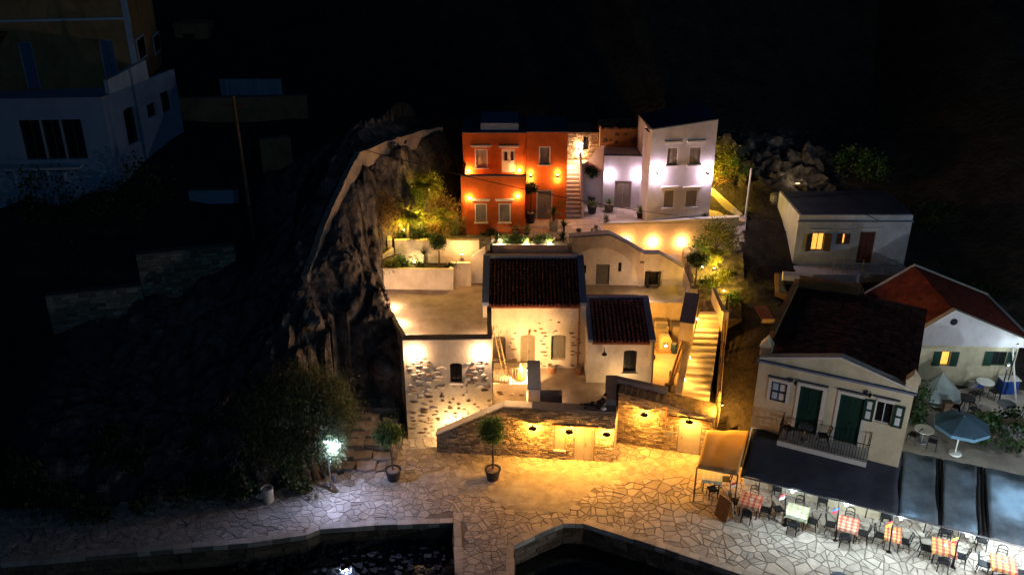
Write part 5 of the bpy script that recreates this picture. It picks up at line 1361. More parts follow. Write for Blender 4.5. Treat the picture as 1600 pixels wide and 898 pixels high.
for x, y, c in ((17.2, 55.5, 1), (21.2, 56.0, 2)):
    t = thing('roof_tank', ('pale water tank' if c == 1 else 'dark water tank') + ' standing behind the flat-roofed house', 'tank', (x, y, 7.2))
    q = MB(); q.lathe((x, y, 7.3), [(.25, 0), (.34, .06), (.34, .5), (.15, .6)], 12); q.build('body', M['metal'] if c == 1 else M['darkroof'], t)
    q = MB(); q.box(x - .5, x + .5, y - .4, y + .4, 6.0, 7.3); q.build('stand', M['mortar'], t)

# ================================================================== RED ROOFED HOUSE
Fz = Face((20.9, 41.4), (26.6, 41.1))
rh = thing('red_roof_house', 'house with a red tiled gable roof, pale gable end and one glowing window', 'house', Fz.pt(2, 1.7))
zg = Fz.hit(1500, 531)[1]; apu, apz = Fz.hit(1490, 485)
v1 = Fz.rect(1470, 549, 1484, 571); v2 = Fz.rect(1550, 549, 1572, 571)
mb = MB(); skin(mb, Fz, .1, Fz.len - .1, 1.2, zg - .3, [v1, v2], .15); Fz.box(mb, .1, Fz.len - .1, 1.2, zg - .3, -5.3, -.152); mb.build('wall', M['cream'], rh)
mb = MB(); Fz.poly(mb, [(-.15, zg - .299), (Fz.len + .15, zg - .299), (Fz.len + .15, zg + .05), (apu, apz), (-.15, zg + .05)], -.25, .12); mb.build('gable', M['cool'], rh)
mb = MB(); u, z = Fz.hit(1489, 501); mb.tube([Fz.pt(u, z, .121), Fz.pt(u, z, .14)], .19, 16); mb.build('round_vent', M['black'], rh)
mb = MB(); L_ = []
for (ua, za2, ub, zb2) in ((-.35, zg, apu, apz + .03), (apu, apz + .03, Fz.len + .35, zg)):
    Fz.poly(mb, [(ua, za2), (ub, zb2), (ub, zb2 + .08), (ua, za2 + .08)], -.12, .2)
mb.build('gable_coping', M['trim'], rh)
rmb = MB(); ue0 = -1.25; ze0 = zg - .05 - .75 * (apz - zg + .05) / (apu + .5)
for (ua, za2, ub, zb2) in ((ue0, ze0, apu, apz), (apu, apz, Fz.len + .5, zg - .05)): Fz.poly(rmb, [(ua, za2 - .08), (ub, zb2 - .08), (ub, zb2), (ua, za2)], -5.6, -.121)
rfz = rmb.build('roof', M['redroof'], rh)
mb = MB(); r = random.Random(31)
for s in (0, 1):
    for j in range(18):
        for i in range(14):
            f0, f1 = i/14, (i+1)/14; d0, d1 = -.13 - j*.305, -.13 - (j+1)*.305 + .03
            if s == 0: e0, e1 = (ue0, ze0), (apu, apz)
            else: e0, e1 = (apu, apz), (Fz.len + .5, zg - .05)
            A = (e0[0] + (e1[0]-e0[0])*f0, e0[1] + (e1[1]-e0[1])*f0); B = (e0[0] + (e1[0]-e0[0])*f1, e0[1] + (e1[1]-e0[1])*f1)
            o0, o1_ = (.05, .015) if s == 0 else (.015, .05)
            mb.face([Fz.pt(A[0], A[1] + o0, d0), Fz.pt(B[0], B[1] + o1_, d0), Fz.pt(B[0], B[1] + o1_, d1), Fz.pt(A[0], A[1] + o0, d1)], r.uniform(.7, 1.15))
mb.build('tiles', M['redroof'], rfz, kind='stuff')
mb = MB(); Fz.poly(mb, [(ue0 - .12, ze0 - .08), (ue0 + .03, ze0 - .08), (ue0 + .03, ze0 + .09), (ue0 - .12, ze0 + .09)], -5.7, -.1); Fz.poly(mb, [(Fz.len + .45, zg - .12), (Fz.len + .62, zg - .12), (Fz.len + .62, zg + .06), (Fz.len + .45, zg + .06)], -5.7, .2)
Fz.poly(mb, [(ue0 - .1, ze0), (apu, apz + .06), (apu, apz + .14), (ue0 - .1, ze0 + .08)], -5.75, -5.601); Fz.poly(mb, [(apu, apz + .06), (Fz.len + .6, zg), (Fz.len + .6, zg + .08), (apu, apz + .14)], -5.75, -5.601)
mb.build('verge', M['trim'], rh)
w = darkwin(Fz, rh, v1, rec=.12, frame=M['green'], lit=M['lit'], bars=False)
for a in (v1[0] - .42, v1[1] + .02): mb = MB(); Fz.box(mb, a, a + .4, v1[2], v1[3], .01, .05); mb.build('shutter', M['green'], w)
w = darkwin(Fz, rh, v2, rec=.12, frame=M['green'])
for a in (v2[0] - .42, v2[1] + .02): mb = MB(); Fz.box(mb, a, a + .4, v2[2], v2[3], .01, .05); mb.build('shutter', M['green'], w)
for ua, ub, dd in ((.2, .5, 1.2), (Fz.len - .2, Fz.len - .5, 1.4)): mb = MB(); mb.tube([Fz.pt(ua, 1.5, dd), Fz.pt(ub, zg - .35, .15)], .05, 6); mb.build('strut', M['trim'], rh)
# dim flat-roofed link behind the cream house with roof clutter
lk = thing('link_building', 'dark low flat-roofed building between the cream house and the house with glowing window', 'building', (17, 46, 3))
mb = MB(); mb.prism([(14.9, 45.8), (19.6, 43.9), (20.2, 47.2), (15.6, 48.6)], 1.5, 5.3); mb.build('wall', M['ochre'], lk)
mb = MB(); mb.prism([(15.1, 45.9), (19.5, 44.1), (20.0, 47.1), (15.8, 48.4)], 5.301, 5.36); mb.build('roof', M['darkroof'], lk)
for (x, y, lb) in ((16.3, 46.8, 'pale cylindrical solar tank lying on the dark link roof'),):
    t = thing('solar_tank', lb, 'tank', (x, y, 5.4)); q = MB(); q.tube([(x - .8, y, 5.9), (x + .8, y - .3, 5.9)], .28, 12); q.build('tank', M['trim'], t)
    q = MB(); q.hexa([(x-.8,y-1.0,5.4),(x+.8,y-1.3,5.4),(x+.8,y-.4,5.4),(x-.8,y-.1,5.4)], [(x-.8,y-1.0,5.45),(x+.8,y-1.3,5.45),(x+.8,y-.4,5.75),(x-.8,y-.1,5.75)]); q.build('panel', M['glass'], t)
cn = thing('roof_canopy', 'small flat canopy with a pale edge sticking out above the alley', 'canopy', (11.6, 44.5, 4))
mb = MB(); p = atz(1180, 480, 4.9); q = atz(1207, 498, 4.9); mb.box(p.x, q.x + .1, q.y - .1, p.y + .2, 4.8, 4.9); mb.build('slab', M['tile'], cn)
mb = MB(); mb.box(p.x, q.x + .1, q.y - .14, q.y - .101, 4.72, 4.95); mb.build('edge', M['palepaint'], cn)  # pale-painted strip along the canopy front
mb = MB(); mb.box(q.x, q.x + .1, q.y, q.y + .1, 1.5, 4.8); mb.build('post', M['wood'], cn)

# ================================================================== LEFT SIDE: DARK HOUSES, WALLS
def ground(px, py, y0=33.0):
    d = ray(px, py); ts = np.arange(y0 / d.y, 110 / d.y, .25); X = d.x * ts; Y = d.y * ts; Z = H + d.z * ts
    hit = np.nonzero(Z <= hts(X, Y))[0]
    t = ts[hit[0]] if len(hit) else ts[-1]
    return Vector((d.x * t, d.y * t, H + d.z * t))
cwp = [aty(*p) for p in CWP]
cwl = thing('clifftop_wall', 'long low pale wall running along the top of the crag and down its left edge', 'wall', cwp[5])
for k in range(len(cwp) - 1):
    a, b = cwp[k], cwp[k+1]; mb = MB(); n_s = 5
    for q in range(n_s):
        p, r_ = a.lerp(b, q / n_s), a.lerp(b, (q + 1) / n_s); h1 = .75 + R.uniform(-.04, .04); wallseg(mb, (p.x, p.y), (r_.x, r_.y), p.z - .95, p.z + h1 - .72, .34, r_.z + h1 - .72, r_.z - .95)
    mb.build('wall_section', M['oldwall'], cwl)
lw1 = thing('terrace_wall', 'long dry-stone terrace wall in the dark on the far left slope', 'wall', ground(230, 470))
for (a, b, hgt) in (((85, 525), (225, 470), 1.5), ((225, 468), (370, 412), 1.7)):
    A, B = ground(*a), ground(*b); Ft = Face(P2(A), P2(B)); zb2 = min(A.z, B.z) - .5
    mb = MB(); Ft.box(mb, 0, Ft.len, zb2, max(A.z, B.z) + hgt - .6, -.5, 0); mb.build('wall', M['mortar'], lw1)
    masonry(lw1, Ft, 0, Ft.len, zb2, max(A.z, B.z) + hgt - .6, [], M['stone'], hmin=.15, hmax=.25, wmin=.25, wmax=.6, nbig=40, seed=a[0])
for (pl, h_, m_, lb, nm) in ((((280,188),(482,186)), 1.5, 'ochre', 'dim orange-brown wall below the washing line on the dark slope', 'garden_wall'),
                         (((412,274),(458,256)), 2.1, 'ochre', 'short dim orange-brown wall end left of the crag path', 'garden_wall'),
                         (((296,314),(372,318)), .8, 'villa', 'low bluish-white wall below the dark left house', 'garden_wall')):
    A, B = ground(*pl[0]), ground(*pl[1]); t = thing(nm, lb, 'wall', A); mb = MB(); zb2 = min(A.z, B.z)
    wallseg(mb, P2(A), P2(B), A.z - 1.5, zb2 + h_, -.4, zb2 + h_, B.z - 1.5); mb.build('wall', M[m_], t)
    mb = MB(); wallseg(mb, P2(A), P2(B), zb2 + h_ + .001, zb2 + h_ + .06, -.44); mb.build('coping', M['mortar'], t)
A = ground(345, 185); wl_ = thing('washing_line', 'pale sheets hanging on a line above the orange-brown wall in the dark', 'washing line', (A.x, A.y, A.z))
mb = MB(); z = A.z + 2.5
mb.tube([(A.x - .3, A.y + .8, z), (A.x + 4.2, A.y + .8, z)], .02, 4); mb.build('line', M['black'], wl_)
for k, (x, w_) in enumerate(((0, .6), (.65, 1.25), (1.93, .9), (2.86, 1.3))):
    mb = MB(); n = 8
    for q in range(n):
        xa, xb = A.x + x + w_*q/n, A.x + x + w_*(q+1)/n; ya, yb = A.y + .8 + .03*math.sin(q*.9), A.y + .8 + .03*math.sin((q+1)*.9)
        mb.hexa([(xa,ya-.01,z-1.2),(xb,yb-.01,z-1.2),(xb,yb+.01,z-1.2),(xa,ya+.01,z-1.2)], [(xa,ya-.01,z),(xb,yb-.01,z),(xb,yb+.01,z),(xa,ya+.01,z)])
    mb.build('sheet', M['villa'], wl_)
for x in (-.4, 4.3): mb = MB(); mb.tube([(A.x + x, A.y + .8, A.z - .5), (A.x + x, A.y + .8, z + .1)], .04, 6); mb.build('post', M['wood'], wl_)
A = ground(396, 372); t = thing('utility_pole', 'tall dark utility pole standing on the unlit slope left of the crag', 'pole', A)
zt_ = aty(386, 150, A.y).z; mb = MB(); mb.tube([A, (A.x - .1, A.y, zt_)], [.13, .09], 8); mb.build('shaft', M['wood'], t)
mb = MB(); mb.box(A.x - .8, A.x + .6, A.y - .05, A.y + .05, zt_ - .6, zt_ - .5); mb.build('crossarm', M['wood'], t)

LZ0 = 10.2
Fh = Face(P2(atz(-60, 312, LZ0)), P2(atz(188, 306, LZ0)))
lh = thing('dark_villa', 'large unlit bluish villa with ochre upper storey and terrace in the far left corner', 'house', Fh.pt(3, LZ0))
zhl = Fh.hit(158, 152)[1]; c0 = Fh.pt(Fh.len, 0); c1 = atz(272, 108, zhl); c1 = Vector((c1.x, c1.y, 0))
Fh2 = Face(P2(c0), P2(c1))
wa1 = Fh.rect(33, 188, 67, 250); wa2 = Fh.rect(68, 188, 98, 250); wa3 = Fh.rect(99, 188, 132, 250); wa2 = (wa1[1] + .04, wa2[1], wa1[2], wa1[3]); wa3 = (wa2[1] + .04, wa3[1], wa1[2], wa1[3])
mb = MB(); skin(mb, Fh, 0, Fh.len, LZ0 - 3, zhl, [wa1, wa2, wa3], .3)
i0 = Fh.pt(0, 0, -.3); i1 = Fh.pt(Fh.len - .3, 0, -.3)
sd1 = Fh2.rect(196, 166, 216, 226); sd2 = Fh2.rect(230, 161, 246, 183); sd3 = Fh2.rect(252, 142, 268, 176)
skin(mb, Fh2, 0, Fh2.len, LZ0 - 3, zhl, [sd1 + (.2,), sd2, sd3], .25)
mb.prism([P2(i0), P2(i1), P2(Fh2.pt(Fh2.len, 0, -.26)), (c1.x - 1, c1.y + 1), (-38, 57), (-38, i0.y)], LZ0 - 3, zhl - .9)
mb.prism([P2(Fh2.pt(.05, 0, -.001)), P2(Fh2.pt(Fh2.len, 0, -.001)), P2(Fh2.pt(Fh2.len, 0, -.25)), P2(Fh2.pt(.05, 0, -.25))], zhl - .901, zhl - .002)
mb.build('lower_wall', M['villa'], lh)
for q in (wa1, wa2, wa3): darkwin(Fh, lh, q, rec=.28, frame=M['wood'])
for q in (sd1, sd2, sd3): darkwin(Fh2, lh, q, rec=.22, frame=M['wood'], bars=False)
mb = MB(); bq = Fh.rect(22, 262, 126, 284); n = 4
for k in range(n): ua = bq[0] + (bq[1]-bq[0]) * k / n; Fh.box(mb, ua, ua + .12, bq[2], bq[3], .002, .1)
Fh.box(mb, bq[0] - .2, bq[1] + .2, bq[3] + .001, bq[3] + .12, .002, .5); mb.build('balcony_panel', M['cool'], lh)
mb = MB(); p = Fh2.pt(.05, 0, -.3); wallseg(mb, P2(Fh2.pt(.8, 0, .02)), P2(Fh2.pt(Fh2.len * .62, 0, .02)), zhl + .001, zhl + .75, -.25, zhl + 1.1); mb.build('terrace_parapet', M['cool'], lh)
Fu = Face((-38, 52.6), P2(atz(208, 60, 17.8)))
ud = Fu.rect(158, 62, 180, 118); ud2 = Fu.rect(32, 66, 54, 118); zft = zhl - .9
ud = (ud[0], ud[1], zft + .05, ud[3]); ud2 = (ud2[0], ud2[1], zft + .05, ud2[3])
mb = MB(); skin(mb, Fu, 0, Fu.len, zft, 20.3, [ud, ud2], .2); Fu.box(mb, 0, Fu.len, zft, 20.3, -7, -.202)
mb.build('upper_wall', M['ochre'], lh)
for q in (ud, ud2): leafdoor(Fu, lh, q, M['bluetrim'], .18, frame=M['blue'])
mb = MB(); Fu.box(mb, 0, Fu.len + .1, 20.301, 20.6, -7.1, .2); Fu.box(mb, 0, Fu.len + .05, 18.9, 19.05, .002, .12); Fu.box(mb, Fu.len - .35, Fu.len + .02, zft, 20.3, .003, .05); mb.build('cornice', M['blue'], lh)
mb = MB(); Fu.box(mb, 0, 8.5, 18.3, 18.4, .002, 3.6)
for k in range(4): mb.tube([Fu.pt(1 + k * 2.3, zft, 3.4), Fu.pt(1 + k * 2.3, 18.3, 3.4)], .07, 6)
mb.build('pergola', M['wood'], lh)
Fu2 = Face(P2(Fu.pt(Fu.len, 0, -.0)), P2(Fu.pt(Fu.len + .02, 0, -7)))
for (a, b, c_, d_) in ((213, 54, 227, 96), (240, 49, 251, 84)):
    u0 = Fu2.hit(a, 75)[0]; u1 = Fu2.hit(c_, 75)[0]; z0a = Fu2.hit((a + c_) / 2, d_)[1]; z1a = Fu2.hit((a + c_) / 2, b)[1]
    mb = MB(); Fu2.box(mb, u0, u1, z0a, z1a, .01, .06); w = mb.build('window', M['blue'], lh); mb = MB(); Fu2.box(mb, u0 + .2, u1 - .2, z0a + .15, z1a - .15, .061, .07); mb.build('pane', M['glass'], w)
A = ground(310, 100); t = thing('small_building', 'barely visible small ochre building behind the dark villa', 'building', A)
mb = MB(); mb.box(A.x - 1.6, A.x + 1.2, A.y, A.y + 3, A.z - 1, A.z + 3.2); mb.build('wall', M['ochre'], t); mb = MB(); mb.box(A.x - .9, A.x, A.y - .03, A.y - .002, A.z + 1, A.z + 2.4); mb.build('window', M['glass'], t)

# ---- rough stone ledges between cliff and lower house
lg = thing('stone_ledges', 'broad rough stone steps rising between the cliff and the plastered stone house', 'steps', (-8, 37.5, 0))
r = random.Random(17)
y = 36.3; z = .12
while y < 41.2:
    x = -10.6 + r.uniform(-.5, .5) + (y - 36.3) * .35; dp = r.uniform(.45, .85)
    while x < -6.0:
        w_ = r.uniform(.5, 1.5); w_ = min(w_, -5.75 - x)
        if w_ < .25: break
        q = lambda: r.uniform(-.09, .09)
        P = [(x + .03 + q(), y + q()), (x + w_ * .5, y + q() - .05), (x + w_ - .03 + q(), y + q()), (x + w_ - .03 + q(), y + dp + .06 + q()), (x + .03 + q(), y + dp + .06 + q())]
        mb = MB(); mb.prism(P, z - .7, z + r.uniform(-.08, .08), r.uniform(.75, 1.4)); mb.build('slab', M['ledge'], lg); x += w_
    y += dp; z += r.uniform(.16, .30)
mb = MB(); vs = []
o = mb
bz = thing('boulder', 'big rounded boulder lying against the left wall of the stone house above the ledges', 'rock', (-6.6, 41.2, 3))
def blob(c, rx, ry, rz, n=14, m=9, amp=.25, seed=0):
    mb = MB(); vs = []; 
    for i in range(m + 1):
        for j in range(n):
            th, ph = math.pi * i / m, 2 * math.pi * j / n; v = Vector((math.sin(th)*math.cos(ph), math.sin(th)*math.sin(ph), math.cos(th)))
            k = 1 + amp * mnoise.noise(v * 1.6 + Vector((seed, 0, 0))) * 1.6; vs.append((c[0] + v.x*rx*k, c[1] + v.y*ry*k, c[2] + v.z*rz*k))
    mb.add(vs, [(i*n+j, i*n+(j+1) % n, (i+1)*n+(j+1) % n, (i+1)*n+j) for i in range(m) for j in range(n)]); return mb
blob((-6.75, 41.4, 3.2), .95, .9, .7, seed=3).build('rock', M['rock'], bz, smooth=True)

# ================================================================== THE SITTER ON THE PARAPET
def skinned(name, verts, edges, radii, m, par, loc, rot, sub=2, root=0):
    me = bpy.data.meshes.new(name); me.from_pydata([tuple(v) for v in verts], edges, []); me.materials.append(m)
    o = bpy.data.objects.new(name, me); COL.objects.link(o); o.parent = par
    sk = o.modifiers.new('skin', 'SKIN'); sk.use_smooth_shade = True
    if not me.skin_vertices: me.skin_vertices.new() if hasattr(me.skin_vertices, 'new') else None
    for k, r_ in enumerate(radii):
        me.skin_vertices[0].data[k].radius = (r_, r_) if not isinstance(r_, tuple) else r_
        me.skin_vertices[0].data[k].use_root = (k == root)
    ss = o.modifiers.new('subd', 'SUBSURF'); ss.levels = sub; ss.render_levels = sub
    return o
us_p, _z = Ff.hit(938, 637); seat = Ff.pt(us_p, zs + .071, -.27)
pe = thing('person', 'person in black clothes reclining on the slate parapet with one knee drawn up', 'person', seat)
pe.rotation_euler.z = math.atan2(-Ff.a.y, -Ff.a.x)          # local x points to the left along the wall
J = dict(pel=(0,0,.12), sp=(-.07,0,.27), ch=(-.15,0,.44), nb=(-.19,0,.56), nk=(-.20,0,.62), hd=(-.20,0,.71), ht=(-.21,0,.80),
         hl=(.03,.09,.11), kl=(.40,.11,.40), al=(.64,.11,.08), tl=(.79,.12,.035), hr=(.03,-.09,.11), kr=(.45,-.12,.12), ar=(.86,-.13,.07), tr=(.98,-.14,.10),
         sl=(-.17,.17,.52), el=(-.07,.25,.30), wl=(.16,.20,.36), pl=(.22,.18,.37), sr=(-.17,-.17,.52), er=(-.02,-.25,.30), wr=(.20,-.18,.22), pr=(.27,-.17,.20))
def chain(names, extra=()):
    idx = {n: i for i, n in enumerate(names)}; return [J[n] for n in names], idx
names = list(J); V_, I_ = chain(names); E_ = [('pel','sp'),('sp','ch'),('ch','nb'),('nb','nk'),('nk','hd'),('hd','ht'),('pel','hl'),('hl','kl'),('kl','al'),('al','tl'),('pel','hr'),('hr','kr'),('kr','ar'),('ar','tr'),('nb','sl'),('sl','el'),('el','wl'),('wl','pl'),('nb','sr'),('sr','er'),('er','wr'),('wr','pr')]
rad = dict(pel=.12, sp=.11, ch=.125, nb=.08, nk=.05, hd=.085, ht=.075, hl=.075, kl=.05, al=.035, tl=.03, hr=.075, kr=.05, ar=.035, tr=.03, sl=.05, el=.036, wl=.024, pl=.034, sr=.05, er=.036, wr=.024, pr=.034)
ED = [(I_[a], I_[b]) for a, b in E_]; RD = [rad[n] for n in names]
for side, base in ((1, 'pl'), (-1, 'pr')):                   # five fingers to a hand
    b = Vector(J[base])
    for k in range(5):
        off = Vector((.035 if k else .005, side * (-.025 + k * .014) if k else side * .035, 0)); i0 = len(V_)
        L_f = (.03, .035, .04, .037, .028)[k]
        V_ += [b + off, b + off + Vector((L_f, 0, -.008)), b + off + Vector((L_f * 1.7, 0, -.03))]; RD += [.009, .008, .007]
        ED += [(I_[base], i0), (i0, i0 + 1), (i0 + 1, i0 + 2)]
skinned('body', V_, ED, RD, M['skin'], pe, None, None)
tor = ['pel','sp','ch','nb','sl','el','wl','sr','er','wr']; Vt = [J[n] for n in tor]; It = {n: i for i, n in enumerate(tor)}
skinned('jacket', Vt, [(It[a], It[b]) for a, b in E_ if a in It and b in It], [rad[n] + .022 for n in tor], M['cloth'], pe, None, None)
leg = ['pel','hl','kl','al','hr','kr','ar']; Vl = [J[n] for n in leg]; Il = {n: i for i, n in enumerate(leg)}
skinned('trousers', Vl, [(Il[a], Il[b]) for a, b in E_ if a in Il and b in Il], [rad[n] + .02 for n in leg], M['cloth'], pe, None, None)
for a, b in (('al', 'tl'), ('ar', 'tr')):
    skinned('shoe', [J[a], tuple(Vector(J[a]).lerp(Vector(J[b]), .6)), tuple(Vector(J[a]).lerp(Vector(J[b]), 1.15))], [(0, 1), (1, 2)], [.048, .042, .035], M['black'], pe, None, None)
def blobl(c, rx, ry, rz, seed): return blob(c, rx, ry, rz, 16, 10, .12, seed)
def localpart(mb, name, m, sm=True):
    me = mb.mesh(name, m, (0, 0, 0), sm); o = bpy.data.objects.new(name, me); COL.objects.link(o); o.parent = pe; return o
localpart(blobl((-.225, 0, .775), .095, .088, .085, 2), 'hair', M['hair'])
mb = MB()
for s in (-1, 1): mb.lathe((-.118, s*.032, .755), [(.002, -.008), (.011, 0), (.002, .008)], 8)
localpart(mb, 'eyes', M['black']); mb = MB(); mb.tube([(-.115, 0, .75), (-.09, 0, .715), (-.112, 0, .712)], [.008, .014, .010], 6); localpart(mb, 'nose', M['skin'])
mb = MB(); mb.tube([(-.112, -.022, .685), (-.102, 0, .684), (-.112, .022, .685)], [.004, .007, .004], 5); localpart(mb, 'mouth', M['redc'])
for s in (-1, 1): mb = MB(); mb.lathe((-.20, s*.088, .735), [(.006, -.025), (.018, 0), (.006, .025)], 8, sy=.4); localpart(mb, 'ear', M['skin'])
bg_ = Ff.pt(us_p + .15, zs + .071, -.12); t = thing('bag', 'crumpled pale bag lying on the parapet against the seated person', 'bag', bg_)
blob((bg_.x, bg_.y, bg_.z + .07), .15, .09, .08, 14, 9, .5, 6).build('sack', M['whitec'], t); mb = MB(); mb.tube([bg_ + Vector((-.1, 0, .1)), bg_ + Vector((0, -.02, .2)), bg_ + Vector((.1, 0, .1))], .01, 5); mb.build('strap', M['black'], t)

# ================================================================== PLANTS
def leaves(mb, c, rad, n, size, r, lean=.4, hollow=.55, flat=.35):
    """n small leaf faces through an uneven ellipsoid; clumps are lighter and darker"""
    k = max(5, int(n / 70)); cl = []
    for _ in range(k):
        v = Vector((r.gauss(0, 1), r.gauss(0, 1), r.gauss(0, 1))).normalized() * r.uniform(hollow, 1.0)
        cl.append((v, r.uniform(.22, .42), r.uniform(.55, 1.35)))
    for _ in range(n):
        v, sp, sh = r.choice(cl); w = v + Vector((r.gauss(0, sp), r.gauss(0, sp), r.gauss(0, sp))) * .8
        p = Vector((c[0] + w.x*rad[0], c[1] + w.y*rad[1], c[2] + w.z*rad[2])); s = size * r.uniform(.6, 1.3)
        a = Vector((r.gauss(0, 1), r.gauss(0, 1), r.gauss(0, 1) - lean)).normalized(); b = a.cross(Vector((r.gauss(0, 1), r.gauss(0, 1), r.gauss(0, 1)))).normalized()
        mb.face([p, p + a*s*.5 + b*s*flat, p + a*s, p + a*s*.5 - b*s*flat], sh * r.uniform(.7, 1.3))
def blades(mb, c, n, L, wd, r, up=(20, 85), droop=.5, sh=(.6, 1.3), z0=0):
    for _ in range(n):
        az = r.uniform(0, 2*math.pi); el = math.radians(r.uniform(*up)); l = L * r.uniform(.7, 1.1); d = Vector((math.cos(az)*math.cos(el), math.sin(az)*math.cos(el), math.sin(el)))
        s = Vector((-math.sin(az), math.cos(az), 0)) * wd / 2; p = Vector(c) + Vector((0, 0, z0)); shd = r.uniform(*sh); prev = None
        for q in range(5):
            t = q / 4; w_ = (1 - t) ** .7 if q else .6
            cur = p + d*l*t + Vector((0, 0, -droop * l * t * t)); e = s * w_
            if prev: mb.face([prev[0], prev[1], cur + e, cur - e], shd * (.8 + .4*t))
            prev = (cur - e, cur + e)
def frond(mb, c, az, L, r, n=16, w=.3, el=55, droop=.75):
    el = math.radians(el); d = Vector((math.cos(az)*math.cos(el), math.sin(az)*math.cos(el), math.sin(el))); side = Vector((-math.sin(az), math.cos(az), 0)); pts = []
    for k in range(n + 1): t = k / n; pts.append(Vector(c) + d*L*t + Vector((0, 0, -droop * L * t * t)))
    mb.tube(pts[::4], [.016, .013, .01, .008, .004][:len(pts[::4])], 4, .8)
    for k in range(2, n):
        t = k / n; wl = w * math.sin(math.pi * min(1, t * .9 + .1)) + .05; tg = (pts[k+1] - pts[k]).normalized()
        for s in (-1, 1):
            e = (side * s + tg * .6 + Vector((0, 0, -.25))).normalized() * wl; b = tg * .035
            mb.face([pts[k] - b, pts[k] + b, pts[k] + e + b*.2, pts[k] + e - b*.2], r.uniform(.6, 1.3))
PR = random.Random(77)
def potmesh(t, p, r0, h, m, sq=False):
    mb = MB()
    if sq: mb.hexa([(p[0]-r0*.8,p[1]-r0*.8,p[2]),(p[0]+r0*.8,p[1]-r0*.8,p[2]),(p[0]+r0*.8,p[1]+r0*.8,p[2]),(p[0]-r0*.8,p[1]+r0*.8,p[2])], [(p[0]-r0,p[1]-r0,p[2]+h),(p[0]+r0,p[1]-r0,p[2]+h),(p[0]+r0,p[1]+r0,p[2]+h),(p[0]-r0,p[1]+r0,p[2]+h)])
    else: mb.lathe(p, [(r0*.72, 0), (r0*.98, h*.9), (r0*1.04, h*.91), (r0*1.04, h), (r0*.92, h), (r0*.92, h*.93)], 20)
    mb.build('pot', m, t, smooth=False)
    mb = MB(); mb.lathe((p[0], p[1], p[2] + h*.9), [(r0*.9, 0), (r0*.5, .05)], 14) if not sq else mb.box(p[0]-r0*.9, p[0]+r0*.9, p[1]-r0*.9, p[1]+r0*.9, p[2]+h+.001, p[2]+h+.03)
    mb.build('soil', M['potsoil'], t)
def standard_tree(p, ph, pr, ztop, cr, label, m='leaf', n=4200, sz=.085, lean=0, name='potted_tree', group=None, cat='potted tree', cz=.9):
    t = thing(name, label, cat, p, group)
    if ph: potmesh(t, p, pr, ph, M['pot'])
    mb = MB(); c = Vector((p[0] + lean, p[1], ztop)); k = Vector((p[0], p[1], p[2] + ph * .9))
    mb.tube([k, k.lerp(c, .5) + Vector((.03, 0, 0)), c], [.055, .045, .035], 7); mb.build('trunk', M['bark'], t)
    mb = MB()
    for a in range(6): az = a * 1.05; mb.tube([c - Vector((0, 0, .15)), c + Vector((math.cos(az)*cr*.6, math.sin(az)*cr*.6, cr * .35))], [.022, .008], 4)
    mb.build('branches', M['bark'], t)
    mb = MB(); leaves(mb, c, (cr*.86, cr*.86, cr*.86*cz), int(n*1.3), sz, PR, hollow=.45); mb.build('crown', M[m], t)
    return t
p = atz(615, 748, 0.02); standard_tree(p, .58, .39, 2.65, .66, 'potted round-crowned tree on the quay at the left corner of the stone house', lean=-.15)
p = atz(770, 747, 0.02); standard_tree(p, .58, .39, 2.85, .68, 'potted round-crowned tree on the quay in front of the long stone wall', lean=0)
p = atz(686, 411, 6.45); p.z = zp - .14; standard_tree(p, 0, 0, zp + 1.35, .5, 'dark round-headed tree growing in the planter behind the roof terrace', m='dleaf', n=2600, name='round_tree', cat='tree')
p = atz(829, 348, PZ); standard_tree(p, .7, .32, PZ + 2.25, .42, 'tall potted ball tree between the two halves of the orange house', m='dleaf', n=2200)
p = atz(926, 322, PZ); standard_tree(Vector((p.x, p.y + .5, PZ)), .5, .3, PZ + 2.2, .5, 'ball tree standing against the curved pink wall beside the plaza stairs', m='dleaf', n=2200)
p = atz(1085, 452, 4.9); standard_tree(p, .3, .3, 4.9 + 1.9, .52, 'small ball tree in front of the right garden beside the stairs', m='dleaf', n=2400)
def bush(p, rad, label, m='leaf', n=500, sz=.09, group=None, name='bush', cat='bush', **k):
    t = thing(name, label, cat, p, group)
    mb = MB(); leaves(mb, (p[0], p[1], p[2] + rad[2]*.8), rad, n, sz, PR, **k); mb.build('foliage', M[m], t)
    mb = MB()
    for a in range(4): az = a*1.6; mb.tube([p, (p[0] + math.cos(az)*rad[0]*.5, p[1] + math.sin(az)*rad[1]*.5, p[2] + rad[2])], [.03, .01], 4)
    mb.build('stems', M['bark'], t); return t
def tuft(p, n, L, wd, label, m='yleaf', pot=None, up=(25, 88), droop=.45, group=None, name='grass_clump', cat='plant', trunk=0):
    t = thing(name, label, cat, p, group); z = 0
    if pot: potmesh(t, p, pot[0], pot[1], M[pot[2]], len(pot) > 3); z = pot[1] * .95
    if trunk: mb = MB(); mb.tube([Vector(p) + Vector((0,0,z)), Vector(p) + Vector((.05,0,z+trunk))], [.07, .05], 7); mb.build('trunk', M['bark'], t); z += trunk
    mb = MB(); blades(mb, p, int(n*1.4), L*1.25, wd*1.15, PR, up, droop, z0=z); mb.build('leaves', M[m], t); return t
def palm(p, h, n, L, label, m='yleaf', group=None):
    t = thing('palm', label, 'palm', p, group); mb = MB(); mb.tube([p, Vector(p) + Vector((.1, 0, h))], [.1, .07], 8); mb.build('trunk', M['bark'], t)
    mb = MB()
    for k in range(n): frond(mb, Vector(p) + Vector((.1, 0, h)), k * 2.4, L * PR.uniform(.8, 1.1), PR, el=PR.uniform(20, 75))
    mb.build('fronds', M[m], t); return t
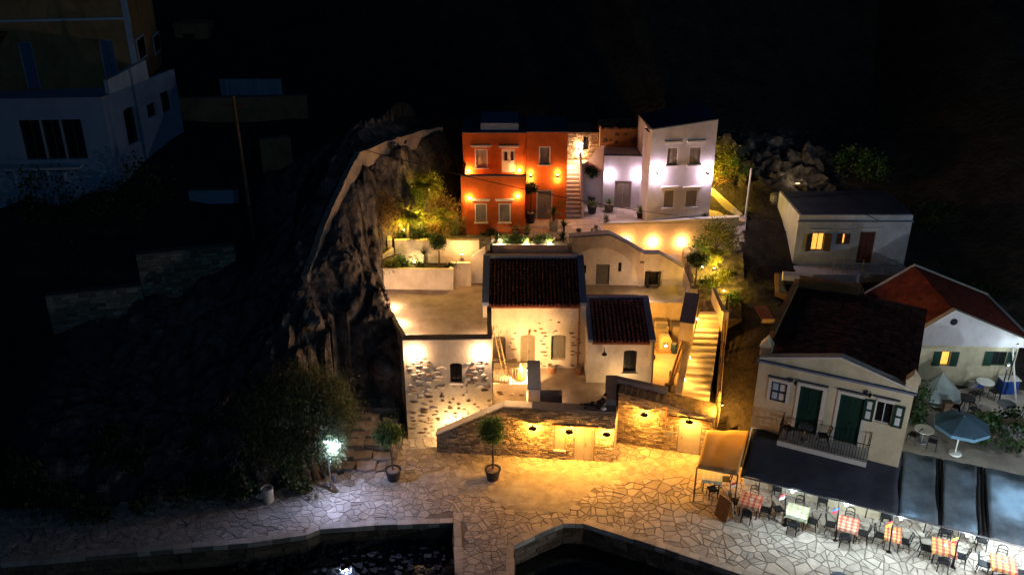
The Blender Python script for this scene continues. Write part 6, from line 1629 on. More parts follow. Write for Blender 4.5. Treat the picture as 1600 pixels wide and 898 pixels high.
# left garden on the slope beside the orange house
G = lambda px, py: ground(px, py, 44)
LG = [('palm', 690, 345, .4, 'palm at the right end of the yellow-lit garden beside the cacti'), ('palm', 668, 312, .9, 'tallest yellow-lit palm at the top of the left garden slope'), ('palm', 640, 352, .5, 'low palm at the left end of the yellow-lit garden bed'),
      ('bush', 655, 335, (.9, .7, .8), 'yleaf', 'bright yellow-green bush in the middle of the left garden slope'), ('bush', 628, 340, (.8, .6, .6), 'leaf', 'dark green bush at the shadowed left edge of the garden slope'),
      ('bush', 690, 330, (.9, .6, .8), 'straw', 'golden feathery bush beside the cacti left of the orange house'), ('bush', 675, 348, (.8, .5, .5), 'straw', 'low golden shrub just behind the left retaining wall'),
      ('bush', 645, 365, (.8, .4, .45), 'dleaf', 'dark low shrub on the left end of the retaining wall'), ('bush', 605, 340, (.7, .6, .9), 'straw', 'pale dry shrub climbing the crag left of the garden'),
      ('bush', 672, 290, (.6, .5, .7), 'yleaf', 'airy yellow-lit shrub at the upper tip of the left garden'), ('bush', 655, 305, (.6, .5, .6), 'leaf', 'green shrub under the upper tip of the left garden')]
for q in LG:
    p = G(q[1], q[2] + 10)
    if q[0] == 'palm': palm(p - Vector((0, .7, .1)), q[3] + .5, 20, 1.7, q[4], 'yleaf')
    else: bush(p - Vector((0, 0, .15)), tuple(1.25 * v for v in q[3]), q[5], q[4], n=2200, sz=.13 if q[4] != 'straw' else .17, flat=.15)
for k, (px, py, hh) in enumerate(((692, 318, 1.3), (703, 322, 1.0), (712, 330, 1.5), (697, 335, .9))):
    p = G(px, py + 8); p = Vector((p.x, p.y, p.z - .2)); lb = ['tall column cactus left of the orange house wall', 'shorter column cactus between two taller ones beside the orange house', 'tallest column cactus closest to the orange house wall', 'small column cactus at the front of the cactus group'][k]
    t = thing('cactus', lb, 'cactus', p, 'column cacti beside the orange house'); mb = MB(); n = 10
    pr = [(.07 * (1 + .25*(j % 2)), 0) for j in range(2)]
    mb.lathe(p, [(.08, 0), (.10, .2), (.10, hh*.8), (.07, hh*.95), (.02, hh)], 9); mb.build('stem', M['leaf'], t)
    mb = MB(); mb.tube([p + Vector((.08,0,hh*.4)), p + Vector((.25,0,hh*.42)), p + Vector((.27,0,hh*.75))], [.05,.06,.04], 6); mb.build('arm', M['leaf'], t)
for px, py, h1, lb in ((712, 368, .95, 'clipped grey column shrub at the left corner of the orange house'), (725, 366, 1.0, 'twiggy pale column shrub against the orange house corner')):
    p = atz(px, py, 7.0); bush(p, (.22, .22, h1*.55), lb, 'straw' if px > 720 else 'tamarisk', n=500, sz=.12, flat=.15)
p = atz(764, 366, 7.0); p.y -= .1; bush(p, (.6, .2, .2), 'low dark clipped bush at the foot of the orange house under its windows', 'dleaf', n=500)
p = atz(663, 410, zp - .14); tuft(p, 45, .7, .05, 'spiky yucca in the planter behind the roof terrace', 'dleaf', droop=.2, trunk=.5, name='yucca')
p = atz(700, 416, zp - .14); bush(p, (.5, .3, .2), 'low dark groundcover bush at the right end of the planter', 'dleaf', n=400)
p = atz(650, 416, zp - .14); bush(p, (.35, .3, .2), 'low dark groundcover bush at the left end of the planter', 'dleaf', n=300)
# lit crag garden at the left with a bare tree
p = ground(612, 424, 43); p = Vector((-7.35, 46.75, 6.2))
t = thing('bare_tree', 'small leaning bare tree lit from below against the crag', 'tree', p); mb = MB(); a = Vector(p)
mb.tube([a, a + Vector((-.35, .1, .9)), a + Vector((-.5, .1, 1.9))], [.09, .07, .05], 7); mb.tube([a + Vector((-.35, .1, .95)), a + Vector((-1.2, .2, 1.5))], [.05, .02], 5); mb.tube([a + Vector((-.2, .05, .6)), a + Vector((.6, 0, 1.0)), a + Vector((1.1, 0, 1.1))], [.05, .04, .02], 5)
mb.build('trunk', M['bark'], t)
bush(Vector((-7.0, 46.9, 6.1)), (.6, .35, .5), 'yellow-lit feathery bush beside the leaning bare tree', 'yleaf', n=1500, sz=.15, flat=.15)
bush(Vector((-8.6, 46.9, 6.3)), (1.0, .5, .9), 'pale dry brush on the crag left of the leaning bare tree', 'straw', n=1600, sz=.2, flat=.1)
bush(Vector((-6.1, 47.1, 6.3)), (.5, .3, .45), 'broad green shrub at the corner of the upper retaining wall', 'leaf', n=400, sz=.22)
# plaza pots
def at7(px, py): return atz(px, py, PZ)
tuft(at7(806, 368), 36, .75, .05, 'spiky potted agave on the plaza beside the orange house corner', 'straw', pot=(.25, .3, 'pot'), name='agave')
tuft(at7(823, 366), 40, .6, .06, 'bright green potted plant right of the spiky agave', 'yleaf', pot=(.22, .28, 'pot'), name='potted_plant')
tuft(at7(874, 342), 60, .95, .045, 'tall yellow-green potted grass beside the plaza stairs', 'yleaf', pot=(.22, .5, 'claypot'), up=(50, 89), droop=.2, name='potted_grass')
tuft(at7(865, 362) + Vector((0, .2, 0)), 55, .55, .06, 'dark potted yucca standing in a square pot at the middle of the plaza', 'dleaf', pot=(.3, .6, 'palepaint', 1), droop=.15, trunk=.5, name='yucca', up=(0, 85))
tuft(at7(880, 372), 50, .5, .06, 'second dark yucca just in front of the square pot', 'dleaf', droop=.15, trunk=.7, name='yucca', up=(0, 85))
tuft(at7(925, 333), 60, .6, .05, 'yellowish potted fern in a dark pot against the curved wall', 'yleaf', pot=(.32, .5, 'pot'), name='potted_plant')
tuft(at7(951, 330), 30, .65, .05, 'potted spiky plant in a square pot left of the annex door', 'leaf', pot=(.28, .5, 'mortar', 1), name='potted_plant')
tuft(at7(1000, 340), 45, .8, .05, 'tall potted plant at the left corner of the white tower', 'yleaf', pot=(.25, .35, 'pot'), up=(40, 88), name='potted_plant')
bush(at7(1013, 342), (.18, .18, .6), 'narrow dark cypress bush in front of the white tower', 'dleaf', n=350)
bush(at7(1026, 344), (.3, .25, .3), 'rounded dark bush at the foot of the white tower', 'dleaf', n=350)
bush(at7(1101, 342) + Vector((0, -.15, 0)), (.22, .18, .28), 'small square bush near the right corner of the tower', 'dleaf', n=250)
bush(at7(1155, 335), (.7, .3, .35), 'green grassy bush on the corner by the white pole', 'yleaf', n=400)
for px, py, s, lb in ((948, 348, .3, 'larger round bush at the left end of the cream retaining wall'), (931, 363, .28, 'dark round bush on the plaza edge above the vaulted house'), (905, 363, .16, 'tiny round bush on the plaza edge next to the yuccas')):
    bush(at7(px, py), (s, s, s * .9), lb, 'dleaf', n=300, sz=.07)
# planting bed behind the tiled roof
r = random.Random(8)
bed = [('yucca at the left end of the long planting bed', -.85, 'y'), ('small dark shrub beside the left yucca of the planting bed', -.25, 'b'), ('dark trailing shrub left of the bed centre', .25, 'b'), ('low dark shrub touching the bright centre plant on its left', .65, 'b'), ('bright yellow-green spiky plant in the centre of the bed', 1.0, 't'),
       ('dark low shrub right of the bright centre plant', 1.5, 'b'), ('dark shrub two places right of the bright centre plant', 1.95, 'b'), ('lit green spiky plant near the right lamp of the bed', 2.5, 't'), ('dark yucca at the right end of the planting bed', 3.0, 'y')]
for lb, x, k in bed:
    p = Vector((x, 49.33, 6.85))
    if k == 'b': bush(p, (.42, .25, .32), lb, 'leaf', n=650, sz=.09, group='shrubs of the long planting bed')
    elif k == 't': tuft(p, 45, .6, .05, lb, 'yleaf', droop=.3, name='spiky_plant')
    else: tuft(p, 50, .5, .05, lb, 'dleaf', droop=.15, trunk=.35, name='yucca', up=(0, 85))
for x, lb in ((-.7, 'left garden spotlight in the long planting bed'), (.88, 'middle garden spotlight in the long planting bed'), (2.2, 'right garden spotlight in the long planting bed')):
    spike((x, 49.18, 6.86), 5, (1, .8, .5), lb)
# right garden
RGd = [('bush', 12.2, 49.6, 6.3, (1.0, .7, 1.1), 'yleaf', 'tall feathery yellow-lit shrub in the right garden', 1500), ('bush', 11.4, 49.2, 5.6, (.7, .5, .9), 'leaf', 'leafy green shrub left of the tall feathery shrub in the right garden', 900), ('bush', 13.1, 50.2, 6.3, (.8, .6, .9), 'tamarisk', 'grey-green shrub against the boundary wall of the right garden', 900),
       ('bush', 12.6, 48.0, 5.2, (.8, .3, .3), 'dleaf', 'low dark edging shrub below the feathery shrubs', 500), ('bush', 12.0, 47.0, 4.95, (.65, .4, .6), 'yleaf', 'brightly lit small shrub beside the head of the stairs', 800), ('bush', 11.2, 46.9, 4.9, (.5, .35, .5), 'leaf', 'green shrub at the top left of the lamp-lit stairs', 500), ('bush', 12.6, 45.6, 4.7, (.45, .3, .5), 'leaf', 'green leafy shrub above the stair wall near the boundary wall', 500)]
for _, x, y, z, rad, m, lb, n in RGd: bush(Vector((x, y, z)), rad, lb, m, n=n, sz=.2, flat=.14)
palm(Vector((12.0, 49.0, 5.4)), .8, 12, 1.5, 'yellow-lit palm in the middle of the right garden')
mb = MB(); rk = thing('garden_rockery', 'low curved stone edging between the upper and lower parts of the right garden', 'rockery', (12.2, 47.8, 5))
for k in range(9): blob((11.3 + k * .24, 47.75 - .15 * math.sin(k * .4), 5.25), .17, .16, .17, 8, 5, seed=k).build('rock', M['flag'], rk)
for p, pw, lb in (((11.95, 48.5, 5.5), 30, 'spotlight under the feathery shrubs of the right garden'), ((12.15, 46.45, 5.0), 14, 'spotlight among the small shrubs beside the stairs'),
                  ((11.3, 48.7, 5.5), 12, 'spotlight at the left of the right garden near the ball tree')): spike(p, pw, YEL, lb)
# behind the tower: lit crag and bushes
for (px, py, m, lb) in ((1128, 262, 'yleaf', 'yellow-lit bush on the crag just right of the white tower'), (1135, 290, 'straw', 'golden dry bush below the lit bush right of the tower'), (1148, 275, 'leaf', 'dark leafy bush at the edge of the light right of the tower')):
    p = aty(px, py, 57.5); bush(p - Vector((0, 0, .5)), (.9, .7, 1.2), lb, m, n=1500, sz=.16, flat=.2)
spike((12.9, 56.3, 8.2), 60, YEL, 'spotlight hidden behind the white tower, lighting the crag')
bk = thing('crag', 'lit rocky bank right behind the white tower', 'rock', (13.5, 58, 8))
blob((13.6, 58.6, 8.6), 1.5, .9, 2.0, 30, 20, .7, 5).build('rock', GM, bk)
for k, (x, y, z) in enumerate(((17.0, 60.6, 8.6), (20.5, 60.8, 8.4))):
    t = thing('boulder', ['left dim boulder', 'right dim boulder'][k] + ' on the slope behind the flat-roofed house', 'rock', (x, y, z)); blob((x, y, z - .3), 1.2, .9, 1.5, 26, 18, .7, 9 + k).build('rock', GM, t)
for (x, y, z, lb) in ((23.2, 59.3, 8.2, 'large green bush lit at the back right of the flat-roofed house'), (24.6, 59, 7.8, 'dim bush further right behind the flat-roofed house')):
    bush(Vector((x, y, z)), (1.1, .8, .9), lb, 'leaf', n=700, sz=.22)
# left garden lights
for (px, py, pw, lb) in ((655, 346, 48, 'spotlight in the middle of the left garden slope'), (672, 300, 34, 'spotlight high on the left garden slope'), (690, 350, 30, 'spotlight behind the retaining wall near the cacti'), (632, 362, 26, 'spotlight at the left end of the upper retaining wall')):
    p = G(px, py); spike((p.x, p.y - .3, p.z + .1), pw, YEL, lb)
spike((-7.7, 46.3, 6.7), 45, YEL, 'spotlight below the leaning bare tree')
spike((-5.6, 47.45, zp - .14), 10, (1, .7, .3), 'spotlight washing the upper retaining wall behind the planter')
spike((-2.9, 47.3, 6.9), 16, WARM, 'spotlight at the right end of the upper retaining wall, making a bright patch')

# big tamarisk and the lamp in it
tm = thing('tamarisk_tree', 'large dark feathery tree overhanging the left end of the quay, its right edge lit white', 'tree', (-9.6, 35.9, 0))
mb = MB(); mb.tube([(-9.6, 35.9, -.2), (-9.9, 36.0, 1.2), (-10.4, 36.1, 2.4), (-11, 36.3, 3.4)], [.26, .2, .14, .07], 8); mb.tube([(-9.85, 36, 1.1), (-9.2, 35.8, 2.2), (-8.6, 35.6, 3.2)], [.14, .09, .04], 6); mb.tube([(-10.2, 36, 1.9), (-9.8, 35.6, 3.4), (-9.6, 35.5, 4.4)], [.1, .07, .03], 6); mb.build('trunk', M['bark'], tm)
mb = MB(); r = random.Random(41)
for c, rad, n in (((-10.4, 36.2, 3.8), (2.2, 1.5, 1.6), 11000), ((-8.7, 36.3, 3.7), (1.3, 1.0, 1.4), 7000), ((-12.0, 36.0, 2.7), (1.7, 1.2, 1.6), 7000), ((-8.6, 35.5, 2.2), (.8, .6, 1.1), 4500), ((-9.9, 36.4, 5.0), (1.6, 1.1, 1.0), 5000), ((-10.8, 35.4, 1.8), (1.5, .7, 1.2), 5000)):
    leaves(mb, c, rad, n, .2, r, lean=.9, hollow=.3, flat=.09)
mb.build('crown', M['tamarisk'], tm)
L0 = atz(517, 762, 0)
sl = thing('street_lamp', 'slim street lamp glowing cold white inside the edge of the feathery tree', 'street lamp', L0)
lz = 2.75
mb = MB(); mb.tube([L0, (L0.x, L0.y, lz)], [.05, .035], 8); mb.build('post', M['metal'], sl)
mb = MB(); mb.lathe((L0.x, L0.y, lz), [(.05, 0), (.14, .05), (.16, .12), (.03, .24)], 10); mb.build('lamp_head', M['black'], sl)
mb = MB(); mb.lathe((L0.x, L0.y, lz - .1), [(.03, 0), (.09, .03), (.09, .08), (.04, .1)], 10); mb.build('bulb', M['bulbc'], sl)
plight(sl, (L0.x + .35, L0.y - .15, lz - .25), 600, (.45, .55, 1.0), .08)
mb = MB(); leaves(mb, (L0.x + .05, L0.y - .1, lz + .05), (.6, .45, .5), 1000, .2, r, lean=.9, hollow=.4, flat=.08)
sp = mb.build('lit_spray', M['tamarisk'], tm)
pl_ = thing('plank', 'brown timber plank leaning on the ground beside the street lamp', 'plank', (L0.x - .2, L0.y, 0))
mb = MB(); a, b = atz(523, 768, .1), aty(493, 722, L0.y + .3); d = Vector((.16, .02, 0)); e = Vector((0, .06, .03))
mb.hexa([a, a + d, a + d + e, a + e], [b, b + d, b + d + e, b + e]); mb.build('board', M['wood'], pl_)
for (px, py, rr_, hh, lb, m) in ((420, 782, .28, .75, 'tall pale plastered pot alone at the edge of the dark planting', 'white'), (487, 778, .12, .24, 'small pale bucket left of the street lamp', 'trim'), (497, 775, .12, .24, 'small pale bucket nearest the street lamp', 'trim'), (523, 752, .16, .45, 'narrow grey bin behind the street lamp', 'metal')):
    p = atz(px, py, 0.02); t = thing('planter_pot' if py > 779 else 'bucket', lb, 'pot' if py > 779 else 'bucket', p); mb = MB(); mb.lathe(p, [(rr_*.85, 0), (rr_, hh), (rr_*.88, hh), (rr_*.86, hh - .04)], 16); mb.build('body', M[m], t)
    mb = MB(); mb.lathe((p.x, p.y, p.z + hh - .03), [(rr_*.84, 0), (rr_*.6, .01)], 12); mb.build('filling', M['potsoil'], t)
# scrub along the cliff foot and in the dark left
for k, (px, py, s) in enumerate(((470, 765, .5), (540, 640, .35), (380, 770, .9), (300, 770, 1.0), (230, 800, .9), (150, 810, 1.0), (80, 800, 1.0), (30, 760, 1.2), (200, 720, 1.3), (330, 700, 1.0), (70, 330, 1.4), (230, 320, 1.3), (150, 350, 1.5))):
    p = ground(px, py) if py > 500 else aty(px, py, 47.3); lb = ['scrubby bush at the foot of the street lamp', 'small bush on the stone ledges', 'dark bush left of the pale plastered pot', 'dark scrub bush fourth from the left along the unlit quay edge', 'dark scrub bush third from the left along the unlit quay edge', 'dark scrub bush second from the left along the unlit quay edge', 'leftmost dark scrub bush along the unlit quay edge', 'large dark bush at the very left of the frame', 'large dark bush on the unlit lower left slope', 'dark bush under the cliff left of the feathery tree', 'dark tree crown below the left wall of the villa', 'dark tree crown below the right corner of the villa', 'dark tree crown below the centre of the villa'][k]
    bush(Vector((p.x, p.y, p.z - .2)), (s*1.2, s*.9, s), lb, 'dleaf' if k > 1 else 'tamarisk', n=500 if s < 1.1 else 900, sz=.2)

# ================================================================== AWNINGS, TABLES, GARDEN ON THE RIGHT
def cloth(t, c4, m, sag=.12, nx=14, ny=8, seed=0, name='cloth'):
    """c4: front-left, front-right, back-right, back-left"""
    fl, fr, br, bl = [Vector(c) for c in c4]; mb = MB(); vs = []
    for lay in (0, -.018):
        for j in range(ny + 1):
            for i in range(nx + 1):
                u, v = i/nx, j/ny; p = (fl*(1-u) + fr*u)*(1-v) + (bl*(1-u) + br*u)*v
                s = -sag * math.sin(math.pi*v) * (.6 + .4*math.sin(math.pi*u)) + .03 * mnoise.noise(Vector((u*6 + seed, v*3, 0))) + .02*math.sin(u*nx*.9)
                vs.append((p.x, p.y, p.z + s + lay))
    N1 = (nx+1)*(ny+1); f = []
    for j in range(ny):
        for i in range(nx): a = j*(nx+1)+i; f += [(a, a+1, a+nx+2, a+nx+1), (N1+a+nx+1, N1+a+nx+2, N1+a+1, N1+a)]
    for i in range(nx): f += [(i+1, i, N1+i, N1+i+1), (ny*(nx+1)+i, ny*(nx+1)+i+1, N1+ny*(nx+1)+i+1, N1+ny*(nx+1)+i)]
    for j in range(ny): a = j*(nx+1); b = a+nx; f += [(a, a+nx+1, N1+a+nx+1, N1+a), (b+nx+1, b, N1+b, N1+b+nx+1)]
    mb.add(vs, f); return mb.build(name, m, t, smooth=True)
AZ = 2.6
def fb(px): return atz(px, 740 + (px - 1150) * (112 / 450), AZ)
def bb(px): return atz(px, 668 + (px - 1173) * .244 if px < 1403 else 703 + (px - 1405) * .20, 3.25)
aw_ = [(1158, 1176, 1403, 1410, 'awn', 'widest dark awning in front of the cream house'), (1404, 1412, 1466, 1462, 'awnblue', 'first bluish awning panel right of the wide dark awning'), (1472, 1474, 1528, 1526, 'awnblue', 'middle bluish awning panel between two dark gaps'), (1546, 1540, 1650, 1640, 'awnblue', 'pale glowing awning panel at the right edge of the frame'),
       (1467, 1463, 1471.5, 1472, 'awn', 'narrow black sheet added to darken the gap between the first and middle bluish awning panels'), (1529, 1527, 1545, 1539, 'awn', 'wider black sheet added to darken the gap left of the pale glowing awning panel')]  # both black strips are added sheets that paint the gaps between panels dark
for k, (a, b, c, d, m, lb) in enumerate(aw_):
    t = thing('awning', lb, 'awning', fb(a), 'awnings over the quayside tables')
    cloth(t, (fb(a), fb(c), bb(d), bb(b)), M[m], seed=k*7, nx=24 if k == 0 else 10) if k < 4 else cloth(t, (fb(a), fb(c), bb(d), bb(b)), M['black'], sag=.10, seed=k)
    mb = MB(); mb.tube([fb(a) - Vector((0, 0, .06)), fb(c) - Vector((0, 0, .06))], .04, 6); mb.build('front_bar', M['metal'], t)
    mb = MB(); mb.tube([fb(a) - Vector((0, 0, .05)), bb(b) - Vector((0, 0, .08))], .035, 6); mb.build('side_bar', M['black'], t)
    mb = MB(); mb.tube([fb(c) - Vector((0, 0, .05)), bb(d) - Vector((0, 0, .08))], .035, 6); mb.build('side_bar', M['black'], t)
t = thing('awning', 'small beige awning glowing gold between the stone wall and the dark awning', 'awning', atz(1090, 728, 1.98), 'awnings over the quayside tables')
cloth(t, (atz(1089, 730, 1.98), atz(1153, 742, 1.98), atz(1170, 672, 2.12), atz(1104, 672, 2.12)), M['awnbeige'], sag=.06, seed=3)
mb = MB(); mb.tube([atz(1089, 730, 1.95), atz(1153, 742, 1.95)], .035, 6); mb.build('front_bar', M['wood'], t)
mb = MB(); mb.tube([atz(1089, 730, 1.95), (atz(1089, 730, 1.95).x, atz(1089, 730, 1.95).y, 0.02)], .04, 6); mb.build('post', M['wood'], t)
# poles with cold bulbs and little flags
poles = [(1146, 800, None), (1226, 820, (1240, 770)), (1305, 844, (1312, 786)), (1389, 862, (1392, 808)), (1489, 886, (1496, 834)), (1612, 918, (1600, 852))]
flags = [('redc', 'whitec'), ('redc', 'whitec'), ('bluec', 'redc'), ('redc', 'yelc'), ('yelc', 'redc'), ('redc', 'whitec')]
nm_ = ['leftmost', 'second', 'third', 'fourth', 'fifth', 'sixth']
for k, (px, py, lp) in enumerate(poles):
    b = atz(px, py, .02); t = thing('awning_pole', nm_[k] + ' thin dark pole from the left holding up the awning edge', 'pole', b, 'awning poles')
    tp_ = atz([1153, 1228, 1312, 1397, 1500, 1620][k], 740 + ([1153, 1228, 1312, 1397, 1500, 1620][k] - 1150) * .249, AZ - .08)
    mb = MB(); mb.tube([b, tp_], .035, 7); mb.build('shaft', M['black'], t); mb = MB(); mb.lathe(b, [(.12, 0), (.1, .03)], 10); mb.build('foot', M['black'], t)
    if lp:
        q = tp_ + Vector((.28, -.12, -.18)); l = thing('pole_lamp', 'bare cold-white bulb at the top of the ' + nm_[k] + ' awning pole', 'lamp', q, 'cold white bulbs along the awning edge')
        mb = MB(); mb.lathe(q, [(.015, -.06), (.055, -.03), (.05, .03), (.02, .06)], 10); mb.build('bulb', M['bulbc'], l, smooth=True)
        mb = MB(); mb.tube([q + Vector((0, 0, .061)), tp_ + Vector((.05, -.05, 0))], .015, 5); mb.build('holder', M['black'], l)
        plight(l, q + Vector((.0, -.06, -.1)), 75, COOL, .05)
    fg = tp_.lerp(b, .22) + Vector((-.04, -.04, 0)); f = thing('small_flag', 'little ' + {'redc':'red','bluec':'blue','yelc':'yellow'}[flags[k][0]] + ' and ' + {'redc':'red','whitec':'white','yelc':'yellow'}[flags[k][1]] + ' flag hanging on the ' + nm_[k] + ' awning pole', 'flag', fg, 'little flags on the awning poles')
    for s in (0, 1):
        mb = MB(); x0 = fg.x - .16 + s*.0; 
        mb.hexa([(fg.x - .22, fg.y, fg.z - .12 - s*.13), (fg.x - .02, fg.y - .02, fg.z - .02 - s*.13), (fg.x - .02, fg.y + .0, fg.z - .02 - s*.13), (fg.x - .22, fg.y + .02, fg.z - .12 - s*.13)],
                [(fg.x - .20, fg.y, fg.z + .005 - s*.13), (fg.x, fg.y - .02, fg.z + .105 - s*.13), (fg.x, fg.y + .0, fg.z + .105 - s*.13), (fg.x - .20, fg.y + .02, fg.z + .005 - s*.13)])
        mb.build('stripe', M[flags[k][s]], f)
# tables
tab0 = thing('taverna_table', 'square dark-legged table', 'table', (0, 0, 0), 'quayside tables')
mb = MB(); mb.box(-.42, .42, -.42, .42, .70, .735); mb.build('table_top', M['wood'], tab0)
for a in (-1, 1):
    for b in (-1, 1): mb = MB(); mb.tube([(a*.36, b*.36, .70), (a*.37, b*.37, 0)], .028, 6); mb.build('leg', M['black'], tab0)
def clothmesh(w, l, drop, m, name):
    mb = MB(); n = 10; z = .742
    mb.box(-w, w, -l, l, z, z + .008)
    r_ = random.Random(len(name))
    per = [(-w + 2*w*i/n, -l) for i in range(n)] + [(w, -l + 2*l*i/n) for i in range(n)] + [(w - 2*w*i/n, l) for i in range(n)] + [(-w, l - 2*l*i/n) for i in range(n)]
    for i in range(len(per)):
        a, b = per[i], per[(i+1) % len(per)]; ka, kb = 1.02 + .05*math.sin(i*1.9), 1.02 + .05*math.sin((i+1)*1.9)
        da, db = drop*(1 + .5*(i % n == 0)), drop*(1 + .5*((i+1) % n == 0))
        mb.face([(a[0]*ka, a[1]*ka, z - da), (b[0]*kb, b[1]*kb, z - db), (b[0], b[1], z + .008), (a[0], a[1], z + .008)])
    return mb.mesh(name, m)
used = []
def table(p, rz, m, lb, clb, sc=1.0, group='quayside tables'):
    if not used: t = tab0; t.location = p; t.rotation_euler.z = rz; t['label'] = lb; used.append(1)
    else: t = dup(tab0, p, rz, lb, group)
    if m:
        o = bpy.data.objects.new('tablecloth', clothmesh(.46, .46, .16, M[m], 'tablecloth')); COL.objects.link(o); o.location = p; o.rotation_euler.z = rz; tag(o, clb, 'tablecloth', 'checked tablecloths'); o.scale = (sc, 1, 1)
    t.scale = (sc, 1, 1)
RZ = -.42
tabs = [(1173, 781, 'checkr', 1.05, 'NFLR', 'leftmost table of the checked row', 'red and white checked cloth on the leftmost table of the row'),
        (1246, 798, 'checky', 1.05, 'NFR', 'table with the only pale cloth of the row', 'pale yellow-white cloth on the second table of the row'),
        (1325, 817, 'checkr', 1.0, 'NFLR', 'third table of the row, under the third pole', 'red and cream checked cloth on the third table of the row'),
        (1396, 832, 'checko', .75, 'LR', 'narrow table behind the fourth pole', 'orange checked cloth on the narrow table behind the fourth pole'),
        (1476, 853, 'checko', 1.05, 'NFLR', 'fifth table of the row, beside the fifth pole', 'orange and red checked cloth beside the fifth pole'),
        (1569, 879, 'checko', 1.05, 'NFLR', 'rightmost table of the row at the edge of the frame', 'orange checked cloth on the rightmost table of the row')]
cj = random.Random(3)
nice = {'N': 'near side', 'F': 'far side', 'L': 'left side', 'R': 'right side'}
for px, py, m, sc, ch, lb, clb in tabs:
    p = atz(px, py, .75); p.z = .022; rz = RZ + cj.uniform(-.05, .05)
    table(p, rz, m, lb[0].upper().lower() + lb[1:], clb, sc)
    for c in ch:
        ang, dist = {'N': (0, .62), 'F': (math.pi, .66), 'L': (-math.pi/2, .66*sc), 'R': (math.pi/2, .66*sc)}[c]
        off = {'N': Vector((0, -dist, 0)), 'F': Vector((0, dist, 0)), 'L': Vector((-dist, 0, 0)), 'R': Vector((dist, 0, 0))}[c]
        off.rotate(Matrix.Rotation(rz, 3, 'Z')); cr = rz + ang + cj.uniform(-.18, .18)
        chair(Vector((p.x, p.y, .022)) + off, cr, 'dark chair on the ' + nice[c] + ' of the ' + lb.replace(' of the row', '').replace('of the checked row', '').strip().replace('table,', 'table').split(',')[0])
p = atz(1214, 806, .02); chair(p, -1.35, 'lone dark chair between the red checked table and the pale one')
p = atz(1113, 742, .75); p.z = .022; table(p, -.25, 'checky', 'table half hidden under the small beige awning', 'whitish cloth under the small beige awning')
chair(p + Vector((-.1, -.66, 0)), .1, 'dark chair on the near side of the table under the beige awning'); chair(p + Vector((.7, .1, 0)), 1.4, 'dark chair on the right of the table under the beige awning')
for k, px in enumerate((1186, 1262, 1368, 1468, 1528)):
    p = fb(px); p = Vector((p.x + 1.4, p.y + 2.75, .022)); table(p, RZ, None, ['leftmost', 'second', 'third', 'fourth', 'rightmost'][k] + ' bare table in the back row, mostly hidden by the awning', None)
    chair(p + Vector((.25, -.6, 0)), RZ + .1, 'dark chair before the ' + ['leftmost', 'second', 'third', 'fourth', 'rightmost'][k] + ' bare table under the awning')
for k, (px, py, m, sc, ch, lb, clb) in enumerate(tabs):
    p = atz(px, py, .75); q = Vector((p.x + .03, p.y + .02, .772)); t = thing('condiment_tray', 'small condiment tray on the ' + clb.replace('on the', 'of the').replace('red and ', '').replace('and red ', ''), 'tray', q, 'condiment trays')
    mb = MB(); mb.box(q.x - .08, q.x + .08, q.y - .05, q.y + .05, q.z, q.z + .02); mb.build('tray', M['whitec'], t)
    for dx in (-.045, 0, .045): mb = MB(); mb.lathe((q.x + dx, q.y, q.z + .021), [(.018, 0), (.018, .07), (.008, .09)], 8); mb.build('bottle', M['whitec'] if dx else M['yelc'], t)
ab = thing('sandwich_board', 'brown folding sandwich board on the paving left of the tables', 'sign board', atz(1131, 808, .02))
a, b = atz(1122, 800, .02), atz(1136, 810, .02); d = (b - a).normalized(); n_v = Vector((d.y, -d.x, 0))
L2 = (b - a).length
for s, nm2 in ((1, 'front_board'), (-1, 'back_board')):
    mb = MB(); o1v = n_v * (.28 * s); tpz = Vector((0, 0, 1.05)); q = [a + o1v, a + d*.72 + o1v, a + d*.72 + o1v*.85, a + o1v*.85]
    q2 = [a + n_v*.03*s + tpz, a + d*.72 + n_v*.03*s + tpz, a + d*.72 + n_v*.002*s + tpz, a + n_v*.002*s + tpz]
    mb.hexa(q, q2); mb.build(nm2, M['wood'] if s > 0 else M['palewood'], ab)
roundtable(atz(1308, 925, .02), .38, .78, M['darkroof'], 'round_table', 'dark round table top cut by the bottom edge of the frame')
# lamps under the pale awning
for (x_, y_, pw, lb) in ((atz(1572, 790, 2.6).x, atz(1572, 790, 2.6).y, 320, 'cold ceiling lamp hanging under the pale glowing awning panel'), (15.5, 32.6, 14, 'cold ceiling lamp hanging under the wide dark awning')):
    t = thing('ceiling_lamp', lb, 'lamp', (x_, y_, 2.75)); mb = MB(); mb.lathe((x_, y_, 2.55), [(.06, 0), (.05, .04), (.02, .08)], 12); mb.build('shade', M['trim'], t)
    mb = MB(); mb.lathe((x_, y_, 2.5), [(.03, -.02), (.06, .04)], 10); mb.build('bulb', M['bulbc'], t); plight(t, (x_ + .3, y_ - .1, 2.42), pw, COOL, .08)
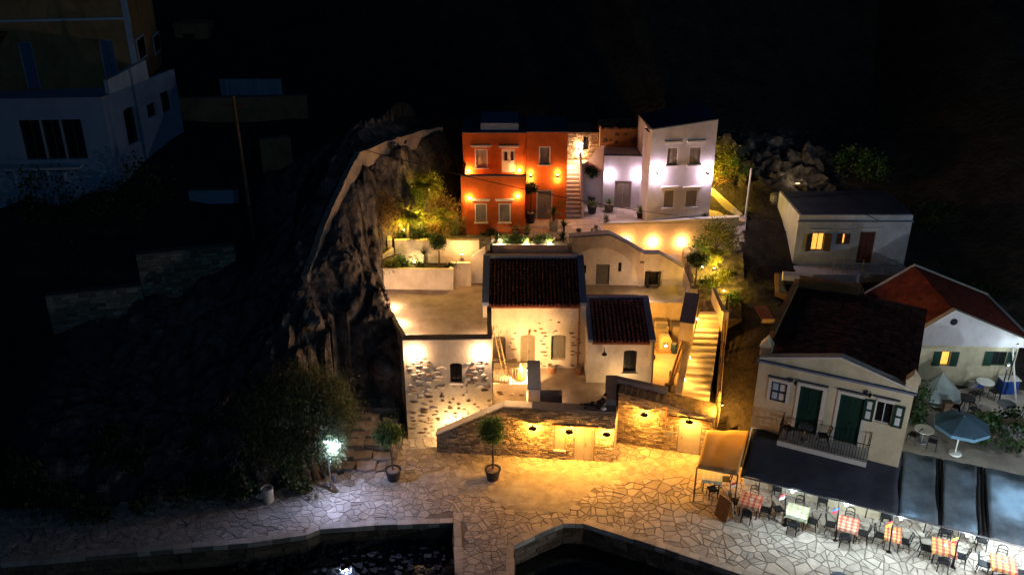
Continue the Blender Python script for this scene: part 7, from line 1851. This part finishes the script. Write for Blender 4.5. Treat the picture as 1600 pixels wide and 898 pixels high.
# restaurant garden behind
gz = 1.9
mb = MB(); mb.prism([(17.8, 33.6), (21.6, 31.9), (30, 30), (30, 41), (20.5, 41.4), (19.0, 37.6)], .2, gz); mb.build('garden_terrace', M['floor'], kind='structure')
def parasol(p, h, rad, m, label, tilt=0, closed=0):
    t = thing('parasol', label, 'parasol', p); mb = MB(); mb.tube([p, Vector(p) + Vector((tilt, 0, h))], .03, 8); mb.build('pole', M['trim'], t)
    mb = MB(); n = 8; c = Vector(p) + Vector((tilt, 0, h)); rim = [c + Vector((math.cos(2*math.pi*k/n)*rad, math.sin(2*math.pi*k/n)*rad, -rad*(.38 if not closed else 1.0) - tilt*math.cos(2*math.pi*k/n)*.5)) for k in range(n)]
    for k in range(n):
        a, b = rim[k], rim[(k+1) % n]; mb.face([c, a, b], PR.uniform(.8, 1.1)); mb.face([b, a, c - Vector((0, 0, .03))]); mb.face([a, b, b - Vector((0, 0, .16)), a - Vector((0, 0, .16))])
    mb.build('canopy', m, t)
    mb = MB()
    for k in range(n): mb.tube([c - Vector((0, 0, .05)), rim[k] - Vector((0, 0, .02))], .01, 4)
    mb.build('ribs', M['metal'], t)
    mb = MB(); mb.lathe(p, [(.3, 0), (.28, .06), (.06, .1)], 14); mb.build('base', M['trim'], t)
parasol(atz(1492, 708, gz), 2.1, 1.25, M['parb'], 'blue-grey parasol with a round white foot in the dark restaurant garden')
parasol(atz(1462, 632, gz), 1.9, 1.1, M['parw'], 'pale greenish-white parasol next to the red-roofed house', closed=1)
for k, (px, py, lb) in enumerate(((1505, 640, 'dark round table beside the pale parasol'), (1535, 615, 'pale round table with things on it near the glowing window'), (1568, 650, 'round table right of the restaurant garden path'), (1440, 690, 'small pale round table beside the corner of the cream house'))):
    roundtable(atz(px, py, gz), .45, .74, M['trim'] if k in (1, 3) else M['black'], 'garden_table', lb, 'tables in the restaurant garden')
for k, (px, py, rz) in enumerate(((1490, 645, 1), (1520, 650, -1), (1520, 625, .5), (1552, 622, 2), (1585, 660, 1.2), (1455, 700, -.5), (1425, 690, .7))):
    chair(atz(px, py, gz), rz, ['dark garden chair left of the table beside the pale parasol', 'dark garden chair right of the table beside the pale parasol', 'garden chair left of the pale round table by the lit window', 'garden chair right of the pale round table by the lit window', 'garden chair at the far right of the restaurant garden', 'garden chair right of the small table by the cream house', 'garden chair touching the cream house corner'][k], 'chairs in the restaurant garden')
for k, (px, py, w_, d_, h_, m, lb) in enumerate(((1548, 600, 1.1, .5, .9, 'whitec', 'white serving counter near the lit window of the red-roofed house'), (1572, 612, .9, .5, .8, 'bluec', 'blue cool box behind the garden tables'), (1535, 660, 1.3, .25, .5, 'wood', 'dark low bench in the middle of the restaurant garden'), (1500, 668, .8, .5, .7, 'black', 'dark planter box above the blue-grey parasol'), (1580, 680, .9, .5, .75, 'metal', 'grey table-height cabinet at the right of the restaurant garden'), (1475, 655, .4, .3, 1.0, 'wood', 'dark menu stand below the pale parasol'))):
    p = atz(px, py, gz); t = thing('garden_counter' if k in (0, 4) else ('cool_box' if k == 1 else ('bench' if k == 2 else ('planter_box' if k == 3 else 'menu_stand'))), lb, ['counter', 'cool box', 'bench', 'planter', 'cabinet', 'stand'][k], p)
    mb = MB(); mb.hexa([(p.x-w_/2, p.y-d_/2, gz), (p.x+w_/2, p.y-d_/2, gz), (p.x+w_/2, p.y+d_/2, gz), (p.x-w_/2, p.y+d_/2, gz)], [(p.x-w_/2*.95, p.y-d_/2*.95, gz+h_), (p.x+w_/2*.95, p.y-d_/2*.95, gz+h_), (p.x+w_/2*.95, p.y+d_/2*.95, gz+h_), (p.x-w_/2*.95, p.y+d_/2*.95, gz+h_)]); mb.build('body', M[m], t)
    mb = MB(); mb.box(p.x-w_/2-.04, p.x+w_/2+.04, p.y-d_/2-.04, p.y+d_/2+.04, gz+h_+.001, gz+h_+.05); mb.build('top', M['trim' if k in (0, 1) else 'wood'], t)
for (px, py, rad, lb) in ((1432, 660, (.6, .5, 1.0), 'dark bush at the right corner of the cream house'), (1545, 690, (1.1, .6, .7), 'dark hedge bush behind the bluish awnings'), (1590, 700, (1.0, .6, .8), 'dark hedge bush at the right edge behind the awnings'), (1560, 665, (.9, .6, .5), 'low dark bush in the middle of the restaurant garden'), (1520, 470, (1.2, .8, .6), 'dim bush behind the red-roofed house'), (1460, 350, (1.4, 1, .8), 'dim bush right of the flat-roofed house')):
    p = atz(px, py, gz) if py > 600 else ground(px, py); bush(p, rad, lb, 'dleaf', n=700, sz=.18)
for (px, py, lb, m) in ((1517, 603, 'white rounded crate with blue lid beside the garden tables', 'whitec'), (1527, 603, 'blue rounded crate beside the white one', 'bluec')):
    p = atz(px, py, gz); t = thing('plastic_crate', lb, 'crate', p); mb = MB(); mb.hexa([(p.x-.22,p.y-.18,gz),(p.x+.22,p.y-.18,gz),(p.x+.22,p.y+.18,gz),(p.x-.22,p.y+.18,gz)], [(p.x-.28,p.y-.22,gz+.4),(p.x+.28,p.y-.22,gz+.4),(p.x+.28,p.y+.22,gz+.4),(p.x-.28,p.y+.22,gz+.4)]); mb.build('body', M[m], t)
    mb = MB(); mb.box(p.x-.3, p.x+.3, p.y-.24, p.y+.24, gz+.401, gz+.44); mb.build('rim', M['trim'], t)
for (px, py, pw, lb) in ((1560, 628, 8, 'dim cold garden lamp on a post in the restaurant garden'), (1590, 540, 16, 'cold lamp at the right corner of the red-roofed house')):
    p = atz(px, py, gz) if py > 600 else aty(px, py, 40.5); t = thing('garden_lamp', lb, 'lamp', p)
    zz = gz + 2.2 if py > 600 else p.z
    mb = MB(); mb.tube([(p.x, p.y, gz), (p.x, p.y, zz)], .03, 6); mb.build('post', M['black'], t); mb = MB(); mb.lathe((p.x, p.y, zz), [(.05, 0), (.1, .06), (.02, .16)], 8); mb.build('bulb', M['trim'], t); plight(t, (p.x, p.y - .15, zz - .15), pw, COOL, .08)
# cables
def cable(a, b, sag, label, r=.022):
    pts = [a.lerp(b, k/20) - Vector((0, 0, sag * 4 * (k/20) * (1 - k/20))) for k in range(21)]
    mb = MB(); mb.tube(pts, r, 5); o = mb.build('power_cable', M['black'], org=tuple(a)); tag(o, label, 'cable')
cable(aty(562, 232, 47), aty(1166, 350, 53.1), .55, 'long black cable crossing in front of the orange house and the tower')
cable(aty(1166, 350, 53.1), aty(1425, 381, 50.6) , .25, 'black cable from the white pole across the flat-roofed house front')
cable(aty(1330, 322, 50.5), aty(1425, 366, 50.6), .1, 'short cable hanging from the flat roof edge to its right corner')
cable(aty(880, 82, 70), aty(1060, 112, 70), .5, 'faint cable high above the houses in the dark')
# bits on the landing
t = thing('yellow_parasol', 'small closed yellow parasol standing on the warm landing', 'parasol', (.35, 40.65, LZ)); mb = MB(); mb.lathe((.45, 40.75, LZ + .12), [(.04, 0), (.22, .04), (.15, .5), (.03, .85)], 9); mb.build('canopy', M['yellow'], t); mb = MB(); mb.tube([(.45, 40.75, LZ), (.45, 40.75, LZ + 1.02)], .02, 6); mb.build('pole', M['wood'], t)
t = thing('white_cone', 'small white cone-shaped lamp shade on the edge of the landing', 'lampshade', (-.3, 40.46, LZ)); mb = MB(); mb.lathe((-.12, 40.44, LZ), [(.14, 0), (.05, .36)], 10); mb.build('shade', M['whitec'], t); mb = MB(); mb.lathe((-.12, 40.44, LZ + .361), [(.04, 0), (.02, .04)], 8); mb.build('knob', M['trim'], t)
t = thing('ladder', 'pale timber ladder leaning on the landing under the arched window', 'ladder', (-.9, 42, LZ))
for dx in (0, .32): mb = MB(); mb.tube([(-.95 + dx*.7 + .5, 41.2, LZ), (-1.2 + dx*.7 + .25, 42.5, LZ + 1.9)], .03, 4); mb.build('rail', M['palewood'], t)
for k in range(5): mb = MB(); f = (k + 1) / 6; mb.tube([(-.45 - f*.5, 41.2 + f*1.3, LZ + f*1.9), (-.45 - f*.5 + .23, 41.2 + f*1.3, LZ + f*1.9)], .018, 4); mb.build('rung', M['palewood'], t)
t = thing('landing_lamp', 'small bright lamp on the landing side of the gate pillar', 'wall light', (.78, 40.2, 3.1)); mb = MB(); mb.box(.70, .815, 40.37, 40.47, 3.45, 3.59); mb.build('housing', M['black'], t); mb = MB(); mb.box(.71, .80, 40.38, 40.46, 3.41, 3.449); mb.build('lens', M['bulbw'], t); plight(t, (.56, 40.42, 3.5), 400, (1, .55, .2), .05)
t = thing('stair_foot_lamp', 'bright lamp hidden behind the low end of the long stone wall', 'wall light', tuple(Ff.pt(.9, .9, -.5))); q = MB(); Ff.box(q, .85, .95, .75, .85, -.52, -.452); q.build('housing', M['black'], t); q = MB(); Ff.box(q, .86, .94, .76, .84, -.53, -.521); q.build('lens', M['bulbw'], t)
plight(t, Ff.pt(.9, .8, -.66), 120, (1, .62, .26), .06)
t = thing('terrace_lamp', 'low lamp behind the slate wall corner washing the annex front', 'wall light', (5.6, 39.9, 2.5)); q = MB(); q.box(5.5, 5.6, 40.101, 40.15, 2.3, 2.4); q.build('housing', M['black'], t); plight(t, (5.75, 40.25, 2.4), 26, (1, .66, .3), .06)

# harbour lamp standing on the quay outside the frame
t = thing('harbour_lamp', 'tall harbour lamp standing on the quay beyond the right of the frame', 'street lamp', (20.5, 23, 0))
mb = MB(); mb.tube([(20.5, 23, .0), (20.5, 23, 5.9)], [.12, .07], 8); mb.build('post', M['metal'], t)
mb = MB(); mb.lathe((20.5, 23, 5.8), [(.1, 0), (.35, .08), (.3, .2), (.05, .3)], 12); mb.build('lamp_head', M['black'], t)
mb = MB(); mb.lathe((20.5, 23, 5.7), [(.08, 0), (.16, .1)], 10); mb.build('bulb', M['bulbc'], t)
plight(t, (20.5, 23, 5.5), 1250, (.92, .93, 1.0), .2)

t = thing('courtyard_lamp', 'lamp hidden behind the small tiled roof, softly lighting the vaulted house', 'wall light', (7.3, 46.5, 5.0)); mb = MB(); mb.box(7.2, 7.35, 46.42, 46.55, 4.36, 4.5); mb.build('housing', M['black'], t); mb = MB(); mb.box(7.22, 7.33, 46.44, 46.53, 4.501, 4.52); mb.build('lens', M['bulbw'], t); plight(t, (7.28, 46.6, 4.75), 42, (1, .62, .36), .08)

t = thing('harbour_lamp', 'second tall harbour lamp far beyond the right edge of the restaurant garden', 'street lamp', (31, 33, 1))
mb = MB(); mb.tube([(31, 33, .5), (31, 33, 8.2)], [.12, .07], 8); mb.build('post', M['metal'], t)
mb = MB(); mb.lathe((31, 33, 8.1), [(.1, 0), (.35, .08), (.3, .2), (.05, .3)], 12); mb.build('lamp_head', M['black'], t)
mb = MB(); mb.lathe((31, 33, 7.95), [(.08, 0), (.16, .1)], 10); mb.build('bulb', M['bulbc'], t)
plight(t, (31, 33, 7.8), 620, (.8, .92, 1.0), .2)
e_ = Fg.pt(Fg.len + .02, 0, -.5)
t = thing('corner_lamp', 'warm lamp on the right end of the shorter stone wall, above the beige awning', 'wall light', (e_.x, e_.y, 2.9))
mb = MB(); mb.tube([(e_.x - .1, e_.y, 2.95), (e_.x + .25, e_.y - .1, 3.05)], .02, 5); mb.build('arm', M['black'], t)
mb = MB(); mb.lathe((e_.x + .25, e_.y - .1, 2.95), [(.10, -.02), (.09, .02), (.03, .09)], 10); mb.build('shade', M['black'], t)
mb = MB(); mb.lathe((e_.x + .25, e_.y - .1, 2.88), [(.02, -.03), (.04, .02), (.02, .04)], 8); mb.build('bulb', M['bulbw'], t)
plight(t, (e_.x + .25, e_.y - .1, 2.80), 170, GOLD, .05)
for k, (x, y, r_, h_, m, nm, lb) in enumerate(((9.2, 44.6, .2, .6, 'bluepaint', 'barrel', 'small dark barrel behind the cream garden oven in the yard'), (9.75, 44.9, .16, .5, 'claypot', 'gas_bottle', 'rusty gas bottle beside the taupe tank in the yard'), (7.9, 43.9, .15, .25, 'black', 'bucket', 'black bucket against the annex side wall in the yard'), (5.6, 42.6, .2, .3, 'claypot', 'flower_pot', 'empty clay pot on the terrace beside the annex'), (2.2, 42.4, .22, .35, 'claypot', 'flower_pot', 'clay pot under the right arched window of the tiled house'))):
    if k == 3: x, y = 3.6, 42.3
    t = thing(nm, lb, nm.replace('_', ' '), (x, y, TZ)); mb = MB(); mb.lathe((x, y, TZ + .013), [(r_*.85, 0), (r_, h_*.3), (r_, h_*.85), (r_*.8, h_)], 14); mb.build('body', M[m], t); mb = MB(); mb.lathe((x, y, TZ + .013 + h_), [(r_*.8, 0), (r_*.7, .03)], 12); mb.build('rim', M['metal'], t)
